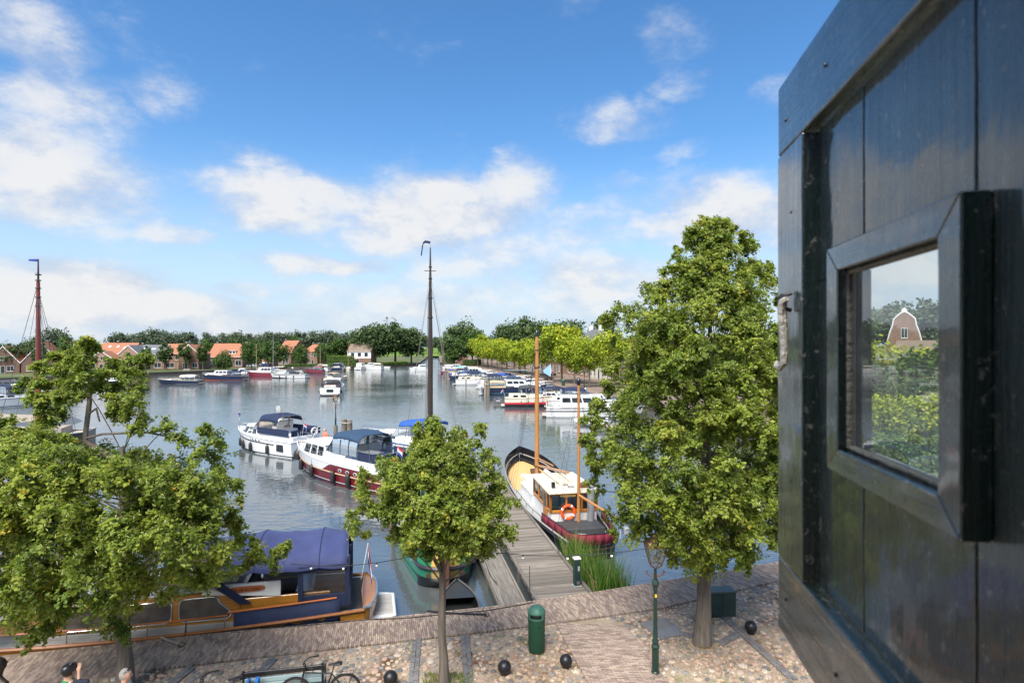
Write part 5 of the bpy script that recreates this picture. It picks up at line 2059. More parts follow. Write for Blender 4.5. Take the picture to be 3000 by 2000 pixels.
 def portholes(s, us, zf, rx=.13, rz=.075, sides=(1, -1)):
  for side in sides:
   for u in us:
    c = s.pt(u, side, s.sheer(u) * zf, .012)
    d = (s.pt(u + .02, side, s.sheer(u) * zf, .012) - s.pt(u - .02, side, s.sheer(u) * zf, .012)).normalized()
    up = (s.pt(u, side, s.sheer(u) * (zf + .1), .012) - s.pt(u, side, s.sheer(u) * (zf - .1), .012)).normalized()
    nrm = d.cross(up)
    if nrm.y * side < 0:
     nrm = -nrm
    def el(k, off):
     return [c + d * rx * k * math.cos(q * math.pi / 6) + up * rz * k * math.sin(q * math.pi / 6) + nrm * off for q in range(12)]
    f = MB().loft([el(1.35, 0), el(1.3, .02)]).build('porthole', WHITE, s.t)
    MB().loft([el(.95, .005), el(.95, .024)]).build('glass', DGLASS, f)
  return s

 def platform(s, w, ln=.6, z=.22, m=None):
  MB().box((-s.L / 2 - ln / 2, 0, z), (ln, w * 2, .07)).build('swim_platform', m or DECKW, s.t, bevel=.02)
  return s

 def mast(s, x, h, z0, m=None, r=.03):
  MB().tube([(s.X(x), 0, z0), (s.X(x) - .1, 0, z0 + h)], [r, r * .6], 6).build('signal_mast', m or WHITE, s.t, True)
  return s

 def seats(s, x0, x1, hw, z, m=None):
  b = MB()
  b.box((s.X(x0) + .3, 0, z + .22), (.55, hw * 1.5, .44)).box((s.X(x0) + .05, 0, z + .6), (.14, hw * 1.5, .5))
  b.build('bench_seat', m or SEATC, s.t, bevel=.05)
  b = MB().box((s.X(x1) - .25, -hw * .25, z + .45), (.3, .6, .9))
  b.build('helm_console', WHITE, s.t, bevel=.04)
  MB().torus((s.X(x1) - .46, -hw * .25, z + .95), .19, .016, 16, 6, Matrix.Rotation(R(70), 3, 'Y')).build('steering_wheel', BLACKR, s.t, True)
  return s

 def bow_gear(s):
  b = MB()
  p = s.pt(.985, 1, s.sheer(.985))
  b.box((p.x - .25, 0, p.z + .06), (.5, .14, .12)).lathe([(.07, 0), (.07, .22)], 8, (p.x - .75, 0, p.z - .02))
  b.build('anchor_winch', STEEL, s.t)
  return s

# ---------------- sub-helper for the many cruisers
def cruiser(name, label, x, y, hd, L, B, hullm, topm=WHITE, can=NAVYC, mode='full', style='aft', zs=1.0, zb=1.55, stripe=BLACKH, rub=BLACKR, fend=(), flag=True, group=BOATG, railh=.5, band=None, det=1, boot=.16):
 s = Boat(name, label, 'boat', x, y, hd, L, B, zs, zb, rake=L * .07, group=group)
 s.hull(hullm)
 s.deck(topm)
 s.strip('boot_stripe', stripe, -.05, boot, frac=True)
 if band:
  s.strip('side_band', band, .62, .74, 0, .9)
 s.rubrail(rub, .985, .035)
 hb = B / 2
 if style == 'aft':       # fore cabin, covered cockpit, aft cabin
  s.trunk(.05, .34, hb * .74, hb * .5, zs + .18, .62, topm, .55, .05, .1, [(.05, .3, .32, .85), (.36, .62, .32, .85), (.68, .9, .32, .8)], 2)
  s.trunk(-.12, .06, hb * .8, hb * .78, zs - .02, .62, topm, .05, .05, .05)
  s.trunk(-.44, -.11, hb * .78, hb * .8, zs - .05, .62, topm, .05, .12, .06, [(.2, .42, .35, .8), (.55, .8, .35, .8)])
  s.canopy(-.27, .03, hb * .82, zs + .58, zs + 1.85, can, mode, .75, 4, band=.12)
  s.seats(-.24, .03, hb * .7, zs + .3)
 elif style == 'sedan':   # long saloon and open aft cockpit with cover
  s.trunk(-.02, .40, hb * .76, hb * .5, zs + .1, .55, topm, .5, .02, .1, [(.06, .3, .35, .85), (.36, .6, .35, .85)], 2)
  o = s.trunk(-.14, .2, hb * .76, hb * .7, zs + .3, .95, topm, .55, .02, .12, [(.05, .3, .42, .88), (.35, .6, .42, .88), (.65, .86, .42, .86)], 3, 'wheelhouse', roof=topm)
  s.canopy(-.46, -.15, hb * .8, zs + .02, zs + 1.28, can, mode, 0, 3, band=.3)
  s.seats(-.47, -.2, hb * .7, zs - .45)
 elif style == 'sport':   # low express cruiser
  s.trunk(-.05, .38, hb * .74, hb * .3, zs + .12, .34, topm, .9, .02, .16, [(.1, .7, .35, .75)], 0, frame=False)
  s.canopy(-.32, -.02, hb * .78, zs + .22, zs + 1.2, can, mode, 1.1, 3, .34)
  s.seats(-.36, -.02, hb * .7, zs - .3)
 elif style == 'hardtop':
  s.trunk(-.02, .36, hb * .74, hb * .42, zs + .1, .5, topm, .7, .02, .12, [(.1, .34, .35, .8), (.42, .66, .35, .8)], 0)
  s.trunk(-.36, .1, hb * .78, hb * .72, zs + .05, 1.35, topm, .75, .02, .14, [(.05, .24, .5, .9), (.28, .5, .5, .9), (.54, .74, .5, .9)], 3, 'wheelhouse', roof=topm)
  s.seats(-.5, -.38, hb * .7, zs - .4)
 elif style == 'tender':
  s.trunk(-.1, .25, hb * .6, hb * .4, zs - .1, .5, topm, .35, .02, .1, [(.15, .8, .35, .85)], 2)
  s.canopy(-.42, -.06, hb * .85, zs + .02, zs + 1.35, can, mode, .45, 4, .4)
  s.seats(-.42, -.1, hb * .7, zs - .4)
 if det:
  s.rail(.55, .985, railh, 5 if det == 1 else 8)
  s.bow_gear()
  s.platform(hb * .75, .5)
 for (u, sd) in fend:
  s.fender(u, sd, .42 * zs)
 if flag:
  s.flag((-L / 2 + .1, hb * .3, zs + .1), .6)
 return s

def head_to(ax, ay, bx, by):
 return math.atan2(by - ay, bx - ax)

# ---------------- the oxblood yacht in mid water
hd = head_to(-6.6, 35.6, -15.9, 43.0)
L = 11.6
rb_ = Boat('motor_yacht', 'oxblood red and white motor yacht with navy cockpit tent, moored in mid water', 'boat', -11.2, 39.2, hd, L, 3.7, 1.2, 1.85, .75, .92)
rb_.hull(REDH, 26, WHITE)
rb_.deck(WHITE, .05)
rb_.strip('boot_stripe', mat('plum_boot_top', (.03, .02, .04), .4), -.05, .16)
rb_.strip('white_line', WHITE, .17, .2)
rb_.rubrail(RUB, .60, .055)
rb_.strip('white_bulwark', WHITE, lambda u: .99 if u < .42 else max(.64, .99 - (u - .42) * 4.5), 1.04, .36, .995, .02, 26, wrap=False)
rb_.rubrail(WHITE, 1.04, .035, .0, 1.0, 'gunwale')
rb_.trunk(.04, .32, 1.32, .95, 1.38, .86, WHITE, .35, .05, .1, [(.06, .3, .22, .86), (.36, .62, .2, .86), (.68, .93, .2, .84)], 0, roof=WHITE)
rb_.trunk(.18, .43, 1.1, .55, 1.38, .36, WHITE, .3, .05, .08, [], 0, 'fore_trunk')
rb_.trunk(-.17, .05, 1.5, 1.45, 1.15, .75, WHITE, .05, .05, .05)
rb_.trunk(-.47, -.16, 1.45, 1.5, 1.15, .62, WHITE, .05, .1, .05, [], 0, 'aft_cabin')
rb_.canopy(-.27, -.03, 1.42, 1.78, 3.35, SLATEC, 'full', .95, 4, .34, .16)
rb_.seats(-.22, -.01, 1.2, 1.75)
b = MB()
hx0 = rb_.X(-.49)
b.b2((hx0 + .02, -1.42, 1.75), (hx0 + .05, 1.42, 2.35))
for sd in (1, -1):
 b.b2((hx0 + .05, sd * 1.42 - .012, 1.75), (rb_.X(-.28), sd * 1.42 + .012, 2.3))
b.build('weather_cloth', NAVYC, rb_.t)
b = MB()
for sd in (1, -1):
 for k in range(6):
  xx = hx0 + (rb_.X(.02) - hx0) * k / 5
  b.tube([(xx, sd * 1.52, 1.25), (xx, sd * 1.5, 2.4 if k < 3 else 2.0)], .014, 5)
 b.tube([(hx0, sd * 1.5, 2.4), (rb_.X(-.27), sd * 1.5, 2.4)], .018, 5)
 b.tube([(rb_.X(-.25), sd * 1.62, 1.95), (rb_.X(.06), sd * 1.6, 1.95), (rb_.X(.14), sd * 1.55, 2.3)], .018, 5)
b.tube([(hx0, 1.5, 2.4), (hx0, -1.5, 2.4)], .018, 5)
b.build('aft_rail', STEEL, rb_.t, True)
rb_.rail(.52, .985, .72, 10, -.05)
rb_.portholes((.20, .265, .33), .80)
for q in (.13, .25, .385, .62, .86):
 rb_.fender(q, 1, .55, .16, .85)
p = rb_.pt(.99, 1, 1.1)
MB().lathe([(.03, -.42), (.3, -.28), (.36, 0), (.3, .24), (.12, .4), (.04, .46)], 12, (p.x + .1, .12, .95)).build('bow_fender', BLACKR, rb_.t, True)
rb_.flag((rb_.X(-.495), .5, 1.85), .95, -.25)
rb_.ring((rb_.X(-.52), .85, 1.72), .34, .075, Matrix.Rotation(R(90), 3, 'Y'))
b = MB().b2((rb_.X(-.5) - .03, -.5, .55), (rb_.X(-.5) - .012, .0, 1.05))
b.build('transom_hatch', NAVYC, rb_.t)
b = MB().torus((rb_.X(-.515), -.35, 1.5), .16, .05, 12, 6, Matrix.Rotation(R(90), 3, 'Y'), a0=.3, a1=4.4)
b.build('red_hook_float', SCARLET, rb_.t, True)
def text(name, s_, parent, loc, rot, size, m):
 cu = bpy.data.curves.new(name, 'FONT')
 cu.body = s_
 cu.size = size
 cu.align_x = 'CENTER'
 cu.align_y = 'CENTER'
 cu.extrude = .004
 cu.materials.append(m)
 o = bpy.data.objects.new('lettering_tmp', cu)
 COL.objects.link(o)
 me = bpy.data.meshes.new_from_object(o.evaluated_get(bpy.context.evaluated_depsgraph_get()))
 bpy.data.objects.remove(o)
 o = obj(name, me, parent)
 o.location = loc
 o.rotation_euler = rot
 return o
LETTER = mat('black_lettering', (.02, .02, .022), .5)
text('name_lettering', 'NESKYN', rb_.t, (rb_.X(-.5) - .03, .2, 1.2), (R(90), 0, R(-90)), .2, LETTER)
b = MB().b2((rb_.X(.21), -.5, 1.78), (rb_.X(.26), .5, 1.84)).b2((rb_.X(.3), -.3, 1.76), (rb_.X(.36), .3, 1.82))
b.build('deck_hatch', mat('hatch_grey', (.45, .46, .46), .4), rb_.t)
b = MB().tube([(rb_.X(.36), .1, 1.72), (rb_.X(.26), .1, 3.2)], [.035, .02], 6).tube([(rb_.X(.29), -.35, 2.9), (rb_.X(.29), .5, 2.9)], .015, 5)
b.build('signal_mast', WHITE, rb_.t, True)

# ---------------- white yacht with navy screens beside it
hd = head_to(-16.6, 47.0, -24.2, 51.8)
wb = Boat('motor_yacht', 'white motor yacht with open navy sprayhood frame and round radar dish in mid water', 'boat', -20.4, 49.4, hd, 9.2, 3.3, 1.25, 1.75, .6, .92)
wb.hull(WHITE, 24)
wb.deck(WHITE)
wb.strip('boot_stripe', BLACKH, -.05, .13)
wb.strip('rubbing_strake', BLACKR, .70, .76, .22, .99, .03, wrap=False)
wb.rubrail(WHITE, 1.0, .04)
wb.trunk(.02, .30, 1.2, .85, 1.38, .72, WHITE, .5, .05, .12, [(.08, .36, .2, .88), (.42, .64, .2, .88), (.7, .95, .2, .85)], 2, roof=WHITE)
wb.trunk(.14, .40, 1.05, .6, 1.45, .26, WHITE, .25, .02, .06, [(.3, .42, .2, .8), (.6, .72, .2, .8)], 0, 'fore_trunk', frame=False)
wb.trunk(-.2, .03, 1.35, 1.3, 1.2, .72, WHITE, .04, .04, .05)
wb.trunk(-.5, -.19, 1.38, 1.4, 1.1, .55, WHITE, .04, .04, .05, [], 0, 'aft_cabin')
wb.canopy(-.28, .0, 1.25, 1.9, 3.25, NAVYC, 'open', 1.15, 3, .22, glass=clear_mat('tinted_vinyl', (.62, .52, .42), .3, .05, .05))
wb.seats(-.2, .0, 1.1, 1.85)
for sd in (1, -1):
 MB().b2((wb.X(-.46), sd * 1.45 - .012, 1.68), (wb.X(-.02), sd * 1.45 + .012, 2.2)).build('weather_cloth', NAVYC, wb.t)
MB().b2((wb.X(-.49), -1.4, 1.68), (wb.X(-.485), 1.4, 2.15)).build('weather_cloth', NAVYC, wb.t)
wb.rail(.5, .985, .62, 9)
for u in (.30, .56, .74, .92):
 wb.fender(u, 1, .5, .14, .75)
wb.portholes((.42, .47, .52), .84, .1, .08, (1,))
MB().b2((wb.X(-.4), 1.53, .45), (wb.X(-.31), 1.6, 1.0)).build('side_window', DGLASS, wb.t, bevel=.03)
MB().lathe([(.30, 0), (.30, .04), (.2, .08)], 18, (wb.X(-.16), .4, 3.62), Matrix.Rotation(R(85), 3, 'X') @ Matrix.Rotation(R(0), 3, 'Y')).build('radar_dish', mat('dish_grey', (.5, .49, .46), .5), wb.t, True)
b = MB()
for (xx, yy, h_) in ((-.16, .4, .4), (-.24, -.2, .7), (-.26, .6, .55), (-.28, -.8, .5)):
 b.tube([(wb.X(xx), yy, 3.15), (wb.X(xx), yy, 3.2 + h_)], .014, 5)
b.build('antenna', mat('antenna_grey', (.25, .25, .26), .5), wb.t)
wb.flag((wb.X(.49), 0, 1.9), .35, .05, [FLAGB, FLAGB, FLAGB], .9)
wb.flag((wb.X(-.49), .4, 1.7), .7, -.3)
wb.ring((wb.X(-.5) - .05, -.7, 1.9), .28, .06, Matrix.Rotation(R(90), 3, 'Y'), FLAGW)

# ---------------- white and blue yacht behind the slender linden
hd = head_to(-3.6, 44.2, -12.6, 48.5)
cruiser('motor_yacht', 'white yacht with blue stripe and bright blue bimini behind the slender linden', -8.0, 46.2, hd, 10, 3.4, WHITE, WHITE, BLUEC, 'open', 'aft', 1.25, 1.8, NAVYH, BLUEC, ((.3, 1), (.6, 1)), band=BLUEC, det=2)

# ---------------- boats under way in the middle
cruiser('motor_yacht', 'white cabin cruiser seen from astern with charcoal tent and red seats', -33.6, 110, R(100), 11.5, 3.9, WHITE, WHITE, GREYC, 'full', 'sedan', 1.5, 1.9, BLACKH, BLACKR, ((.1, 1), (.45, 1), (.1, -1)), det=2, boot=.22)
s = bpy.data.objects[[o.name for o in bpy.data.objects if o.get('label', '').startswith('white cabin cruiser seen')][0]]
MB().b2((-5.85, -.6, .65), (-5.77, .6, 1.15)).build('transom_window', DGLASS, s, bevel=.05)
MB().box((-4.2, 0, 1.75), (.4, 2.6, .8)).build('red_seat', mat('red_leather', (.45, .03, .03), .5), s, bevel=.08)
cruiser('motor_launch', 'small cream launch with sand coloured hood ahead of the white cruiser', -44.4, 149, R(70), 8.2, 3.0, CREAM, CREAM, TANC, 'open', 'tender', .95, 1.35, NAVYH, RUB, ((.3, -1),), det=1)
cruiser('cabin_boat', 'little white cabin boat before the dark trees at the canal mouth', -33.5, 209, R(195), 6.6, 2.6, WHITE, WHITE, WHITE, 'full', 'hardtop', .85, 1.25, WHITE, WHITE, (), False, det=1)

# ---------------- boats on the far left quay
def far_boat(fn_label, px, py, lpx, hdg, hullm, topm, can, style, mode='full', **kw):
 x, y = gp(px, py, 0)
 L_ = lpx / F * y
 return cruiser(kw.pop('name', 'motor_yacht'), fn_label, x, y, hdg, L_, min(3.6, L_ * .33), hullm, topm, can, mode, style, group='boats moored along the far quay', **kw)
far_boat('cream topped low barge with dark blue hull on the far quay', 525, 1124, 118, R(186), NAVYH, CREAM, CREAM, 'tender', zs=.85, zb=1.2, flag=False, rub=CREAM)
far_boat('navy hulled motor yacht with white cabin and navy tent on the far quay', 655, 1113, 128, R(178), NAVYH, WHITE, NAVYC, 'sedan', zs=1.2, zb=1.7, rub=RUB, stripe=mat('red_antifouling', (.25, .05, .03), .6), fend=((.2, -1), (.5, -1)), det=2)
far_boat('white cruiser with maroon hull band behind the white speedboat', 765, 1103, 96, R(176), MAROON, WHITE, WHITE, 'hardtop', zs=1.2, zb=1.6, flag=False, stripe=MAROON)
far_boat('sleek white speedboat with black side stripe on the far quay', 846, 1107, 112, R(176), WHITE, WHITE, GREYC, 'sport', zs=1.15, zb=1.55, band=BLACKH, flag=False, fend=((.3, 1), (.5, 1), (.7, 1)), det=2)
far_boat('maroon cruiser with red canvas between the speedboat and the cream one', 922, 1093, 58, R(172), MAROON, MAROON, mat('faded_red_canvas', (.32, .07, .07), .8), 'tender', zs=1.1, zb=1.5, flag=False)
far_boat('white yacht with cream canvas at its stern on the far quay', 940, 1088, 52, R(168), WHITE, WHITE, CREAM, 'sedan', zs=1.2, zb=1.6, flag=False)
far_boat('small white cruiser before the cream yacht at the far gardens', 700, 1104, 52, R(178), WHITE, WHITE, WHITE, 'hardtop', zs=1.0, zb=1.4, flag=False, stripe=MAROON)
x, y = gp(995, 1086, 0)
cruiser('motor_yacht', 'navy yacht seen from astern with dark windows at the far gardens', x, y, R(96), 11, 4.0, NAVYH, NAVYH, NAVYC, 'full', 'hardtop', 1.4, 1.8, BLACKH, WHITE, (), False, group='boats moored along the far quay')
x, y = gp(1061, 1082, 0)
cruiser('cabin_boat', 'white open fronted boat beside the white house', x, y, R(80), 8, 3.0, WHITE, WHITE, GREYC, 'full', 'hardtop', 1.0, 1.4, WHITE, BLACKR, (), False, group='boats moored along the far quay')
x, y = gp(1090, 1082, 0)
cruiser('cabin_boat', 'white boxy cabin boat with cream canvas under the dark trees', x, y, R(170), 8.5, 3.4, WHITE, WHITE, CREAM, 'full', 'sedan', 1.2, 1.5, WHITE, WHITE, (), False, group='boats moored along the far quay')
x, y = gp(1128, 1078, 0)
cruiser('dinghy', 'tiny white dinghy under the dark trees at the canal mouth', x, y, R(185), 4.2, 1.8, WHITE, WHITE, WHITE, 'open', 'none', .55, .75, WHITE, WHITE, (), False, det=0, group='boats moored along the far quay')
x, y = gp(350, 1132, 0)
cruiser('motor_yacht', 'dark blue hulled yacht half hidden by the left linden', x - 4, y, R(5), 10, 3.3, NAVYH, WHITE, NAVYC, 'open', 'sport', 1.0, 1.5, BLACKH, WHITE, (), False, group='boats moored along the far quay')

def sailboat(name, label, px, py, L_, hdg, mast_h, hullm, mastm, topm=WHITE, zs=.9, group='sailing boats on the far quay', mx=.08):
 x, y = gp(px, py, 0)
 s = Boat(name, label, 'boat', x, y, hdg, L_, L_ * .32, zs, zs + .4, .5, .7, 2.0, group)
 s.hull(hullm); s.deck(topm); s.rubrail(RUB, 1.0, .04)
 s.trunk(-.15, .18, L_ * .1, L_ * .07, zs - .02, .38, topm, .2, .05, .05, [(.15, .4, .3, .8), (.55, .8, .3, .8)], 0)
 m = MB().tube([(s.X(mx), 0, zs - .1), (s.X(mx), 0, zs + mast_h)], [.085, .05], 8).build('mast', mastm, s.t, True)
 MB().tube([(s.X(mx), 0, zs + .9), (s.X(mx) - L_ * .42, 0, zs + .95)], .05, 6).build('boom', mastm, s.t, True)
 b = MB()
 for (q, w_) in ((.46, 0), (-.48, 0), (mx - .05, 1), (mx - .05, -1)):
  b.tube([(s.X(mx), 0, zs + mast_h * .96), (s.X(q), w_ * L_ * .14, zs)], .012, 3)
 b.build('rigging', mat('wire_grey', (.14, .14, .14), .5, .5), s.t)
 return s
MASTW = mat('pale_varnished_spar', (.55, .36, .18), .4, var=.1)
MASTS = mat('silver_mast', (.6, .6, .6), .35, .5)
sailboat('sailing_boat', 'small sailing boat with slim wooden mast before the far parked car', 757, 1096, 8, R(180), 8.8, WHITE, MASTW)
sailboat('sailing_boat', 'sailing boat with taller pale mast before the bushy far trees', 806, 1090, 8.5, R(178), 13, WHITE, MASTS)
sailboat('sailing_boat', 'tiny sailing dinghy with orange mast beside the navy yacht', 1020, 1085, 6, R(100), 9.5, CREAM, ORANGEW)
sailboat('sailing_boat', 'sailing boat with slim mast at the foot of the brick pair', 942, 1086, 6, R(180), 8.0, WHITE, MASTW)

# ---------------- boats in a row on the right bank, bows to the quay
RH = math.atan2(.243, .97)          # square to the right bank
def right_boat(label, px, py, L_, hullm, topm, can, style, mode='full', dh=0.0, **kw):
 x, y = gp(px, py, 0)            # stern at the water line
 h_ = RH + dh
 nm = kw.pop('name', 'motor_yacht')
 B_ = kw.pop('B', L_ * .33)
 return cruiser(nm, label, x + math.cos(h_) * L_ / 2, y + math.sin(h_) * L_ / 2, h_, L_, B_, hullm, topm, can, mode, style, group='boats moored along the right bank', **kw)
rw = right_boat('cream cruiser with a broad red hull band and charcoal tent on the right bank', 1478, 1190, 9.5, BLACKH, CREAM, GREYC, 'aft', 'open', -.2, zs=1.3, zb=1.7, fend=((.06, 1),), det=2, B=3.6)
rw.strip('red_band', SCARLET, .34, .54, 0, .98, .016)
rw.strip('cream_topsides', CREAM, .54, 1.0, 0, .995, .014)
rw.portholes((.25, .36, .47, .58), .64, .1, .1, (-1,))
right_boat('navy hulled white saloon yacht with cream stern canvas on the right bank', 1412, 1156, 12, NAVYH, WHITE, TANC, 'sedan', 'full', -.12, zs=1.35, zb=1.75, stripe=TEALH, det=2, B=3.9, boot=.3)
right_boat('white yacht with navy tent between the red banded cruiser and the white hardtop', 1604, 1193, 10, WHITE, WHITE, NAVYC, 'aft', 'full', -.25, zs=1.1, zb=1.5, stripe=NAVYH, det=2, B=3.5)
wh = right_boat('white hardtop patrol boat with a large flag at its stern on the right bank', 1600, 1218, 12.5, WHITE, WHITE, WHITE, 'hardtop', 'full', -.3, zs=1.15, zb=1.6, band=BLACKH, det=2, B=4.0, boot=.1)
text('registration_lettering', 'X904', wh.t, (wh.X(-.05), -wh.half(.45) - .03, .55), (R(90), 0, 0), .42, LETTER)
right_boat('dark canvas boat under the long grey awning on the right bank', 1490, 1146, 9, WHITE, WHITE, SLATEC, 'sport', 'full', -.15, zs=1.1, zb=1.5)
right_boat('white cruiser with tall navy tent behind the saloon yacht', 1400, 1138, 9, WHITE, WHITE, NAVYC, 'aft', 'full', -.1, zs=1.2, zb=1.6)
right_boat('white cruiser with a small blue hood further along the right bank', 1450, 1124, 9, WHITE, WHITE, BLUEC, 'sport', 'open', -.1, zs=1.1, zb=1.5)
right_boat('pale square sterned cruiser with blue cloth on the right bank', 1335, 1127, 10, WHITE, CREAM, NAVYC, 'aft', 'open', -.1, zs=1.3, zb=1.6, fend=((.05, 1),))
right_boat('white launch with slate hood in the crowded right row', 1378, 1118, 9, WHITE, WHITE, SLATEC, 'tender', 'open', -.05, zs=1.0, zb=1.4)
right_boat('white launch with navy hood in the crowded right row', 1362, 1112, 9, WHITE, WHITE, NAVYC, 'tender', 'open', -.05, zs=1.1, zb=1.4)
right_boat('white cruiser with dark framed tent in the crowded right row', 1335, 1106, 10, WHITE, WHITE, GREYC, 'sedan', 'open', 0, zs=1.3, zb=1.6)
right_boat('blue hulled open boat by the pale piles', 1300, 1104, 7, mat('royal_blue_hull', (.02, .06, .32), .3, coat=.4), WHITE, BLUEC, 'tender', 'open', 0, zs=1.0, zb=1.3)
right_boat('white boat with turquoise awning at the end of the right row', 1322, 1094, 9, WHITE, WHITE, CYANC, 'sport', 'open', 0, zs=1.2, zb=1.6)
right_boat('white topped cruiser in the last berth of the right row', 1298, 1090, 9, WHITE, WHITE, WHITE, 'sedan', 'full', 0, zs=1.3, zb=1.6)
right_boat('maroon hulled boat in the last berth of the right row', 1290, 1096, 8, MAROON, WHITE, FLAGW, 'tender', 'open', 0, zs=1.0, zb=1.3)

# the crowded far berths
_k = 0
for (px, py, L_, hm, tm, cn_, st_, md, lb) in ((1345, 1116, 9, WHITE, WHITE, BLUEC, 'tender', 'open', 'white boat with bright blue hood in the packed far berths'), (1398, 1122, 9, WHITE, WHITE, GREYC, 'sport', 'open', 'white express boat with charcoal hood in the packed far berths'),
  (1318, 1112, 8, NAVYH, WHITE, NAVYC, 'aft', 'full', 'dark hulled boat with closed navy tent beside the pile pair'), (1425, 1132, 10, WHITE, WHITE, BLUEC, 'aft', 'open', 'white boat with wide blue hood beyond the saloon yacht'), (1310, 1100, 8, WHITE, CREAM, TANC, 'sedan', 'full', 'cream topped boat with sand canvas near the turquoise awning'),
  (1340, 1099, 9, WHITE, WHITE, NAVYC, 'sedan', 'open', 'white saloon boat with navy canvas behind the turquoise awning'), (1470, 1137, 9, NAVYH, WHITE, SLATEC, 'tender', 'open', 'navy open launch with slate hood behind the red banded cruiser'), (1362, 1104, 9, WHITE, WHITE, WHITE, 'hardtop', 'full', 'white hardtop boat deep in the packed far berths'), (1560, 1176, 9, WHITE, WHITE, NAVYC, 'sport', 'open', 'white sports boat with navy hood beside the white hardtop')):
 right_boat(lb, px, py, L_, hm, tm, cn_, st_, md, -.12, zs=1.15, zb=1.55, flag=_k % 2 == 0)
 _k += 1

# rigid inflatable with a white outboard by the big linden
x, y = gp(1690, 1248, 0)
ib = thing('inflatable_boat', 'white inflatable boat with outboard motor beside the big linden', 'boat', (x + 1.6, y + .6, 0), R(150))
b = MB()
for sd in (1, -1):
 b.tube([(-1.9, sd * .72, .33), (.6, sd * .72, .36), (1.4, sd * .55, .42), (1.9, 0, .5)], [.22, .24, .23, .2], 10)
b.build('tube', WHITE, ib, True)
MB().b2((-1.6, -.6, .1), (1.2, .6, .2)).build('floor', mat('grey_floor', (.3, .31, .32), .7), ib)
MB().b2((-1.75, -.55, .05), (-1.65, .55, .6)).build('transom', DARKIN, ib)
MB().box((-1.95, 0, .75), (.35, .3, .45)).build('outboard_cowl', mat('grey_white_cowl', (.6, .6, .62), .4), ib, bevel=.08, seg=2)
MB().box((-1.95, 0, .2), (.12, .12, .8)).build('outboard_leg', BLACKR, ib)
x, y = gp(1745, 1258, 0)
s = Boat('rowing_boat', 'low grey boat with maroon strake in front of the inflatable', 'boat', x + 1.5, y - .5, R(165), 4.6, 1.7, .45, .6, .4, .8, 2.2, 'boats moored along the right bank')
s.hull(mat('grey_green_hull', (.24, .25, .23), .5)); s.deck(mat('grey_floor', (.3, .31, .32)), .12); s.rubrail(MAROON, .95, .04)
# grey inflatable hung at the red banded cruiser
x, y = gp(1455, 1183, 0)
gb = thing('inflatable_boat', 'grey inflatable tender hung at the stern of the red banded cruiser', 'boat', (x + .2, y - .1, 0), RH + R(80))
b = MB()
for sd in (1, -1):
 b.tube([(-1.4, sd * .5, .62), (.5, sd * .5, .62), (1.1, sd * .35, .66), (1.4, 0, .7)], [.18, .2, .2, .17], 8)
b.build('tube', mat('grey_rubber', (.10, .105, .11), .6), gb, True)
MB().b2((-1.2, -.42, .5), (.8, .42, .56)).build('floor', mat('grey_floor', (.3, .31, .32)), gb)

# mooring piles
def piles(label, px, py, d_top, n=2, r_=.2):
 x, y = gp(px, py, 0)
 t = thing('mooring_pile', label, 'mooring pile', (x, y, 0), 0, 'wooden mooring piles in the water')
 for k in range(n):
  MB().lathe([(r_, -1), (r_ * .95, d_top - .1 * k - .05), (r_ * .8, d_top - .1 * k)], 10, ((k % 2) * r_ * 1.9, (k // 2) * r_ * 1.8, 0)).build('pile', PILE, t, True)
 MB().torus((r_ * .95 * (n > 1), 0, d_top * .75), r_ * (1.95 if n > 1 else 1.05), .03, 14, 5).build('band', mat('aged_iron', (.2, .18, .16)), t, True)
piles('pale wooden pile pair beside the saloon yacht stern', 1422, 1160, 2.9, 2, .28)
piles('wooden pile pair by the blue hulled open boat', 1306, 1110, 3.0, 2, .35)
piles('thin dark pile beside the pale square sterned cruiser', 1365, 1130, 1.6, 1, .14)
x, y = gp(993, 1262, 0)
piles('thick square topped wooden pile pair beside the lamp in mid water', 1008, 1264, 1.3, 2, .3)
lamp_post('lamp_post', 'slim green lamp post standing on the piles in mid water', (x - .35, y, .6), 3.25, head=1.05)
pl = thing('mooring_pile', 'wooden pile carrying the lamp post in mid water', 'mooring pile', (x - .35, y, 0), 0, 'wooden mooring piles in the water')
MB().lathe([(.22, -1), (.22, .59), (.12, .6)], 10).build('pile', PILE, pl, True)

# ---------------- the barge with two varnished masts
bd = Vector((-.2, 1)).normalized()
bc = Vector((3.35, 24.3)) + bd * 7.3
hd = math.atan2(bd.y, bd.x)
g_ = Boat('sailing_barge', 'black hulled sailing barge with white wheelhouse and two varnished masts beside the jetty', 'boat', bc.x, bc.y, hd, 14.6, 3.3, .72, 1.75, .3, .62, 5.2, 'old sailing barges', tum=.0001)
g_.hull(BLACKH, 26)
g_.sheer  # shape above
YDECK = grain_mat('yellow_deck', (.50, .32, .12), (.66, .45, .20), 'x', .5, 2, .2, .2)
g_.deck(mat('grey_deck_paint', (.32, .33, .32), .8), .22, .02, .62)
g_.deck(YDECK, .45, .6, .985)
g_.rubrail(mat('gunwale_grey', (.32, .31, .29), .7), 1.0, .05)
g_.rubrail(BLACKR, .8, .07)
X = g_.X
# stern cloth
b = MB()
P0, P1 = [], []
us = [.20, .15, .10, .05, .02, .0]
for u in us:
 P0.append(g_.pt(u, 1, g_.sheer(u) * .98, .015)); P1.append(g_.pt(u, 1, g_.sheer(u) + .44, -.03))
for u in us[::-1]:
 P0.append(g_.pt(u, -1, g_.sheer(u) * .98, .015)); P1.append(g_.pt(u, -1, g_.sheer(u) + .44, -.03))
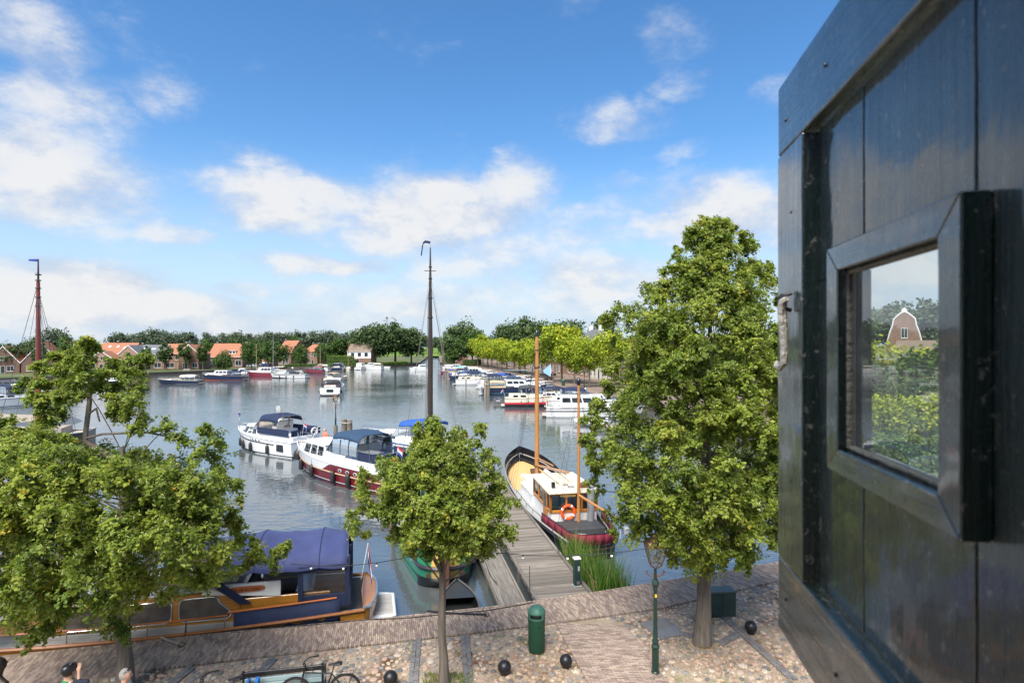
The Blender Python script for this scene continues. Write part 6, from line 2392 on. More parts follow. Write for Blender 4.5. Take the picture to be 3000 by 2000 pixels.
# rounded stern
nst = []
for i in range(len(P0)):
 e = 0
 nst.append((P0[i], P1[i]))
k0 = len(us) - 1
mid0, mid1 = [], []
for j in range(1, 8):
 a = math.pi * j / 8
 w0, w1 = g_.pt(0, 1, .7, .015).y, g_.pt(0, 1, .7, -.03).y
 mid0.append(Vector((X(-.5) - .55 * math.sin(a), w0 * math.cos(a), g_.sheer(0) * .98)))
 mid1.append(Vector((X(-.5) - .52 * math.sin(a), w1 * math.cos(a), g_.sheer(0) + .44)))
A0 = P0[:k0 + 1] + mid0 + P0[k0 + 1:]
A1 = P1[:k0 + 1] + mid1 + P1[k0 + 1:]
for i in range(len(A0) - 1):
 b.quad(A0[i], A0[i + 1], A1[i + 1], A1[i])
o = b.build('stern_cloth', REDC, g_.t, True)
o.modifiers.new('thickness', 'SOLIDIFY').thickness = .02
MB().tube(A1, .022, 6).build('stern_rail', BLACKH, g_.t, True)
# round black counter under the cloth
b = MB()
rings = []
for z, k in ((.69, 1.0), (.45, .96), (.2, .78), (-.1, .45)):
 rw_ = []
 for j in range(0, 9):
  a = math.pi * j / 8
  w0 = g_.pt(0, 1, max(.02, z)).y
  rw_.append(Vector((X(-.5) + .02 - .55 * k * math.sin(a), w0 * math.cos(a), z)))
 rings.append(rw_)
b.loft(rings, False, False)
b.build('counter_stern', BLACKH, g_.t, True)
b = MB()
for j in range(8):
 a0, a1 = math.pi * j / 8, math.pi * (j + 1) / 8
 w0 = g_.pt(0, 1, .68).y
 b.add([(X(-.5) + .05, 0, .52), (X(-.5) - .54 * math.sin(a0), w0 * math.cos(a0), .52), (X(-.5) - .54 * math.sin(a1), w0 * math.cos(a1), .52)], ((0, 1, 2),))
b.build('stern_deck', mat('red_brown_deck', (.22, .07, .05), .8), g_.t)
MB().b2((X(-.5) - .1, -.75, .535), (X(-.46), .35, .6)).build('white_locker', WHITE, g_.t, bevel=.02)
MB().b2((X(-.42), -1.0, .5), (X(-.335), 1.0, .86)).build('engine_box', mat('dark_grey_paint', (.045, .047, .05), .6), g_.t, bevel=.02)
# wheelhouse
WX0, WX1 = -.325, -.08
g_.trunk(WX0, WX1, 1.12, 1.05, .5, .72, WHITE, .0, .0, .02, [], 0, 'wheelhouse_base')
ORW = ORANGEW
a, c = X(WX0), X(WX1)
fr = MB()
zA, zB = 1.22, 2.1
cor = [(a, -1.1), (c, -1.03), (c, 1.03), (a, 1.1)]
wh_ = bpy.data.objects.new('wheelhouse', None); COL.objects.link(wh_); wh_.parent = g_.t
for i in range(4):
 p, q = Vector(cor[i]), Vector(cor[(i + 1) % 4])
 n_ = 3 if i in (0, 2) else 3
 for k in range(n_ + 1):
  r_ = p.lerp(q, k / n_)
  fr.box((r_.x, r_.y, (zA + zB) / 2), (.09, .09, zB - zA))
 e = (q - p)
 ang = math.atan2(e.y, e.x)
 m_ = p.lerp(q, .5)
 fr.box((m_.x, m_.y, zA + .05), (e.length, .085, .13), rz=ang)
 fr.box((m_.x, m_.y, zB - .05), (e.length, .085, .12), rz=ang)
 for k in range(n_):
  r0, r1 = p.lerp(q, k / n_), p.lerp(q, (k + 1) / n_)
  MB().quad((r0.x, r0.y, zA + .1), (r1.x, r1.y, zA + .1), (r1.x, r1.y, zB - .1), (r0.x, r0.y, zB - .1)).build('window_pane', GGLASS, wh_)
fr.build('window_frame', ORW, wh_, bevel=.012)
MB().b2((a + .1, -.95, .55), (c - .1, .95, 1.2)).build('interior', DARKIN, wh_)
b = MB()
b.hexa([(a - .22, -1.25, zB), (c + .2, -1.15, zB), (c + .2, 1.15, zB), (a - .22, 1.25, zB), (a - .2, -1.2, zB + .12), (c + .15, -1.1, zB + .12), (c + .15, 1.1, zB + .12), (a - .2, 1.2, zB + .12)])
b.build('roof', CREAM, wh_, bevel=.03, seg=2)
# sliding door on the jetty side
b = MB()
b.b2((a + .55, 1.11, .45), (a + 1.25, 1.15, 2.06))
dr = b.build('door', ORW, wh_, bevel=.01)
for k in range(9):
 MB().b2((a + .62, 1.152, .55 + k * .07), (a + 1.18, 1.158, .6 + k * .07)).build('door_slat', TEAK, dr)
MB().b2((a + .65, 1.152, 1.3), (a + 1.15, 1.156, 1.95)).build('door_window', DGLASS, dr)
g_.ring((a - .13, .32, 1.25), .3, .07, Matrix.Rotation(R(90), 3, 'Y'))
MB().lathe([(.17, .5), (.17, 2.3), (.13, 2.34), (.13, 2.42)], 14, (a - .25, -.72, 0)).build('exhaust_pipe', mat('pale_steel', (.45, .46, .47), .35, .6), g_.t, True)
MB().b2((a + .25, -.9, zB + .15), (a + .65, -.35, zB + .3)).build('roof_box', mat('mahogany', (.22, .07, .03), .4), g_.t, bevel=.01)
MB().lathe([(.14, 0), (.15, .18), (.1, .22)], 12, (a + 1.7, -.7, zB + .13)).build('radome', WHITE, g_.t, True)
for (xx, yy) in ((.5, .85), (.3, -1.05)):
 MB().box((a + xx, yy, zB + .27), (.16, .16, .26)).build('navigation_light', BLACKH, g_.t, bevel=.02)
text('name_lettering', 'WADDENZEE', g_.t, (a - .225, 0.35, zB - .09), (R(90), 0, R(-90)), .12, mat('gold_lettering', (.6, .4, .12), .4))
# rolled awning and lines on the roof
b = MB()
b.tube([(a + .9, .3, zB + .2), (c + .1, .4, zB + .24)], .11, 8).tube([(a + 1.3, -.3, zB + .19), (c, -.35, zB + .22)], .09, 8)
b.build('furled_awning', mat('cream_canvas', (.6, .56, .45), .85, bump=.4, bscale=25), g_.t, True)
b = MB()
for k in range(3):
 b.torus((a + .5 + k * .45, .15 * k, zB + .15), .14, .012, 14, 5)
b.build('coiled_line', ROPE_D, g_.t, True)
# cabin trunk forward of the wheelhouse and white deck box
g_.trunk(-.075, .12, 1.15, 1.15, .5, .62, WHITE, .05, .02, .06, [], 0, 'cabin_trunk', roof=WHITE)
g_.trunk(.15, .26, .72, .6, .72, .42, WHITE, .08, .02, .04, [], 0, 'deck_box')
b = MB()
for k in range(4):
 b.sphere((X(.205), -.2 + .0, 1.15), .08, 8, 5, (1, .45, .15)) if k == 0 else b.sphere((X(.205) + (.16 if k == 1 else -.02), (.05 if k == 1 else (.1 if k == 2 else -.35)), 1.15), .075, 8, 5, (1, .5, .15))
b.build('deck_vents', BLACKH, g_.t)
MB().lathe([(.22, .72), (.2, .86), (.05, .9)], 12, (X(.31), .3, .1)).build('deck_hatch', WHITE, g_.t, True)
MB().b2((X(.3), -.75, .75), (X(.36), -.25, 1.15)).build('anchor_windlass', mat('brown_iron', (.10, .06, .05), .6), g_.t, bevel=.03)
b = MB().tube([(X(.485), -.18, 1.6), (X(.485), -.18, 2.15), (X(.485), .18, 2.15), (X(.485), .18, 1.6)], .045, 6)
b.build('bow_bitts', BLACKH, g_.t)
# bulwark round the bow
g_.strip('bulwark', BLACKH, .98, 1.28, .62, 1.0, -.02, wrap=False)
b = MB()
for sd in (1, -1):
 pts = [g_.pt(u, sd, g_.sheer(u) + .18, -.1) for u in (.22, .3, .38, .46, .54)]
 b.tube(pts, .014, 5)
 for p in pts:
  b.tube([p - Vector((0, 0, .25)), p], .012, 5)
b.build('side_rail', BLACKH, g_.t)
# masts, boom, gaff and rigging
MV = mat('varnished_mast', (.42, .19, .055), .3, 0, var=.25, scale=2, stretch=(6, 6, .7), coat=.5)
mx_ = X(.165)
b = MB().tube([(mx_, 0, .6), (mx_, 0, 9.0), (mx_, 0, 9.5)], [.145, .11, .075], 12)
b.build('main_mast', MV, g_.t, True)
MB().lathe([(.12, 9.4), (.13, 9.55), (.07, 9.72), (.01, 9.78)], 10, (mx_, 0, 0)).build('mast_cap', BLACKH, g_.t, True)
b = MB().torus((mx_, 0, 7.6), .145, .03, 12, 5).torus((mx_, 0, 8.6), .13, .025, 12, 5).torus((mx_, 0, 1.9), .17, .03, 12, 5)
b.build('mast_bands', mat('black_iron', (.03, .03, .03)), g_.t, True)
MB().tube([(mx_ - .15, 0, 1.95), (X(-.18), -.35, 2.55)], .07, 8).build('boom', MV, g_.t, True)
MB().tube([(mx_ - .15, -.05, 2.35), (X(.02), -.4, 2.3)], .045, 8).build('gaff', MV, g_.t, True)
zx = X(WX0) - .32
b = MB().tube([(zx, -.12, .5), (zx, -.12, 7.1)], [.08, .06], 10)
b.build('mizzen_mast', MV, g_.t, True)
MB().lathe([(.07, 7.05), (.12, 7.2), (.1, 7.32), (.01, 7.4)], 10, (zx, -.12, 0)).build('mast_ball', BLACKH, g_.t, True)
MB().tube([(zx - .08, -.15, 2.05), (X(-.5) - .55, -.85, 1.75)], .06, 8).build('mizzen_boom', MV, g_.t, True)
WIRE = mat('rigging_wire', (.06, .06, .062), .5, .3)
b = MB()
for sd in (1, -1):
 for q in (.06, .10, .14):
  b.tube([(mx_, 0, 8.9), g_.pt(q + .5, sd, g_.sheer(q + .5))], .008, 3)
 for q in (-.42, -.36):
  b.tube([(zx, -.12, 6.9), g_.pt(q + .5, sd, g_.sheer(q + .5))], .007, 3)
for q in (0, .12):
 b.tube([(mx_, 0, 9.1 - q), (X(.49), q - .06, 1.9)], .009, 3)
b.tube([(mx_, 0, 9.2), (zx, -.12, 7.0)], .008, 3)
b.tube([(zx, -.12, 6.9), (X(-.5) - .5, -.8, 1.8)], .008, 3)
b.tube([(mx_, 0, 7.8), (X(-.18), -.35, 2.6)], .008, 3)
b.build('rigging', WIRE, g_.t)
g_.flag((X(-.5) - .45, -1.05, .9), .5, -.05, [FLAGB, FLAGB, FLAGB], 1.0)
MB().box((X(-.5) - .3, -1.35, 1.15), (.3, .22, .3)).build('outboard_motor', mat('outboard_grey', (.35, .36, .37), .4), g_.t, bevel=.04)

# ---------------- green and yellow tjalk with rudder to the quay, tall dark mast
tc_ = Vector((-2.52, 21.6)) + bd * 7.0
tj = Boat('sailing_barge', 'green and yellow sailing barge with brown rudder and tall dark mast left of the jetty', 'boat', tc_.x, tc_.y, hd, 13.5, 3.7, .85, 1.5, .4, .55, 3.2, 'old sailing barges', tum=.45)
tj.hull(GREENH, 24)
tj.strip('black_bottom', BLACKH, -.1, .28, 0, 1, .012)
tj.deck(mat('grey_deck_paint', (.32, .33, .32)), .25)
tj.rubrail(mat('plum_black_rail', (.03, .025, .035), .4), .72, .09)
tj.rubrail(BLACKH, 1.0, .035)
b = MB()
rings, ry = [], []
for z, k in ((1.3, 1.0), (1.05, 1.04), (.85, 1.06), (.45, .95), (.15, .72), (-.15, .4)):
 rw_ = []
 for j in range(13):
  a_ = math.pi * j / 12
  w0 = tj.pt(0, 1, max(.02, min(1.28, z)), .004).y
  rw_.append(Vector((tj.X(-.5) + .02 - .95 * k * math.sin(a_), w0 * math.cos(a_), z)))
 rings.append(rw_)
b.loft(rings, False, False)
for i in range(len(b.f)):
 row, colm = divmod(i, 12)
 b.m[i] = 2 if row >= 3 else (1 if 4 <= colm <= 7 else 0)
b.build('round_stern', [GREENH, YELLOWH, BLACKH], tj.t, True, angle=60)
MB().tube([Vector((tj.X(-.5) - .99 * math.sin(math.pi * j / 12), tj.pt(0, 1, .8, .03).y * math.cos(math.pi * j / 12), .84)) for j in range(13)], .075, 6).build('stern_wale', mat('plum_black_rail', (.03, .025, .035)), tj.t, True)
MB().hexa([(tj.X(-.5) - 2.0, -.05, -.3), (tj.X(-.5) - .85, -.05, -.3), (tj.X(-.5) - .85, .05, -.3), (tj.X(-.5) - 2.0, .05, -.3), (tj.X(-.5) - 1.65, -.07, 1.75), (tj.X(-.5) - .7, -.07, 1.75), (tj.X(-.5) - .7, .07, 1.75), (tj.X(-.5) - 1.65, .07, 1.75)]).build('rudder', BROWNH, tj.t, bevel=.02)
for sd in (1, -1):
 MB().lathe([(.085, 0), (.085, .03), (.05, .035)], 10, (tj.X(-.5) - .88, sd * .62, .62), Matrix.Rotation(R(-90), 3, 'Y') @ Matrix.Rotation(0, 3, 'X')).build('hawse_hole', BROWNH, tj.t)
MB().tube([(tj.X(-.5) - 1.1, 0, 1.8), (tj.X(-.33), .2, 1.7)], .05, 6).build('tiller', ORANGEW, tj.t, True)
tj.trunk(-.38, -.05, 1.2, 1.25, .75, .75, mat('brown_cabin', (.14, .06, .03), .5), .05, .05, .06, [(.1, .3, .3, .8), (.5, .7, .3, .8)], 0, roof=CREAM)
tj.trunk(.02, .3, 1.2, 1.1, .75, .5, mat('tarpaulin_green', (.03, .09, .06), .7), .05, .05, .1)
b = MB()
for k in range(9):
 b.b2((tj.X(-.46) + .03 * k, -.5, 1.35 + k * .055), (tj.X(-.46) + .03 * k + .05, .6, 1.385 + k * .055))
b.build('slatted_seat', ORANGEW, tj.t)
# mast and rigging
DM_ = mat('dark_mast', (.035, .024, .018), .4, 0, var=.25, scale=1.5, coat=.4)
tmx = tj.X(.12)
mz = 13.9
MB().tube([(tmx, 0, .8), (tmx, 0, 9), (tmx, 0, 12.2), (tmx, 0, mz)], [.155, .125, .07, .028], 12).build('mast', DM_, tj.t, True)
b = MB()
for z, r_ in ((10.3, .125), (11.3, .1), (12.3, .08), (12.9, .065)):
 b.torus((tmx, 0, z), r_, .03, 12, 5)
b.tube([(tmx, -.3, 12.7), (tmx, .3, 12.7)], .018, 5)
b.build('mast_bands', mat('black_iron', (.03, .03, .03)), tj.t)
st = MB().tube([(tmx, 0, mz), (tmx, 0, mz + .35)], .012, 5).build('pennant_staff', STEEL, tj.t)
b = MB()
pn_ = [(0, 0), (.12, .02), (.26, .04), (.36, -.04), (.42, -.22), (.45, -.45), (.49, -.72)]
for i in range(len(pn_) - 1):
 (y0_, z0_), (y1_, z1_) = pn_[i], pn_[i + 1]
 w0 = .13 if i < 3 else .07
 b.quad((tmx, y0_, mz + .32 + z0_), (tmx, y1_, mz + .32 + z1_), (tmx + .02, y1_ - (.0 if i < 3 else .05), mz + .32 + z1_ - w0), (tmx + .02, y0_ - (.0 if i < 4 else .05), mz + .32 + z0_ - w0), mi=0)
b.build('pennant', [mat('dark_pennant', (.02, .03, .09), .8), FLAGR], st)
b = MB()
for sd in (1, -1):
 for q in (.0, .05, .1):
  b.tube([(tmx, 0, 12.2), tj.pt(.5 + q, sd, tj.sheer(.5 + q))], .009, 3)
 b.tube([(tmx, 0, 12.6), tj.pt(.46, sd, tj.sheer(.4))], .008, 3)
b.tube([(tmx, 0, 12.4), (tj.X(.49), 0, 1.6)], .022, 4)
b.tube([(tmx, .1, 11.6), (tj.X(.47), .1, 1.6)], .012, 4)
b.build('rigging', mat('rigging_tan', (.2, .18, .15), .7), tj.t)
# leeboard
MB().hexa([(tj.X(-.05), 1.9, .1), (tj.X(.1), 1.9, .3), (tj.X(.1), 1.98, .3), (tj.X(-.05), 1.98, .1), (tj.X(-.1), 1.88, 1.3), (tj.X(.12), 1.88, 1.25), (tj.X(.12), 1.96, 1.25), (tj.X(-.1), 1.96, 1.3)]).build('leeboard', ORANGEW, tj.t, bevel=.03)

# ---------------- black dinghy
x, y = -1.72, 18.95
dg = Boat('dinghy', 'black open dinghy tied below the brown rudder against the quay', 'boat', x, y, R(98), 3.2, 1.25, .42, .62, .35, .82, 2.2, None)
dg.hull(mat('black_gloss_plastic', (.012, .012, .013), .3, 0, var=.3, coat=.2))
dg.deck(mat('black_inside', (.012, .013, .014), .5), .36, .0, .93)
dg.rubrail(mat('grey_gunwale', (.10, .10, .105), .5), 1.0, .03)
b = MB()
n = 8
for i in range(n):
 u0_, u1_ = .62 + .37 * i / n, .62 + .37 * (i + 1) / n
 b.quad(dg.pt(u0_, -1, dg.sheer(u0_) - .03, -.02), dg.pt(u1_, -1, dg.sheer(u1_) - .03, -.01), dg.pt(u1_, 1, dg.sheer(u1_) - .03, -.01), dg.pt(u0_, 1, dg.sheer(u0_) - .03, -.02))
b.build('foredeck', mat('grey_black_deck', (.03, .033, .034), .35), dg.t)
MB().b2((-1.0, -.62, .2), (-.65, .62, .24)).build('thwart', mat('black_inside', (.012, .013, .014)), dg.t)
MB().lathe([(.085, 0), (.085, .2), (.06, .25), (.03, .27)], 10, (-.75, -.18, .25), Matrix.Rotation(R(60), 3, 'Y')).build('bailer', mat('yellow_plastic', (.5, .34, .06), .5), dg.t, True)

# ---------------- red masted ship hidden behind the left linden
rx, ry_ = at(112, 1290, 52).x, 52
rs_ = Boat('sailing_barge', 'sailing barge with a tall dark red mast behind the left linden', 'boat', rx - 5 * .94, ry_ - 5 * .342, R(200), 18, 4.2, .9, 1.7, .5, .6, 3.2, 'old sailing barges', tum=.3)
rs_.hull(BLACKH, 20); rs_.deck(mat('pale_deck', (.42, .38, .33), .8), .1); rs_.rubrail(mat('gunwale_grey', (.32, .31, .29)), 1.0, .06)
rs_.trunk(-.4, -.15, 1.4, 1.4, .9, .7, mat('tarpaulin_tan', (.35, .29, .24), .8), .05, .05, .05, [(.1, .3, .3, .8), (.5, .7, .3, .8)], 0)
rs_.trunk(.05, .3, 1.3, 1.2, .9, .5, mat('tarpaulin_tan', (.35, .29, .24), .8), .05, .05, .1)
RM = mat('dark_red_mast', (.17, .018, .013), .35, 0, var=.2, scale=1.2, coat=.4)
MB().tube([(-5, 0, .9), (-5, 0, 8), (-5, 0, 14.6)], [.25, .21, .14], 12).build('mast', RM, rs_.t, True)
MB().tube([(-5, 0, 12.4), (-5, 0, 16.6)], [.14, .05], 8).build('topmast', mat('dark_topmast', (.06, .02, .018), .4), rs_.t, True)
b = MB()
for z in (12.4, 13.2, 14.0, 14.7, 15.2):
 b.torus((-5, 0, z), .2, .045, 12, 5)
b.tube([(-5, -.3, 15.3), (-5, .6, 15.3)], .02, 5)
b.build('mast_bands', mat('black_iron', (.03, .03, .03)), rs_.t)
b = MB()
for sd in (1, -1):
 for q in (-.12, -.08, -.02, .06):
  b.tube([(-5, 0, 13.8), (rs_.X(q) - 5, sd * 2.1, 1.0)], .02, 3)
b.tube([(-5, 0, 14.5), (rs_.X(.16) - 5, 0, 1.8)], .025, 3)
b.build('rigging', WIRE, rs_.t)
b = MB().quad((-5, 0, 16.6), (-4.3, .0, 16.55), (-4.3, .0, 16.4), (-5, 0, 16.35))
b.build('pennant', FLAGB, rs_.t)

# ---------------- boats and pier at the far left edge
x, y = gp(10, 1200, 0)
lb_ = cruiser('motor_yacht', 'white yacht with navy hood and red ring at the left pier', x - 2, y + 6, R(60), 10, 3.6, WHITE, WHITE, NAVYC, 'full', 'aft', 1.3, 1.6, BLACKH, BLACKR, (), False, det=2, group='boats at the left pier')
lb_.ring((lb_.X(-.5) - .1, -.8, 1.5), .35, .09, Matrix.Rotation(R(90), 3, 'Y'), SCARLET)
x, y = gp(60, 1160, 0)
cruiser('motor_yacht', 'dark hulled yacht with navy cabin behind the left pier yacht', x - 6, y + 5, R(10), 13, 4, BLACKH, NAVYH, NAVYC, 'full', 'sedan', 1.2, 1.7, BLACKH, WHITE, (), False, group='boats at the left pier')
lp_ = thing('landing_stage', 'broad sandy landing stage with a slanted steel side at the left', 'jetty', (at(60, 1230, 66).x, 66, 0), R(-12))
MB().b2((-14, -6, -.3), (2.5, 4, .55)).build('stage_deck', mat('sandy_boards', (.33, .28, .21), .9, var=.2, bump=.3), lp_, bevel=.05)
MB().hexa([(2.5, -6, -.3), (5, -6, -.3), (5, 4, -.3), (2.5, 4, -.3), (2.5, -6, .52), (2.6, -6, .52), (2.6, 4, .52), (2.5, 4, .52)]).build('slanted_side', mat('grey_steel_plate', (.16, .17, .18), .5, .4), lp_)
for k in range(4):
 MB().lathe([(.16, -.8), (.15, 2.2), (.1, 2.25)], 8, (-9 + k * 3.6, -6.3, 0)).build('post', PILE, lp_, True)
# ================================================================== houses
def tile_mat(name, c1, c2, sc=3.2):
 m, nt, b = new_mat(name)
 N, L = nt.nodes.new, nt.links.new
 tc = N('ShaderNodeTexCoord')
 wv = N('ShaderNodeTexWave')
 wv.wave_type = 'BANDS'
 wv.bands_direction = 'Z'
 wv.inputs['Scale'].default_value = sc
 wv.inputs['Distortion'].default_value = .4
 L(tc.outputs['Object'], wv.inputs['Vector'])
 n = N('ShaderNodeTexNoise')
 n.inputs['Scale'].default_value = 2.2
 n.inputs['Detail'].default_value = 9
 n.inputs['Roughness'].default_value = .75
 L(tc.outputs['Object'], n.inputs['Vector'])
 mx = N('ShaderNodeMix'); mx.data_type = 'RGBA'
 mx.inputs['A'].default_value = tuple(c1) + (1,)
 mx.inputs['B'].default_value = tuple(c2) + (1,)
 L(n.outputs[0], mx.inputs['Factor'])
 L(mx.outputs['Result'], b.inputs['Base Color'])
 b.inputs['Roughness'].default_value = .8
 bp = N('ShaderNodeBump')
 bp.inputs['Strength'].default_value = .6
 bp.inputs['Distance'].default_value = .05
 L(wv.outputs[0], bp.inputs['Height'])
 L(bp.outputs[0], b.inputs['Normal'])
 return m
TILE_R = tile_mat('orange_roof_tile', (.21, .085, .05), (.50, .21, .11))
TILE_B = tile_mat('brown_roof_tile', (.17, .12, .085), (.25, .19, .14))
TILE_S = tile_mat('slate_roof', (.10, .105, .115), (.17, .175, .185))
BRK1 = wall_mat('brown_brick', (.18, .095, .062), (.25, .14, .09), (.28, .25, .22))
BRK2 = wall_mat('dark_brick', (.13, .065, .048), (.19, .10, .07), (.22, .2, .18))
BRK3 = wall_mat('rose_brick', (.28, .15, .11), (.35, .21, .15), (.34, .31, .28))
PLASTER = mat('white_plaster', (.72, .71, .68), .85, var=.06, scale=.8, dirt=.15)
CREAMP = mat('cream_plaster', (.62, .58, .48), .85, var=.06, scale=.8, dirt=.15)
TRIM = mat('white_trim', (.74, .73, .70), .5, var=.04)
PANE = mat('house_window_glass', (.025, .032, .04), .08, 0, var=.4, scale=.8)
DOORG = mat('dark_door', (.02, .03, .028), .5)
CHIM = BRK2

class House:
 def __init__(s, name, label, x, y, rz, w, d, eave, ridge, wallm, roofm, front_gable=False, hip=0.0, over=.25, group='houses round the harbour', z=.88):
  s.t = thing(name, label, 'house', (x, y, z), rz, group)
  s.w, s.d, s.e, s.r, s.fg = w, d, eave, ridge, front_gable
  hw, hd_ = w / 2, d / 2
  b = MB()
  if front_gable:
   P = [(-hw, 0), (hw, 0), (hw, eave), (0, ridge), (-hw, eave)]
   b.add([(x_, -hd_, z_) for x_, z_ in P] + [(x_, hd_, z_) for x_, z_ in P], ((0, 1, 2, 3, 4), (9, 8, 7, 6, 5), (1, 6, 7, 2), (5, 0, 4, 9)))
  elif hip:
   b.add([(-hw, -hd_, 0), (hw, -hd_, 0), (hw, hd_, 0), (-hw, hd_, 0), (-hw, -hd_, eave), (hw, -hd_, eave), (hw, hd_, eave), (-hw, hd_, eave)], ((0, 1, 5, 4), (1, 2, 6, 5), (2, 3, 7, 6), (3, 0, 4, 7)))
  else:
   P = [(-hd_, 0), (hd_, 0), (hd_, eave), (0, ridge), (-hd_, eave)]
   b.add([(-hw, y_, z_) for y_, z_ in P] + [(hw, y_, z_) for y_, z_ in P], ((4, 3, 2, 1, 0), (5, 6, 7, 8, 9), (0, 5, 9, 4), (6, 1, 2, 7)))
  b.build('wall', wallm, s.t)
  b = MB()
  th = .16
  o = over
  if hip:
   k = hip
   A = [(-hw - o, -hd_ - o, eave), (hw + o, -hd_ - o, eave), (hw + o, hd_ + o, eave), (-hw - o, hd_ + o, eave), (-hw + k, 0, ridge), (hw - k, 0, ridge)]
   b.add(A, ((0, 1, 5, 4), (1, 2, 5), (2, 3, 4, 5), (3, 0, 4), (3, 2, 1, 0)))
  else:
   def slab(e0, e1):
    if front_gable:
     sl = (ridge - eave) / hw
     for sd in (-1, 1):
      x0_, z0_ = sd * (hw + o), eave - o * sl
      q = [(x0_, -hd_ - .1, z0_ + .02), (0, -hd_ - .1, ridge + .02), (0, hd_ + .1, ridge + .02), (x0_, hd_ + .1, z0_ + .02)]
      if sd > 0:
       q = q[::-1]
      b.hexa([(p[0], p[1], p[2]) for p in q[::-1]] + [(p[0], p[1], p[2] + th) for p in q[::-1]])
    else:
     sl = (ridge - eave) / hd_
     for sd in (-1, 1):
      y0_, z0_ = sd * (hd_ + o), eave - o * sl
      q = [(-hw - .12, y0_, z0_ + .02), (hw + .12, y0_, z0_ + .02), (hw + .12, 0, ridge + .02), (-hw - .12, 0, ridge + .02)]
      if sd > 0:
       q = q[::-1]
      b.hexa([(p[0], p[1], p[2]) for p in q] + [(p[0], p[1], p[2] + th) for p in q])
   slab(0, 0)
  s.roof = b.build('roof', roofm, s.t)
  if not hip:
   g = MB()
   if not front_gable:
    for sd in (-1, 1):
     g.tube([(-hw, sd * (hd_ + o + .06), eave - .18), (hw, sd * (hd_ + o + .06), eave - .18)], .07, 6)
   else:
    sl = (ridge - eave) / hw
    for sd in (-1, 1):
     g.hexa([(sd * (hw + o), -hd_ - .16, eave - o * sl - .1), (0, -hd_ - .16, ridge - .1), (0, -hd_ - .11, ridge - .1), (sd * (hw + o), -hd_ - .11, eave - o * sl - .1),
       (sd * (hw + o), -hd_ - .16, eave - o * sl + .2), (0, -hd_ - .16, ridge + .2), (0, -hd_ - .11, ridge + .2), (sd * (hw + o), -hd_ - .11, eave - o * sl + .2)])
   g.build('gutter' if not front_gable else 'bargeboard', TRIM, s.t)

 def _win(s, c, ax, n, w, h, name='window', fm=None, pm=None, bars=1, sill=True):
  c, ax, n = Vector(c), Vector(ax), Vector(n)
  up = Vector((0, 0, 1))
  def bx(u0, u1, v0, v1, d0, d1):
   P = []
   for v in (v0, v1):
    for (u, dd) in ((u0, d1), (u1, d1), (u1, d0), (u0, d0)):
     P.append(c + ax * u + up * v + n * dd)
   return P
  b = MB()
  t = .07
  for (u0, u1, v0, v1) in ((-w / 2 - t, w / 2 + t, h / 2, h / 2 + t), (-w / 2 - t, w / 2 + t, -h / 2 - t, -h / 2), (-w / 2 - t, -w / 2, -h / 2, h / 2), (w / 2, w / 2 + t, -h / 2, h / 2)):
   b.hexa(bx(u0, u1, v0, v1, -.02, .06))
  for k in range(1, bars + 1):
   u = -w / 2 + w * k / (bars + 1)
   b.hexa(bx(u - .03, u + .03, -h / 2, h / 2, 0, .045))
  if sill:
   b.hexa(bx(-w / 2 - .12, w / 2 + .12, -h / 2 - t - .06, -h / 2 - t, -.02, .12))
  f = b.build(name, fm or TRIM, s.t)
  MB().quad(c - ax * w / 2 - up * h / 2 + n * .015, c + ax * w / 2 - up * h / 2 + n * .015, c + ax * w / 2 + up * h / 2 + n * .015, c - ax * w / 2 + up * h / 2 + n * .015).build('pane', pm or PANE, f)
  return f

 def front(s, lst, **k):
  for (x, z, w, h) in lst:
   s._win((x, -s.d / 2, z), (1, 0, 0), (0, -1, 0), w, h, **k)
  return s

 def side(s, lst, sd=-1, **k):
  for (y, z, w, h) in lst:
   s._win((sd * s.w / 2, y, z), (0, -sd * -1, 0) if sd < 0 else (0, 1, 0), (sd, 0, 0), w, h, **k)
  return s

 def door(s, x, w=.95, h=2.1, m=None):
  f = s._win((x, -s.d / 2, h / 2 + .05), (1, 0, 0), (0, -1, 0), w, h, 'door', TRIM, m or DOORG, 0, False)
  MB().box((x + w * .35, -s.d / 2 - .05, 1.05), (.05, .06, .12)).build('handle', STEEL, f)
  return s

 def chimney(s, x, y=0.0, h=1.0, w=.6, m=None, cap=None):
  z0 = s.r - .5
  MB().box((x, y, z0 + (h + .5) / 2), (w, w, h + .5)).build('chimney', m or CHIM, s.roof)
  MB().box((x, y, z0 + h + .55), (w * 1.25, w * 1.25, .1)).build('chimney_cap', cap or TRIM, s.roof)
  return s

 def dormer(s, x, w=2.2, h=1.2, f=.45):
  hd_ = s.d / 2
  z0 = s.e + (s.r - s.e) * f * .5
  y0 = -hd_ * (1 - f * .45)
  d_ = MB().b2((x - w / 2, y0, z0), (x + w / 2, y0 + hd_ * .7, z0 + h)).build('dormer', TRIM, s.roof)
  MB().b2((x - w / 2 - .15, y0 - .2, z0 + h + .002), (x + w / 2 + .15, y0 + hd_ * .7, z0 + h + .12)).build('dormer_roof', TRIM, d_)
  for k in (-1, 1):
   MB().b2((x + k * w * .24 - w * .17, y0 - .015, z0 + .25), (x + k * w * .24 + w * .17, y0 - .005, z0 + h - .15)).build('dormer_pane', PANE, d_)
  return s

 def skylight(s, x, f, w=.8, h=1.1):
  hd_ = s.d / 2
  y = -hd_ * (1 - f)
  z = s.e + (s.r - s.e) * f
  sl = math.atan2(s.r - s.e, hd_)
  rot = Matrix.Rotation(sl, 3, 'X')
  MB().box((x, y - math.sin(sl) * .22, z + math.cos(sl) * .22), (w, h, .06), rot=rot).build('skylight', mat('skylight_glass', (.55, .6, .65), .15, 0, var=.1), s.roof)
  return s

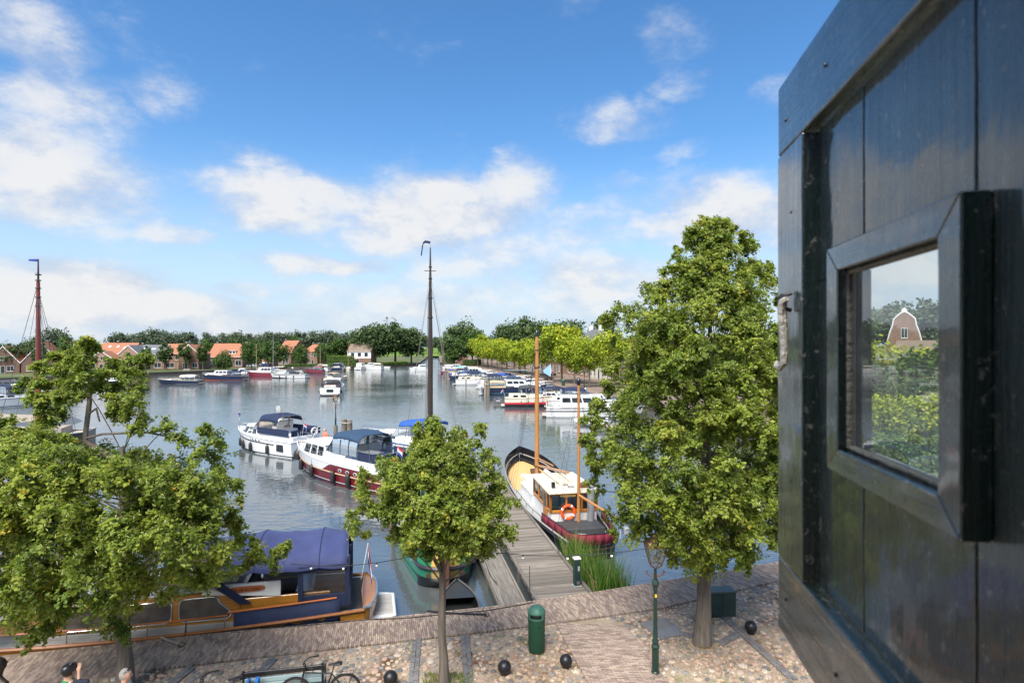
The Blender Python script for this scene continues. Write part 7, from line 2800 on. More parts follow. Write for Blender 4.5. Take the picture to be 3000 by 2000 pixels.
def hx(px, d):
 return (px - 1500) / F * d
def hz(py, d):
 return CAMZ - (py - HOR) / F * d - .88

FG = 'brick houses on the far bank'
# far left group
h = House('brick_house', 'dark brick house with steep gable half out of the left edge', hx(-5, 172), 176, R(20), 8, 9, 3.2, hz(1015, 172), BRK2, TILE_R, True, group=FG)
h.front([(-2, 1.4, 1, 1.3), (1.8, 1.4, 1.6, 1.4), (0, 4.4, 1, 1.1)]).door(0)
h = House('brick_house', 'dark brick house with white edged steep gable left of the red mast', hx(88, 174), 180, R(24), 9.5, 10, 3.2, hz(1004, 174), BRK2, TILE_R, True, group=FG)
h.front([(-2.6, 1.4, 1.6, 1.4), (2.4, 1.4, 1.8, 1.4), (0, 4.6, 1.1, 1.2)]).door(0).chimney(.3, 1, .7)
h = House('brick_house', 'steep orange roofed house right of the red mast', hx(165, 190), 196, R(18), 9, 9, 4.2, hz(999, 190), BRK1, TILE_R, True, group=FG)
h.front([(-2, 1.5, 1.2, 1.4), (2, 1.5, 1.2, 1.4), (0, 5.2, 1.1, 1.2)])
h = House('brick_house', 'rose brick cottage with round topped dutch gable', hx(305, 195), 196, R(12), 8.2, 7, 3.4, 6.3, BRK3, TILE_R, True, group=FG)
h.front([(.4, 4.0, 1.2, 1.2), (-2.4, 1.3, 1.3, 1.3), (2.4, 1.3, 1.3, 1.3)]).door(0)
b = MB()
b.tube([(-1.0, -3.62, 6.2), (-.8, -3.62, 6.7), (0, -3.62, 7.0), (.8, -3.62, 6.7), (1.0, -3.62, 6.2)], .14, 6)
b.build('gable_cap', TRIM, h.t)
h = House('brick_house', 'long orange roofed house with three skylights', hx(333, 203), 207, R(10), 11.5, 9, 5.6, hz(1005, 203), BRK2, TILE_R, group=FG)
h.skylight(-2.8, .62).skylight(-.2, .62).skylight(2.4, .5, 1.2, 1.2).chimney(-1, 0, .7).front([(-3, 1.4, 1.4, 1.4), (0, 1.4, 1.4, 1.4), (3, 1.4, 1.4, 1.4)]).side([(0, 4, .9, 1.1)], 1)
h = House('brick_house', 'rose brick gable house with a dark shuttered window beside the slate roof', hx(390, 200), 201, R(8), 6.2, 9, 5.4, hz(1012, 200), BRK3, TILE_S, True, group=FG)
h.front([(0, 4.9, 1.0, 1.9)], fm=DOORG).front([(-1.6, 1.4, 1.3, 1.5), (1.5, 1.4, 1.3, 1.5)])
h = House('brick_house', 'terrace house with slate roof and white skylights behind clipped trees', hx(444, 205), 207, R(7), 10, 9, 5.4, hz(1011, 205), BRK1, TILE_S, group=FG)
h.skylight(.6, .5, 1.4, .9).skylight(-2.6, .5).front([(-2.8, 3.9, 1.2, 1.4), (2.6, 3.9, 1.2, 1.4), (-2.6, 1.5, 2.4, 1.7), (2.9, 1.5, 2.2, 1.7)]).door(.2).chimney(-4, 0, .7)
h = House('brick_house', 'terrace house with two small gables and orange roof behind clipped trees', hx(512, 207), 209, R(5), 7.6, 9, 5.5, hz(1008, 207), BRK1, TILE_R, group=FG)
h.front([(-2, 3.9, 1.2, 1.3), (1.8, 3.9, 1.2, 1.3), (-.6, 1.4, 2.8, 1.6)]).door(2.6).chimney(3, 0, .7)
h = House('brick_house', 'terrace end house with peaked brown brick gable and glass door', hx(575, 207), 206, R(4), 6.8, 9, 5.4, hz(1010, 207), BRK1, TILE_R, True, group=FG)
h.front([(-.7, 4.6, 1.1, 1.3), (2.1, 1.5, 1.7, 1.5)]).door(-1.1, 1.5, 2.2)
h = House('brick_house', 'wide red brick house with broad orange roof and white dormer', hx(665, 222), 226, R(-3), 13.6, 10, 4.1, hz(1007, 222), BRK2, TILE_R, group=FG)
h.front([(5.2, 1.7, 2.2, 1.9), (-5.0, 1.6, 2, 1.8), (-2.2, 1.6, 1.2, 1.6)]).door(2.2, 1.1, 2.3).door(1.0, 1.0, 2.2).side([(-1.6, 5.0, 1.1, 1.6), (1.2, 1.6, 1.2, 1.6)]).chimney(-5.8, .2, .5).chimney(5.8, .2, .7).dormer(2.3, 2.6, 1.2, .42)
h = House('garage', 'low garage with orange hipped roof beside the parked cars', hx(782, 232), 233, R(-4), 5.5, 6, 2.3, 4.2, BRK1, TILE_R, hip=1.8, group=FG)
h.front([(1.5, 1.3, 1, 1)]).door(-1, 2.2, 2.0, PLASTER)
h = House('brick_house', 'tall dark brick house with steep orange roof and small side windows', hx(846, 250), 254, R(-26), 8.5, 9.5, 5.2, hz(998, 250), BRK2, TILE_R, group=FG)
h.front([(-2, 4.0, 1.1, 1.3), (1.8, 4.0, 1.1, 1.3), (-2, 1.5, 1.5, 1.6), (2, 1.5, 1.5, 1.6)]).door(0).side([(-1.2, 6.6, .9, 1.0), (1.6, 1.6, 1, 1.4)]).chimney(-3.6, 0, .5)
h = House('brick_house', 'brick house with hipped orange roof and a row of upper windows', hx(918, 255), 259, R(-22), 7.8, 8, 5.6, hz(1008, 255), BRK1, TILE_R, hip=2.0, group=FG)
h.front([(-2.8, 4.3, .8, 1.3), (-1.5, 4.3, .8, 1.3), (.7, 4.3, .7, 1.1), (2.2, 4.3, .8, 1.3), (3.2, 4.3, .8, 1.3), (-2.6, 1.6, 1.3, 1.9), (-.4, 1.6, 1.2, 1.9)]).door(1.4).side([(-1, 4.3, 1.1, 1.4), (-1, 1.6, 1.3, 1.7)]).chimney(-1.6, 0, .5).chimney(1.6, 0, .5)
h = House('white_house', 'white boarded house with brown roof and three square upper windows', hx(1056, 254), 257, R(-4), 10.4, 8, 5.9, hz(1008, 254), BRK1, TILE_B, group=FG)
MB().b2((-5.22, -4.08, 2.85), (5.22, -4.0, 5.95)).b2((-5.24, -4.08, 2.85), (-5.2, 4.0, 5.95)).build('white_boarding', PLASTER, h.t)
for x_ in (-2.9, .1, 3.1):
 h._win((x_, -4.08, 4.5), (1, 0, 0), (0, -1, 0), 1.3, 1.4, fm=mat('grey_frame', (.22, .24, .25), .5), bars=0)
h.front([(-3.8, 1.5, 1.7, 1.9), (-1.2, 1.3, 2.2, 2.3)])
h.skylight(2.5, .6, .5, .5)

# right bank: house fronts behind the yellow-green trees
RZ = math.atan2(-.97, .243)
def rb_house(name, label, D, off, w, d, eave, ridge, wm, rm, **k):
 e = Vector((14, 97)) + Vector((-.243, .97)) * ((D - 97) / .97) + Vector((.97, .243)) * (off + d / 2)
 return House(name, label, e.x, e.y, RZ, w, d, eave, ridge, wm, rm, group='houses along the right bank', **k)
def fronts(h, n, eave, w, door=True):
 sp = w / n
 for k in range(n):
  x_ = -w / 2 + sp * (k + .5)
  if not (door and k == n // 2):
   h.front([(x_, 1.5, sp * .42, 1.7)])
  if eave > 4.6:
   h.front([(x_, 4.3, sp * .42, 1.6)])
 if door:
  h.door(-w / 2 + sp * (n // 2 + .5), 1.1, 2.3)
specs = [(104, 11, BRK3, TILE_R, 5.6, 9.5, 'rose brick front nearest behind the big linden'), (116, 9.5, PLASTER, TILE_R, 5.2, 9.0, 'white plastered front behind the third street tree'), (127, 10, BRK1, TILE_R, 5.8, 9.6, 'brown brick front with orange roof beside the white one'),
         (138, 10, CREAMP, TILE_R, 5.2, 9.0, 'cream plastered front before the slate roofed mansion'), (170, 11, BRK1, TILE_R, 4.2, 8.4, 'low brown brick front beyond the mansion'), (183, 11, BRK2, TILE_R, 4.2, 8.6, 'low dark brick front in the middle of the right row'),
         (196, 11, BRK3, TILE_R, 4.0, 8.0, 'low rose brick front towards the canal mouth'), (209, 11, BRK1, TILE_R, 4.2, 8.2, 'second last low brick front towards the canal mouth'), (222, 11, BRK2, TILE_R, 4.0, 8.0, 'last low dark brick front towards the canal mouth')]
for (D, w, wm, rm, ev, rg, lb) in specs:
 h = rb_house('row_house', lb, D, 17.5, w, 8.5, ev, rg, wm, rm)
 fronts(h, 4, ev, w)
 h.chimney(w * .35, 0, .7)
h = rb_house('mansion', 'broad mansion with slate hipped roof and two white chimneys behind the street trees', 154, 18.5, 17, 11, 8.2, 12.7, BRK3, TILE_S, hip=5.5)
fronts(h, 5, 8, 16)
for k in (-1, 1):
 h.chimney(k * 3.6, 0, 1.3, 1.0, PLASTER, PLASTER)
h = House('garden_house', 'small brick garden house at the hedge by the canal mouth', hx(1352, 262), 262, RZ, 5, 5, 3.6, 6.0, BRK1, TILE_S, hip=1.5, group='houses along the right bank')
h.front([(-1.3, 1.6, .8, 1.4), (1.2, 1.6, .8, 1.4)])

# bell gabled house seen through the shutter pane
D = 135
gx = hx(2692, D)
gh = House('gabled_house', 'brick house with white edged bell gable seen through the shutter pane', gx, D + 5, R(-34), 6.4, 10, 7.0, 10.6, BRK1, TILE_R, True, group='houses along the right bank')
gh.t.scale = (1, 1, 1.35)
prof = [(-3.3, 6.8), (-2.9, 8.2), (-2.3, 9.6), (-2.1, 10.6), (-1.5, 11.1), (-.8, 11.6), (0, 11.9), (.8, 11.6), (1.5, 11.1), (2.1, 10.6), (2.3, 9.6), (2.9, 8.2), (3.3, 6.8)]
b = MB()
P = prof + [(3.3, 0), (-3.3, 0)]
P = P[::-1]
b.add([(x_, -5.3, z_) for x_, z_ in P] + [(x_, -5.02, z_) for x_, z_ in P], (tuple(range(len(P))), tuple(reversed(range(len(P), 2 * len(P))))) + tuple((i, len(P) + i, len(P) + (i + 1) % len(P), (i + 1) % len(P)) for i in range(len(P))))
b.build('gable_wall', BRK1, gh.t)
MB().tube([(x_, -5.25, z_) for x_, z_ in prof], .16, 6).build('gable_coping', TRIM, gh.t, True)
b = MB().sphere((0, -5.2, 12.2), .35, 8, 6, (1.2, .6, 1)).sphere((-.4, -5.2, 12.0), .22, 8, 6).sphere((.4, -5.2, 12.0), .22, 8, 6)
b.build('gable_crest', TRIM, gh.t, True)
for (x_, z_, w_, h_) in ((0, 8.2, 1.1, 1.6), (-1.4, 5.0, 1.0, 1.6), (1.4, 5.0, 1.0, 1.6), (-1.4, 2.0, 1.0, 1.8), (1.4, 2.0, 1.0, 1.8)):
 gh._win((x_, -5.3, z_), (1, 0, 0), (0, -1, 0), w_, h_)
h = House('brick_house', 'brown roofed brick house left of the bell gable through the pane', hx(2490, 112), 118, R(-32), 12, 9, 5.2, 9.2, BRK2, TILE_B, group='houses along the right bank')
fronts(h, 4, 5.2, 12)
h = House('brick_house', 'brown roofed brick house right of the bell gable through the pane', hx(2850, 106), 116, R(-36), 12, 9, 5.4, 9.0, BRK1, TILE_B, group='houses along the right bank')
fronts(h, 4, 5.4, 12)
for i, (px, d, s, lb) in enumerate(((2535, 58, .9, 'first'), (2600, 50, .7, 'second'), (2715, 52, .85, 'third'), (2775, 48, .85, 'fourth'), (2560, 38, .5, 'fifth'), (2640, 40, .55, 'sixth'), (2720, 36, .55, 'seventh'), (2790, 38, .6, 'eighth'))):
 put_tree('street_tree', loc_p[i % 4] if i in (0, 2, 4, 6) else mid_p[i % 3], '%s leafy tree from the left seen through the shutter pane' % lb, (hx(px, d), d, .88), (s, s, s), i * 1.9, 'trees seen through the pane')
for i, (px, d, wpx, yt, lb) in enumerate(((2500, 190, 170, 905, 'first'), (2600, 195, 180, 890, 'second'), (2690, 200, 160, 870, 'third'), (2780, 190, 170, 890, 'fourth'), (2900, 190, 200, 880, 'fifth'))):
 tree_px('distant_tree', haz_p[i % 4], '%s grey-green skyline tree from the left behind the bell gable' % lb, px, 0, yt, d, wpx, 16, 12, i, 'trees seen through the pane')

# ================================================================== the house wall the shutter hangs on, behind the eye
hw_ = thing('house_wall', 'brick house wall with the window opening beside the shutter', 'wall')
hw_['kind'] = 'structure'
b = MB()
for (x0, x1, z0, z1) in ((-3.5, -.75, .75, 11), (.62, 4.2, .75, 11), (-.75, .62, .75, 7.9), (-.75, .62, 9.75, 11)):
 b.b2((x0, -.75, z0), (x1, -.35, z1))
b.build('brickwork', BRK2, hw_)
MB().b2((-.75, -3.2, 7.9), (.62, -.76, 9.75)).build('room', mat('dark_room', (.05, .045, .04), .9), hw_)
# ================================================================== the varnished wooden boat along the quay
wd = Vector((-1, -.245)).normalized()             # bow to the left
wn = Vector((-wd.y, wd.x))                        # towards the water side or quay side, fixed below
if wn.y < 0:
 wn = -wn                                      # towards the water
L = 16.0
stern = Vector((-4.35, 17.12)) + wn * 2.12
ctr = stern + wd * (L / 2)
vb = Boat('wooden_motor_boat', 'varnished wooden motor boat with big navy canvas tent lying along the quay', 'boat', ctr.x, ctr.y, math.atan2(wd.y, wd.x), L, 3.9, .78, 1.15, .6, .74, 3.0, None)
# local +y is the quay side
vb.hull(TEAK, 26)
vb.strip('white_water_line', WHITE, -.1, .22, 0, 1, .012)
vb.rubrail(mat('teak_rail', (.36, .13, .03), .3, coat=.5), 1.0, .05)
X = vb.X
def SX(s_):
 return -L / 2 + s_
b = MB()
n = 22
nd = 9
for i in range(n):                                # laid deck planks, fore and side decks
 pass
for k in range(-14, 15):                          # fore and aft planks
 y0_, y1_ = k * .132 - .062, k * .132 + .062
 xs = []
 for j in range(60):
  u = j / 59 * .985
  if vb.half(u) - .03 > max(abs(y0_), abs(y1_)):
   xs.append(u)
 if len(xs) < 2:
  continue
 ua, ub_ = xs[0], xs[-1]
 if abs(y0_ + y1_) / 2 < 1.28:
  ua = max(ua, .54)                        # the cabin and cockpit take the middle
 if ub_ - ua < .04:
  continue
 seg = 8
 q = MB()
 for j in range(seg):
  u0_, u1_ = ua + (ub_ - ua) * j / seg, ua + (ub_ - ua) * (j + 1) / seg
  xa, xb = -L / 2 + L * u0_, -L / 2 + L * u1_
  za, zb_ = vb.sheer(u0_) - .03, vb.sheer(u1_) - .03
  q.quad((xa, y0_, za), (xb, y0_, zb_), (xb, y1_, zb_), (xa, y1_, za))
  q.quad((xa, y0_, za - .03), (xb, y0_, zb_ - .03), (xb, y0_, zb_), (xa, y0_, za))
 q.build('deck_plank', DECKW, vb.t)
vb.deck(mat('deck_caulk', (.05, .048, .045), .9), .045)
# cabin: long varnished side with rounded windows
cz0 = .74
CX0, CX1 = SX(3.5), SX(8.9)
cab = MB()
cab.hexa([(CX0, -1.32, cz0), (CX1, -1.12, cz0 + .04), (CX1, 1.12, cz0 + .04), (CX0, 1.32, cz0), (CX0, -1.24, 1.68), (CX1 - .35, -1.05, 1.5), (CX1 - .35, 1.05, 1.5), (CX0, 1.24, 1.68)])
cb = cab.build('cabin', TEAK, vb.t, bevel=.05, seg=2)
def csp(s_, v, off=.0):
 q = (s_ - 3.5) / 5.4
 yb = 1.32 + (1.12 - 1.32) * q
 yt = 1.24 + (1.05 - 1.24) * q
 z1_ = 1.68 + (1.5 - 1.68) * q
 x_ = SX(s_)
 return Vector((x_, yb + (yt - yb) * v + off, cz0 + .04 * q + (z1_ - cz0 - .04 * q) * v))
def rounded(s0, s1, v0, v1, skew=0.0):
 out = []
 rr = .16
 for (cs, cv, a0) in ((s0 + rr, v0 + rr * 1.1, math.pi), (s1 - rr, v0 + rr * 1.1, 1.5 * math.pi), (s1 - rr, v1 - rr * 1.1, 0), (s0 + rr + skew, v1 - rr * 1.1, .5 * math.pi)):
  for k in range(5):
   a_ = a0 + k * math.pi / 8
   out.append((cs + rr * math.cos(a_), cv + rr * 1.1 * math.sin(a_)))
 return out
CHROME = mat('chrome_frame', (.55, .56, .57), .25, .8, var=.05)
for (s0, s1, sk) in ((3.75, 5.15, .35), (5.35, 6.55, 0), (6.75, 8.1, 0)):
 P = rounded(s0, s1, .16, .86, sk)
 c_s, c_v = (s0 + s1) / 2, .5
 f = MB()
 ring_o = [csp(a_, v_, .02) for a_, v_ in P]
 f.tube(ring_o + [ring_o[0]], .022, 6)
 fo = f.build('cabin_window', CHROME, cb, True)
 MB().add([csp(a_, v_, .014) for a_, v_ in P], (tuple(range(len(P))),)).build('pane', mat('brown_smoked_glass', (.13, .11, .092), .12, 0, var=.5, scale=3), fo)
# bow end coaming with rope well
MB().hexa([(CX1, -1.1, .8), (SX(9.9), -.75, .86), (SX(9.9), .75, .86), (CX1, 1.1, .8), (CX1 - .33, -1.04, 1.49), (SX(10.35), -.7, 1.05), (SX(10.35), .7, 1.05), (CX1 - .33, 1.04, 1.49)]).build('fore_coaming', TEAK, vb.t, bevel=.03)
b = MB()
for k in range(4):
 b.torus((SX(9.6), .35, 1.17 + k * .03), .26 - .03 * k, .022, 18, 5, Matrix.Rotation(R(-18), 3, 'Y'))
b.build('coiled_rope', mat('pale_rope', (.42, .36, .28)), vb.t, True)
b = MB()
for k in range(4):
 b.torus((SX(9.45), -.35, 1.2 + k * .03), .25 - .03 * k, .022, 18, 5, Matrix.Rotation(R(-18), 3, 'Y'))
b.build('coiled_rope', ROPE_D, vb.t, True)
# pale cabin roof with sloped skylight glass and hatch
MB().hexa([(CX0 - .1, -1.2, 1.69), (CX1 - .4, -1.02, 1.51), (CX1 - .4, 1.02, 1.51), (CX0 - .1, 1.2, 1.69), (CX0, -1.05, 1.79), (CX1 - .6, -.85, 1.6), (CX1 - .6, .85, 1.6), (CX0, 1.05, 1.79)]).build('cabin_roof', WHITE, vb.t, bevel=.02)
MB().hexa([(SX(3.7), -.95, 1.78), (SX(5.6), -.85, 1.7), (SX(5.6), .85, 1.7), (SX(3.7), .95, 1.78), (SX(3.8), -.85, 2.25), (SX(4.5), -.8, 2.2), (SX(4.5), .8, 2.2), (SX(3.8), .85, 2.25)]).build('windscreen_box', mat('pale_grey_panel', (.55, .56, .56), .3), vb.t, bevel=.03)
MB().hexa([(SX(6.4), -.5, 1.66), (SX(7.4), -.5, 1.62), (SX(7.4), .5, 1.62), (SX(6.4), .5, 1.66), (SX(6.5), -.4, 1.8), (SX(7.3), -.4, 1.76), (SX(7.3), .4, 1.76), (SX(6.5), .4, 1.8)]).build('roof_hatch', mat('grey_hatch', (.3, .31, .31), .4), vb.t, bevel=.02)
# white coaming sweeping up to the cockpit, carrying the name board
MB().hexa([(SX(2.4), 1.3, 1.4), (SX(4.6), 1.24, 1.62), (SX(4.6), 1.3, 1.62), (SX(2.4), 1.36, 1.4), (SX(2.4), 1.24, 1.86), (SX(4.3), 1.18, 1.86), (SX(4.3), 1.24, 1.86), (SX(2.4), 1.3, 1.86)]).build('white_coaming', WHITE, vb.t, bevel=.02)
MB().b2((SX(1.0), 1.26, .76), (SX(3.5), 1.34, 1.42)).build('cockpit_side', TEAK, vb.t, bevel=.015)
nb_ = MB()
pl_ = []
for k in range(20):
 a_ = 2 * math.pi * k / 20
 pl_.append((SX(3.35) + .52 * math.copysign(abs(math.cos(a_)) ** .7, math.cos(a_)), 1.70 + .085 * math.copysign(abs(math.sin(a_)) ** .7, math.sin(a_))))
nb_.add([(x_, 1.325, z_) for x_, z_ in pl_] + [(x_, 1.35, z_) for x_, z_ in pl_], (tuple(range(20)), tuple(range(39, 19, -1))) + tuple((k, 20 + k, 20 + (k + 1) % 20, (k + 1) % 20) for k in range(20)))
nbo = nb_.build('name_board', mat('orange_name_board', (.42, .12, .03), .35, coat=.3), vb.t)
text('name_lettering', 'La vie en rose', nbo, (SX(3.35), 1.356, 1.70), (R(90), 0, R(180)), .13, mat('dark_brown_lettering', (.06, .02, .01), .5))
# cockpit floor, furniture
MB().b2((SX(.35), -1.2, .56), (SX(3.5), 1.25, .6)).build('cockpit_floor', mat('sisal_carpet', (.30, .22, .16), .95, 0, var=.35, scale=12, bump=.6, bscale=60), vb.t)
MB().b2((SX(.5), -1.2, .6), (SX(3.3), -.75, 1.0)).build('bench', SEATC, vb.t, bevel=.05)
MB().b2((SX(.5), -1.3, 1.0), (SX(3.3), -1.15, 1.5)).build('bench_back', SEATC, vb.t, bevel=.05)
tb_ = MB().b2((SX(1.55), -.6, 1.24), (SX(2.05), .75, 1.28)).build('table_top', WHITE, vb.t, bevel=.01)
for (a_, c_) in ((1.62, -.5), (1.98, -.5), (1.62, .65), (1.98, .65)):
 MB().tube([(SX(a_), c_, .6), (SX(a_ + (.04 if a_ < 1.8 else -.04)), c_ * .9, 1.24)], .028, 6).build('table_leg', ORANGEW, tb_)
ch = MB().b2((SX(2.7), .1, 1.0), (SX(3.1), .55, 1.05)).b2((SX(3.08), .1, 1.05), (SX(3.12), .55, 1.5)).build('chair', mat('charcoal_weave', (.03, .03, .034), .8), vb.t)
for (a_, c_) in ((2.72, .13), (3.08, .13), (2.72, .52), (3.08, .52)):
 MB().tube([(SX(a_), c_, .6), (SX(a_), c_, 1.0)], .015, 5).build('chair_leg', STEEL, ch)
MB().b2((SX(3.35), -1.1, .6), (SX(3.5), 1.1, 1.6)).build('bulkhead', DARKIN, vb.t)
# navy tent
b = MB()
arcs = []
sts = [(.5, 2.35, 2.62), (1.3, 2.4, 2.78), (2.2, 2.36, 2.72), (3.1, 2.42, 2.84), (4.0, 2.36, 2.76), (4.9, 2.34, 2.72), (5.6, 2.3, 2.55)]
for (s_, ze, zc) in sts:
 row = []
 for j in range(13):
  q = -1 + 2 * j / 12
  yy = 1.62 * q
  zz = zc - (zc - ze) * abs(q) ** 2.2 - (.16 if abs(q) > .99 else 0)
  row.append(Vector((SX(s_), yy, zz)))
 arcs.append(row)
# cloth sags between the hoops
rows = []
for i in range(len(arcs) - 1):
 for k in range(4):
  t_ = k / 4
  rows.append([a_.lerp(c_, t_) - Vector((0, 0, .05 * math.sin(math.pi * t_))) for a_, c_ in zip(arcs[i], arcs[i + 1])])
rows.append(arcs[-1])
b.loft(rows, False, False)
PURPLE = mat('faded_navy_canvas', (.045, .058, .16), .8, 0, var=.25, scale=1.6, bump=.45, bscale=7)
o = b.build('tent_roof', PURPLE, vb.t, True, angle=70)
o.modifiers.new('thickness', 'SOLIDIFY').thickness = .02
b = MB()
for i in (1, 3):
 b.tube([p + Vector((0, 0, .012)) for p in arcs[i]], .02, 5)
b.build('tent_seam', NAVYC, vb.t, True)
b = MB()
for sd in (1, -1):
 for (s0, s1, bx_) in ((.42, .55, 0), (1.75, 1.9, 0), (4.4, 3.35, 1)):
  if bx_:
   b.hexa([(SX(3.2), sd * 1.36, 1.3), (SX(3.5), sd * 1.36, 1.3), (SX(3.5), sd * 1.42, 1.3), (SX(3.2), sd * 1.42, 1.3), (SX(4.3), sd * 1.5, 2.28), (SX(4.65), sd * 1.5, 2.28), (SX(4.65), sd * 1.56, 2.28), (SX(4.3), sd * 1.56, 2.28)])
  else:
   b.hexa([(SX(s0), sd * 1.4, 1.0), (SX(s1), sd * 1.4, 1.0), (SX(s1), sd * 1.46, 1.0), (SX(s0), sd * 1.46, 1.0), (SX(s0), sd * 1.52, 2.25), (SX(s1), sd * 1.52, 2.25), (SX(s1), sd * 1.58, 2.25), (SX(s0), sd * 1.58, 2.25)])
 b.hexa([(SX(.42), sd * 1.4, .98), (SX(1.9), sd * 1.4, .98), (SX(1.9), sd * 1.46, .98), (SX(.42), sd * 1.46, .98), (SX(.42), sd * 1.42, 1.38), (SX(1.9), sd * 1.42, 1.38), (SX(1.9), sd * 1.48, 1.38), (SX(.42), sd * 1.48, 1.38)])
 b.hexa([(SX(.42), sd * 1.5, 2.1), (SX(1.9), sd * 1.5, 2.1), (SX(1.9), sd * 1.56, 2.1), (SX(.42), sd * 1.56, 2.1), (SX(.42), sd * 1.52, 2.28), (SX(1.9), sd * 1.52, 2.28), (SX(1.9), sd * 1.58, 2.28), (SX(.42), sd * 1.58, 2.28)])
for yy in (-1.45, -.5, .5, 1.45):
 b.b2((SX(.40), yy - .06, 1.0), (SX(.46), yy + .06, 2.5))
b.b2((SX(.40), -1.45, .9), (SX(.45), 1.45, 1.3))
b.build('tent_side', NAVYC, vb.t, bevel=.008)
for sd in (1, -1):
 MB().quad((SX(.5), sd * 1.45, 1.35), (SX(1.8), sd * 1.45, 1.35), (SX(1.8), sd * 1.53, 2.15), (SX(.5), sd * 1.53, 2.15)).build('tent_window', VINYL, vb.t)
 MB().quad((SX(3.35), sd * 1.4, 1.45), (SX(4.4), sd * 1.4, 1.85), (SX(4.9), sd * 1.5, 2.2), (SX(4.3), sd * 1.52, 2.22)).build('tent_window', VINYL, vb.t)
MB().quad((SX(.44), -1.4, 1.3), (SX(.44), 1.4, 1.3), (SX(.44), 1.4, 2.35), (SX(.44), -1.4, 2.35)).build('tent_window', VINYL, vb.t)
b = MB()
for sd in (-1,):
 b.tube([(SX(1.9), sd * 1.45, 1.05), (SX(3.3), sd * 1.5, 2.3)], .018, 5).tube([(SX(2.0), sd * 1.5, 2.25), (SX(3.2), sd * 1.4, 1.4)], .018, 5)
b.build('tent_pole', STEEL, vb.t, True)
# quay-side weather cloth on the rail
RAILW = mat('orange_varnish_rail', (.50, .15, .04), .25, 0, var=.12, scale=3, coat=.5)
cl = MB()
rr_ = []
for i in range(13):
 s_ = .7 + (3.6 - .7) * i / 12
 u = s_ / L
 hb_ = vb.half(u)
 rr_.append([Vector((SX(s_), hb_ + .03 + .012 * math.sin(i * 1.9), .42 + (.12 if i < 2 else 0))), Vector((SX(s_), hb_ - .02 + .01 * math.sin(i * 2.3), .75)), Vector((SX(s_), hb_ - .05, 1.22))])
cl.loft(rr_, False, False)
o = cl.build('weather_cloth', NAVYC, vb.t, True)
o.modifiers.new('thickness', 'SOLIDIFY').thickness = .012
b = MB()
b.tube([(SX(.8), vb.half(.05) - .05, 1.25), (SX(2.2), vb.half(.14) - .05, 1.25), (SX(3.75), vb.half(.235) - .05, 1.26)], .028, 6)
b.build('teak_handrail', RAILW, vb.t, True)
b = MB()
for i in range(14):
 u0_, u1_ = .235 + .74 * i / 14, .235 + .74 * (i + 1) / 14
 p, q = vb.pt(u0_, 1, vb.sheer(u0_), -.07), vb.pt(u1_, 1, vb.sheer(u1_), -.07)
 b.tube([p + Vector((0, 0, .36)), q + Vector((0, 0, .36))], .026, 6)
b.build('teak_handrail', RAILW, vb.t, True)
for i in range(13):
 u0_ = .24 + .72 * i / 12
 p = vb.pt(u0_, 1, vb.sheer(u0_), -.07)
 MB().tube([p - Vector((0, 0, .03)), p + Vector((0, 0, .36))], .017, 6).build('stanchion', STEEL, vb.t, True)
for u0_ in (.30, .62, .73):
 p = vb.pt(u0_, 1, vb.sheer(u0_), .03)
 MB().lathe([(.03, .05), (.1, 0), (.14, -.16), (.13, -.42), (.05, -.5)], 10, p + Vector((0, .06, -.1))).build('fender', BLACKR, vb.t, True)
 MB().tube([p + Vector((0, .05, -.05)), p + Vector((0, -.09, .38))], .012, 4).build('fender_line', ROPE_D, vb.t)
# round varnished stern, platform, flag
b = MB()
rings = []
for z, k in ((.82, 1.0), (.6, 1.02), (.3, .9), (0, .7)):
 rings.append([Vector((SX(.02) - .42 * k * math.sin(math.pi * j / 12), vb.pt(0, 1, max(.05, min(.78, z))).y * math.cos(math.pi * j / 12), z)) for j in range(13)])
b.loft(rings, False, False)
b.build('round_stern', TEAK, vb.t, True)
MB().tube([Vector((SX(.02) - .43 * math.sin(math.pi * j / 12), vb.pt(0, 1, .77).y * math.cos(math.pi * j / 12), .84)) for j in range(13)], .045, 6).build('stern_rail', mat('chrome_frame', (.5, .5, .5)), vb.t, True)
b = MB()
for j in range(12):
 a0, a1 = math.pi * j / 12, math.pi * (j + 1) / 12
 wq = vb.pt(0, 1, .77).y
 b.add([(SX(.1), 0, .8), (SX(.02) - .42 * math.sin(a0), wq * math.cos(a0), .8), (SX(.02) - .42 * math.sin(a1), wq * math.cos(a1), .8)], ((0, 1, 2),))
b.build('stern_deck', TEAK, vb.t)
pf = MB().hexa([(SX(-1.0), -.85, .2), (SX(.0), -1.2, .2), (SX(.0), 1.2, .2), (SX(-1.0), .85, .2), (SX(-1.0), -.85, .28), (SX(.0), -1.2, .28), (SX(.0), 1.2, .28), (SX(-1.0), .85, .28)]).build('swim_platform', WHITE, vb.t, bevel=.03)
for k in range(9):
 MB().b2((SX(-.9), -.78 + k * .175, .281), (SX(-.1), -.63 + k * .175, .29)).build('platform_slat', DECKW, pf)
vb.flag((SX(.1), .35, 1.3), .85, -.22, None, 1.15)

# ================================================================== people
SKIN = mat('skin', (.52, .30, .21), .55, var=.1)
HAIRG = mat('grey_hair', (.30, .28, .26), .8, var=.3, scale=30, bump=.6, bscale=90)
HAIRB = mat('brown_hair', (.08, .045, .025), .8, var=.3, scale=30, bump=.6, bscale=90)

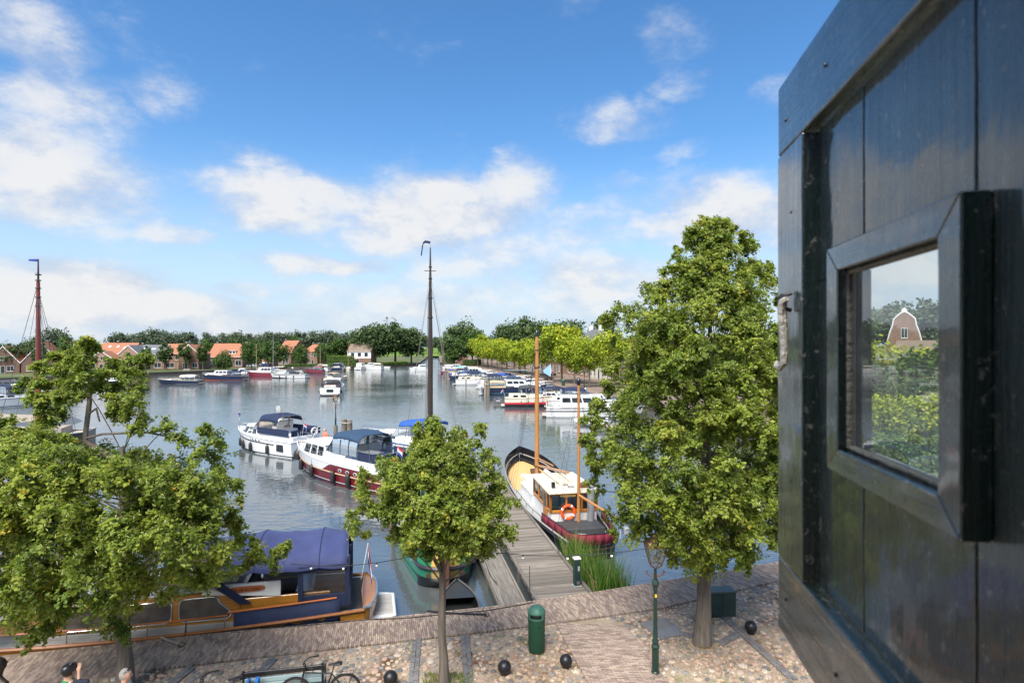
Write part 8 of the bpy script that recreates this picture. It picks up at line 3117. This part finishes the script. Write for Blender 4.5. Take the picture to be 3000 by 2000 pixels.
def person(label, loc, rz, shirt, pants, pose='stand', hair=HAIRB, arms=None, sc=1.0, group=None, head_turn=0.0, skinm=None):
 "one continuous body grown round a skeleton, clothes told apart by region"
 t = thing('person', label, 'person', loc, rz, group)
 t.scale = (sc, sc, sc)
 J, E = {}, []
 if pose == 'sit':
  z0 = .45
  J.update(pel=(0, 0, z0 + .06), kl=(.14, -.42, z0 + .05), kr=(-.14, -.42, z0 + .05), al=(.14, -.44, .08), ar=(-.14, -.44, .08), tl=(.14, -.6, .04), tr=(-.14, -.6, .04))
 else:
  z0 = .90
  J.update(pel=(0, 0, z0 + .04), kl=(.12, -.02, .5), kr=(-.12, .02, .5), al=(.13, .02, .08), ar=(-.13, .03, .08), tl=(.14, -.14, .04), tr=(-.14, -.13, .04))
 J.update(hl=(.1, 0, z0), hr=(-.1, 0, z0), wa=(0, -.01, z0 + .2), ch=(0, 0, z0 + .42), nk=(0, .01, z0 + .58), hb=(0, -.01, z0 + .66), ht=(0, -.02, z0 + .80),
             sl=(.19, .01, z0 + .5), sr=(-.19, .01, z0 + .5))
 arms = arms or {}
 J['el'] = arms.get('el', (.26, .03, z0 + .24)); J['er'] = arms.get('er', (-.26, .03, z0 + .24))
 J['wl'] = arms.get('wl', (.25, -.12, z0 + .02)); J['wr'] = arms.get('wr', (-.25, -.12, z0 + .02))
 def ext(a_, c_, k):
  a_, c_ = Vector(a_), Vector(c_)
  return tuple(c_ + (c_ - a_).normalized() * k)
 J['pl'] = ext(J['el'], J['wl'], .09); J['pr'] = ext(J['er'], J['wr'], .09)
 rad = dict(pel=.15, hl=.11, hr=.11, kl=.068, kr=.068, al=.048, ar=.048, tl=.04, tr=.04, wa=.135, ch=.16, nk=.058, hb=.09, ht=.095, sl=.075, sr=.075, el=.048, er=.048, wl=.034, wr=.034, pl=.04, pr=.04)
 E = [('pel', 'hl'), ('pel', 'hr'), ('hl', 'kl'), ('hr', 'kr'), ('kl', 'al'), ('kr', 'ar'), ('al', 'tl'), ('ar', 'tr'), ('pel', 'wa'), ('wa', 'ch'), ('ch', 'nk'), ('nk', 'hb'), ('hb', 'ht'), ('ch', 'sl'), ('ch', 'sr'), ('sl', 'el'), ('sr', 'er'), ('el', 'wl'), ('er', 'wr'), ('wl', 'pl'), ('wr', 'pr')]
 # fingers: five short chains from each palm
 for sd in ('l', 'r'):
  p, w_ = Vector(J['p' + sd]), Vector(J['w' + sd])
  d = (p - w_).normalized()
  side = d.cross(Vector((0, 1, .3))).normalized()
  for k in range(5):
   off = (k - 2) * .018
   ln = (.05, .075, .082, .076, .06)[k]
   a1 = p + d * (.03 if k else -.02) + side * off * (1 if k else 1.8)
   a2 = a1 + d * ln * .55 + side * off * (.2 if k else 1.0)
   a3 = a2 + d * ln * .4 + Vector((0, -.012, -.012))
   n1, n2, n3 = 'f%s%da' % (sd, k), 'f%s%db' % (sd, k), 'f%s%dc' % (sd, k)
   J[n1], J[n2], J[n3] = tuple(a1), tuple(a2), tuple(a3)
   rad[n1], rad[n2], rad[n3] = .011, .0095, .008
   E += [('p' + sd, n1), (n1, n2), (n2, n3)]
 names = list(J)
 idx = {k: i for i, k in enumerate(names)}
 me = bpy.data.meshes.new('body_skeleton')
 me.from_pydata([J[k] for k in names], [(idx[a_], idx[c_]) for a_, c_ in E], [])
 o = bpy.data.objects.new('body_tmp', me)
 COL.objects.link(o)
 sk = o.modifiers.new('skin', 'SKIN')
 sk.use_smooth_shade = True
 sv = me.skin_vertices[0].data
 for k, i in idx.items():
  r_ = rad[k]
  sv[i].radius = (r_, r_ * (.78 if k in ('ch', 'wa', 'pel') else 1.0))
  sv[i].use_root = (k == 'pel')
 ss = o.modifiers.new('sub', 'SUBSURF')
 ss.levels = ss.render_levels = 1
 dg_ = bpy.context.evaluated_depsgraph_get()
 bm_ = bpy.data.meshes.new_from_object(o.evaluated_get(dg_))
 bpy.data.objects.remove(o)
 for m in (skinm or SKIN, shirt, pants, mat('dark_shoes', (.03, .028, .026), .6)):
  bm_.materials.append(m)
 V = {k: Vector(J[k]) for k in names}
 mi = []
 for p in bm_.polygons:
  c = Vector(p.center)
  best = min(names, key=lambda k: (c - V[k]).length - rad[k] * .6)
  if best in ('hb', 'ht', 'nk', 'wl', 'wr', 'pl', 'pr') or best[0] == 'f' and best not in ():
   mi.append(0)
  elif best in ('pel', 'hl', 'hr', 'kl', 'kr'):
   mi.append(2)
  elif best in ('al', 'ar', 'tl', 'tr'):
   mi.append(3 if c.z < .09 else 2)
  else:
   mi.append(1)
 bm_.polygons.foreach_set('material_index', mi)
 bm_.polygons.foreach_set('use_smooth', [True] * len(mi))
 obj('body', bm_, t)
 # face and hair on the head
 hc = (V['hb'] + V['ht']) / 2 + Vector((0, -.005, .01))
 hd_ = bpy.data.objects.new('head', MB().sphere(hc, .105, 14, 10, (.82, 1.0, 1.12)).mesh('head', skinm or SKIN, True))
 COL.objects.link(hd_); hd_.parent = t
 b = MB()
 b.hexa([hc + Vector(q) for q in ((-.014, -.1, -.02), (.014, -.1, -.02), (.012, -.09, -.02), (-.012, -.09, -.02), (-.008, -.1, .03), (.008, -.1, .03), (.008, -.09, .03), (-.008, -.09, .03))])
 b.v = [(x_, y_ - (.02 if z_ < hc.z else 0), z_) for x_, y_, z_ in b.v]
 b.build('nose', skinm or SKIN, hd_)
 for k in (-1, 1):
  MB().sphere(hc + Vector((k * .034, -.092, .02)), .012, 6, 4).build('eye', mat('eye_dark', (.03, .02, .02), .2), hd_, True)
  MB().sphere(hc + Vector((k * .088, .005, 0)), .028, 6, 5, (.35, .7, 1.1)).build('ear', skinm or SKIN, hd_, True)
 MB().box(hc + Vector((0, -.094, -.05)), (.045, .012, .012)).build('mouth', mat('lips', (.35, .12, .10), .5), hd_)
 if hair:
  hb_ = MB()
  rings = []
  for i in range(7):
   th = i / 6 * 2.1
   rings.append([hc + Vector((.095 * math.sin(th) * math.cos(a_), .018 + .112 * math.sin(th) * math.sin(a_) * (1 if math.sin(a_) > 0 else .55 if th > 1.2 else .95), .125 * math.cos(th) + .012)) for a_ in [2 * math.pi * j / 14 for j in range(14)]])
  hb_.loft(rings, True, False)
  hb_.build('hair', hair, hd_, True)
 return t, hd_, hc

NAVYS = mat('navy_jacket', (.012, .014, .03), .8, var=.2, bump=.3, bscale=20)
GREENS = mat('green_collar', (.01, .22, .06), .8)
JEANS = mat('dark_trousers', (.03, .035, .05), .85, var=.2)
WHITES = mat('pale_grey_shirt', (.5, .52, .52), .85)
# cyclist fixing a helmet
x, y = hx(200, 11.45), 11.45
t, hd_, hc = person('cyclist in dark navy jacket and black helmet raising one hand to the helmet', (x, y, .78), R(172), NAVYS, JEANS, hair=HAIRB,
     arms=dict(el=(-.43, -.04, 1.47), wl=(.25, -.12, .92), wr=(-.18, -.06, 1.60)))
MB().loft([[hc + Vector((.115 * k * math.cos(a_), .01 + .15 * k * math.sin(a_), z_)) for a_ in [2 * math.pi * j / 16 for j in range(16)]] for (k, z_) in ((1.0, .02), (1.02, .06), (.92, .115), (.6, .15), (.15, .165))], True, True).build('helmet', mat('black_helmet', (.012, .012, .014), .35), t, True)
b = MB()
for k in (-1, 0, 1):
 b.tube([hc + Vector((k * .045, -.13, .08)), hc + Vector((k * .05, -.02, .172)), hc + Vector((k * .045, .13, .11))], .012, 5)
b.build('helmet_vents', mat('helmet_grey', (.12, .12, .13), .4), t, True)
MB().torus((0, .0, 1.47), .078, .028, 14, 6).build('collar', GREENS, t, True)
x, y = hx(366, 11.5), 11.5
t, hd_, hc = person('grey haired person in a pale shirt standing before the left linden trunk', (x, y, .74), R(105), WHITES, JEANS, hair=HAIRG, sc=.97)
b = MB()
for k in (-1, 1):
 b.sphere(hc + Vector((k * .04, -.05, .12)), .032, 8, 5, (1, .4, .6))
b.tube([hc + Vector((-.085, .03, .07)), hc + Vector((-.07, -.045, .12)), hc + Vector((.07, -.045, .12)), hc + Vector((.085, .03, .07))], .006, 4)
b.build('sunglasses', mat('sunglass_black', (.01, .01, .012), .2), hd_, True)
# dark bronze figure at the left edge
BRONZE = mat('dark_bronze', (.045, .035, .03), .45, .6, var=.4, scale=8, bump=.5, bscale=30)
x, y = hx(-8, 10.2), 10.2
t, hd_, hc = person('dark bronze statue of a standing figure at the left edge of the quay', (x, y, 1.38), R(160), BRONZE, BRONZE, hair=BRONZE, sc=1.12, skinm=BRONZE)
t.name = 'bronze_statue'
t['category'] = 'statue'
MB().b2((-.4, -.4, -.54), (.4, .4, .02)).build('plinth', mat('granite', (.25, .25, .25), .7), t)
# people on the boats
p = rb_.t.matrix_world
def on_boat(bt, lx, ly, lz):
 c, s_ = math.cos(bt.t.rotation_euler.z), math.sin(bt.t.rotation_euler.z)
 return (bt.t.location.x + c * lx - s_ * ly, bt.t.location.y + s_ * lx + c * ly, lz)
CORAL = mat('coral_shirt', (.62, .17, .10), .85)
CYAN = mat('light_blue_shirt', (.12, .42, .55), .85)
OLIVE = mat('olive_shirt', (.20, .17, .11), .85)
PINK = mat('pink_shirt', (.62, .28, .24), .85)
person('grey haired person in a coral shirt sitting on the bow of the oxblood yacht', on_boat(rb_, rb_.X(.3), -.75, 1.62), R(-30), CORAL, FLAGW, 'sit', HAIRG, group='people on the boats')
person('person in a light blue shirt sitting inside the oxblood yacht tent', on_boat(rb_, rb_.X(-.15), -.5, 1.75), R(120), CYAN, JEANS, 'sit', HAIRB, group='people on the boats')
person('person in grey at the helm of the white yacht with the radar dish', on_boat(wb, wb.X(-.2), -.4, 1.7), R(-60), WHITES, JEANS, 'sit', HAIRG, group='people on the boats')
q = at(1706, 1215, 76)
person('person in an olive shirt aboard the white hardtop patrol boat', (q.x, 76, 1.1), R(180), OLIVE, JEANS, 'stand', HAIRB, group='people on the boats')
q = at(1748, 1215, 75)
person('person in a pink shirt aboard the boat beside the big linden', (q.x, 75, 1.1), R(200), PINK, JEANS, 'stand', HAIRG, group='people on the boats')
x, y = gp(799, 1100, 0)
person('person in a blue shirt standing by the sleek white speedboat', (x, y + 2, .95), R(150), FLAGB, WHITES, 'stand', HAIRB, group='people on the boats')
person('person in white at the rail behind the maroon banded cruiser', (x + 4.5, y + 4, .95), R(200), FLAGW, JEANS, 'stand', HAIRB, group='people on the boats')

# ================================================================== bench and bicycles
bn = thing('park_bench', 'park bench with black frame and two pale slats seen from behind', 'bench')
A, B_ = Vector((hx(706, 12.8), 12.8)), Vector((hx(952, 13.15), 13.15))
bn.location = ((A.x + B_.x) / 2, (A.y + B_.y) / 2, .775)
bn.rotation_euler = (0, 0, math.atan2(B_.y - A.y, B_.x - A.x))
bl_ = (B_ - A).length
BLK = mat('black_painted_wood', (.012, .012, .014), .4, var=.2, bump=.2)
SLT = mat('pale_teal_slat', (.30, .40, .40), .5, var=.1, scale=4)
MB().b2((-bl_ / 2, -.02, .76), (bl_ / 2, .03, .87)).build('top_rail', BLK, bn, bevel=.01)
for k, z_ in enumerate((.62, .50)):
 MB().b2((-bl_ / 2 + .02, -.012, z_), (bl_ / 2 - .02, .018, z_ + .10)).build('back_slat', SLT, bn, bevel=.006)
for k in range(4):
 MB().b2((-bl_ / 2 + .02, .07 + k * .11, .41), (bl_ / 2 - .02, .165 + k * .11, .44)).build('seat_slat', SLT, bn, bevel=.006)
for sd in (-1, 1):
 b = MB().tube([(sd * (bl_ / 2 - .05), -.03, 0), (sd * (bl_ / 2 - .05), 0, .45), (sd * (bl_ / 2 - .05), .0, .9)], .028, 8)
 b.tube([(sd * (bl_ / 2 - .05), .48, 0), (sd * (bl_ / 2 - .05), .48, .62), (sd * (bl_ / 2 - .05), .0, .66)], .024, 8)
 b.build('end_frame', BLK, bn, True)

TYRE = mat('tyre_rubber', (.015, .015, .016), .8)
ALU = mat('brushed_aluminium', (.5, .5, .51), .35, .8)
def bicycle(label, loc, rz, col, rack=True, tilt=6):
 t = thing('bicycle', label, 'bicycle', loc, rz, 'bicycles by the bench')
 t.rotation_euler = (R(tilt), 0, rz)
 r_ = .335
 for k, x_ in enumerate((-.53, .55)):
  wmx = Matrix.Rotation(R(90), 3, 'X')
  w_ = bpy.data.objects.new('wheel', MB().torus((x_, 0, r_ + .01), r_ - .035, .009, 28, 6, wmx).mesh('wheel', ALU, True)); COL.objects.link(w_); w_.parent = t
  MB().torus((x_, 0, r_ + .01), r_ - .012, .021, 28, 8, wmx).build('tyre', TYRE, w_, True)
  sp_ = MB()
  for q in range(16):
   a_ = q * math.pi / 8
   sp_.tube([(x_, .025 * (1 if q % 2 else -1), r_ + .01), (x_ + (r_ - .04) * math.cos(a_), 0, r_ + .01 + (r_ - .04) * math.sin(a_))], .0018, 3)
  sp_.lathe([(.025, -.04), (.025, .04)], 8, (x_, 0, r_ + .01), wmx)
  sp_.build('spokes', ALU, w_)
  mg = MB().torus((x_, 0, r_ + .01), r_ + .018, .014, 16, 6, wmx, a0=R(20), a1=R(190))
  mg.build('mudguard', BLK, t, True)
 f = MB()
 bb_, st_, hd2 = (-.08, 0, .29), (-.24, 0, .72), (.36, 0, .82)
 f.tube([bb_, st_], .02, 8).tube([bb_, (.40, 0, .62)], .022, 8).tube([st_, (.37, 0, .78)], .018, 8).tube([(.41, 0, .58), hd2], .022, 8)
 for sd in (-1, 1):
  f.tube([bb_, (-.53, sd * .05, r_)], .011, 6).tube([st_, (-.53, sd * .05, r_)], .01, 6).tube([(.41, sd * .02, .6), (.55, sd * .05, r_)], .013, 6)
 f.tube([st_, (-.29, 0, .90)], .014, 8)
 f.build('frame', col, t, True)
 s_ = MB().loft([[Vector((-.46 + .3 * q, w2 * math.cos(a_), .93 + (.035 if q < .6 else .02) * math.sin(a_) - .02 * q)) for a_ in [2 * math.pi * j / 10 for j in range(10)]] for q, w2 in ((0, .03), (.12, .095), (.35, .10), (.6, .05), (.9, .028), (1.0, .01))], True, True)
 s_.build('saddle', mat('black_saddle', (.014, .013, .014), .5), t, True)
 h_ = MB().tube([hd2, (.33, 0, .95), (.36, 0, .98)], .015, 8).tube([(.2, -.31, .99), (.3, -.24, 1.0), (.37, -.08, .99), (.37, .08, .99), (.3, .24, 1.0), (.2, .31, .99)], .013, 8)
 h_.build('handlebar', BLK, t, True)
 for sd in (-1, 1):
  MB().tube([(.2, sd * .31, .99), (.1, sd * .34, .985)], .018, 8).build('grip', TYRE, t, True)
 MB().lathe([(.09, -.012), (.09, .012)], 16, (-.08, -.05, .29), Matrix.Rotation(R(90), 3, 'X')).build('chainring', ALU, t)
 b = MB()
 for k in (-1, 1):
  b.tube([(-.08, k * .06, .29), (-.08 + k * .12, k * .08, .29 - k * .12)], .01, 5).box((-.08 + k * .12, k * .13, .29 - k * .12), (.08, .09, .02))
 b.build('pedal', BLK, t)
 if rack:
  b = MB()
  for sd in (-1, 1):
   b.tube([(-.32, sd * .06, .72), (-.85, sd * .07, .73)], .007, 5).tube([(-.55, sd * .05, r_), (-.72, sd * .07, .73)], .007, 5)
  for q in range(6):
   b.tube([(-.35 - q * .1, -.07, .725), (-.35 - q * .1, .07, .725)], .005, 4)
  b.build('rear_rack', BLK, t, True)
 return t
bicycle('black bicycle with rear rack leaning at the right end of the bench', (hx(938, 12.95), 12.95, .775), R(188), BLK)
bicycle('black bicycle with wide handlebar left of the bench', (hx(640, 12.35), 12.35, .775), R(190), BLK)
bg_ = thing('saddle_bag', 'black pannier bag with blue straps hung on the bench', 'bag', (hx(745, 12.75), 12.72, .775), R(6))
MB().b2((-.16, -.1, .35), (.16, .02, .72)).build('bag_body', BLK, bg_, bevel=.05, seg=3)
b = MB().b2((-.12, -.112, .68), (-.07, .03, .80)).b2((.05, -.112, .68), (.13, .03, .82))
b.build('strap', mat('blue_strap', (.02, .16, .5), .7), bg_, bevel=.01)

# ================================================================== things on the banks
def car(label, px, d, rz, col):
 t = thing('parked_car', label, 'car', (hx(px, d), d, .9), rz, 'cars parked on the far bank')
 b = MB()
 prof = [(-2.1, .35), (-2.15, .7), (-2.0, .95), (-1.3, 1.0), (-.85, 1.42), (.35, 1.45), (1.05, 1.0), (1.95, .85), (2.15, .6), (2.1, .32)]
 rings = []
 for (yy, k) in ((-.85, .96), (-.8, 1.0), (.8, 1.0), (.85, .96)):
  rings.append([Vector((x_, yy * (.86 if z_ > 1.1 else 1), .3 + (z_ - .3) * k)) for x_, z_ in prof])
 b.loft(rings, True, True)
 bo = b.build('body', col, t, True, angle=50)
 for sd in (-1, 1):
  MB().quad((-.95, sd * .80, 1.02), (.85, sd * .80, 1.02), (.3, sd * .73, 1.38), (-.75, sd * .73, 1.38)).build('side_window', DGLASS, t)
  for x_ in (-1.3, 1.35):
   w_ = bpy.data.objects.new('wheel', MB().lathe([(.2, -.11), (.2, .11)], 14, (x_, sd * .78, .33), Matrix.Rotation(R(90), 3, 'X')).mesh('wheel', ALU)); COL.objects.link(w_); w_.parent = t
   MB().torus((x_, sd * .78, .33), .25, .09, 18, 8, Matrix.Rotation(R(90), 3, 'X')).build('tyre', TYRE, w_, True)
  MB().box((2.1, sd * .6, .68), (.08, .3, .14)).build('headlight', FLAGW, t)
  MB().box((-2.12, sd * .6, .8), (.06, .25, .14)).build('tail_light', SCARLET, t)
 MB().quad((.98, -.68, 1.05), (.98, .68, 1.05), (.4, .62, 1.42), (.4, -.62, 1.42)).build('windscreen', DGLASS, t)
car('dark blue car parked before the low garage', 777, 224, R(172), mat('dark_blue_car', (.015, .025, .08), .25, coat=.6))
car('silver white car parked under the bushy far tree', 740, 222, R(168), mat('silver_car', (.5, .52, .54), .25, .3, coat=.6))
car('black car parked beside the wide red brick house', 628, 216, R(100), mat('black_car', (.015, .016, .018), .25, coat=.6))

pt_ = thing('picnic_table', 'pale wooden picnic table on the far quay between clipped trees', 'picnic table', (hx(548, 186), 186, .9), R(8))
MB().b2((-.95, -.38, .72), (.95, .38, .78)).build('table_top', mat('pale_wood', (.6, .56, .5), .8), pt_)
for sd in (-1, 1):
 MB().b2((-.95, sd * .72 - .14, .42), (.95, sd * .72 + .14, .47)).build('seat', mat('pale_wood', (.6, .56, .5)), pt_)
 MB().hexa([(sd * .7 - .04, -.75, 0), (sd * .7 + .04, -.75, 0), (sd * .7 + .04, -.65, 0), (sd * .7 - .04, -.65, 0), (sd * .7 - .04, -.2, .72), (sd * .7 + .04, -.2, .72), (sd * .7 + .04, -.1, .72), (sd * .7 - .04, -.1, .72)]).build('leg', mat('pale_wood', (.6, .56, .5)), pt_)
 MB().hexa([(sd * .7 - .04, .65, 0), (sd * .7 + .04, .65, 0), (sd * .7 + .04, .75, 0), (sd * .7 - .04, .75, 0), (sd * .7 - .04, .1, .72), (sd * .7 + .04, .1, .72), (sd * .7 + .04, .2, .72), (sd * .7 - .04, .2, .72)]).build('leg', mat('pale_wood', (.6, .56, .5)), pt_)

cn = thing('cannon', 'old black cannon on a wooden carriage on the right bank', 'cannon', (hx(1606, 138), 138, .9), R(165))
MB().lathe([(.12, -1.9), (.26, -1.85), (.3, -1.2), (.26, .2), (.2, 1.7), (.26, 1.95), (.24, 2.0)], 14, (0, 0, 1.35), Matrix.Rotation(R(90), 3, 'Y')).build('barrel', mat('cannon_iron', (.02, .02, .022), .5, .5), cn, True)
for sd in (-1, 1):
 MB().hexa([(-1.4, sd * .4 - .06, .2), (.8, sd * .4 - .06, .3), (.8, sd * .4 + .06, .3), (-1.4, sd * .4 + .06, .2), (-1.3, sd * .4 - .06, .55), (.7, sd * .4 - .06, 1.25), (.7, sd * .4 + .06, 1.25), (-1.3, sd * .4 + .06, .55)]).build('carriage_cheek', mat('carriage_wood', (.07, .045, .03), .7), cn)
 for x_ in (-.9, .5):
  MB().lathe([(.34, -.06), (.34, .06)], 14, (x_, sd * .56, .34), Matrix.Rotation(R(90), 3, 'X')).build('wheel', mat('carriage_wood', (.07, .045, .03)), cn)
for i, (px, d, lb) in enumerate(((1650, 118, 'dark green litter bin beside the fourth street tree'), (1524, 178, 'dark green litter bin beyond the cannon'), (1538, 165, 'dark green wide bin under the street trees'))):
 t = thing('litter_bin', lb, 'litter bin', (hx(px, d), d, .9), 0, 'bins on the right bank')
 MB().lathe([(.32, 0), (.34, 1.05)], 12).build('drum', GREENB, t, True)
 MB().lathe([(.36, 1.05), (.28, 1.25), (.02, 1.35)], 12).build('dome_lid', GREENL, t, True)
for i, (px, d, lb) in enumerate(((1712, 112, 'nearest green street lamp on the right bank'), (1500, 190, 'middle green street lamp on the right bank'), (1431, 225, 'farthest green street lamp on the right bank'))):
 lamp_post('lamp_post', lb, (hx(px, d), d, .9), 4.2)
# long grey awning over a berth
aw = thing('boat_awning', 'long flat grey awning on posts over a berth on the right bank', 'awning', (hx(1545, 128), 128, 0), RH)
MB().b2((-5, -2, 3.6), (5.5, 2, 3.72)).build('awning_roof', mat('grey_green_awning', (.16, .18, .17), .7), aw)
for (a_, c_) in ((-4.8, -1.9), (-4.8, 1.9), (5.3, -1.9), (5.3, 1.9)):
 MB().tube([(a_, c_, -.3), (a_, c_, 3.6)], .06, 6).build('post', mat('grey_post', (.2, .2, .2), .6), aw)
# pale pennant on a pole
pp = thing('flag_pole', 'leaning pole with a light blue and white pennant on the right bank', 'flag pole', (hx(1628, 112), 112, .4))
MB().tube([(0, 0, 0), (-1.0, 0, 5.2)], [.05, .03], 6).build('pole', mat('red_brown_pole', (.25, .09, .06), .5), pp, True)
b = MB()
b.add([(-1.0, 0, 5.1), (-2.6, .1, 3.6), (-1.0, .2, 2.6), (-.75, .2, 3.8)], ((0, 1, 2), (0, 2, 3)))
b.m = [0, 1]
b.build('pennant', [mat('pale_blue_cloth', (.30, .52, .68), .8), FLAGW], pp)

# mooring lines of the nearer boats
def moor(label, a, b_, sag=.15):
 b = MB().tube(cat(a, b_, sag, 10), .014, 5)
 tag(b.build('mooring_rope', ROPE_D, None, True), label, 'rope', 'mooring lines of the nearer boats')
moor('dark mooring line from the barge bow to the far jetty pedestal', on_boat(g_, g_.X(.38), 1.45, 1.3), (gp(1444, 1388, .62)[0] + .1, gp(1444, 1388, .62)[1], .95))
moor('dark mooring line from the barge stern to the jetty', on_boat(g_, g_.X(-.42), 1.4, .9), (J0.x + JN.x * .9 + JD.x * 4, J0.y + JN.y * .9 + JD.y * 4, .72), .05)
moor('tan line from the green barge stern down to the dinghy', on_boat(tj, tj.X(-.5) - .7, -.9, 1.1), on_boat(dg, dg.X(.47), 0, .62), .04)
moor('pale line from the green barge to the narrow gangway', on_boat(tj, tj.X(-.46), -1.5, 1.15), (-.55, 20.4, .55), .3)
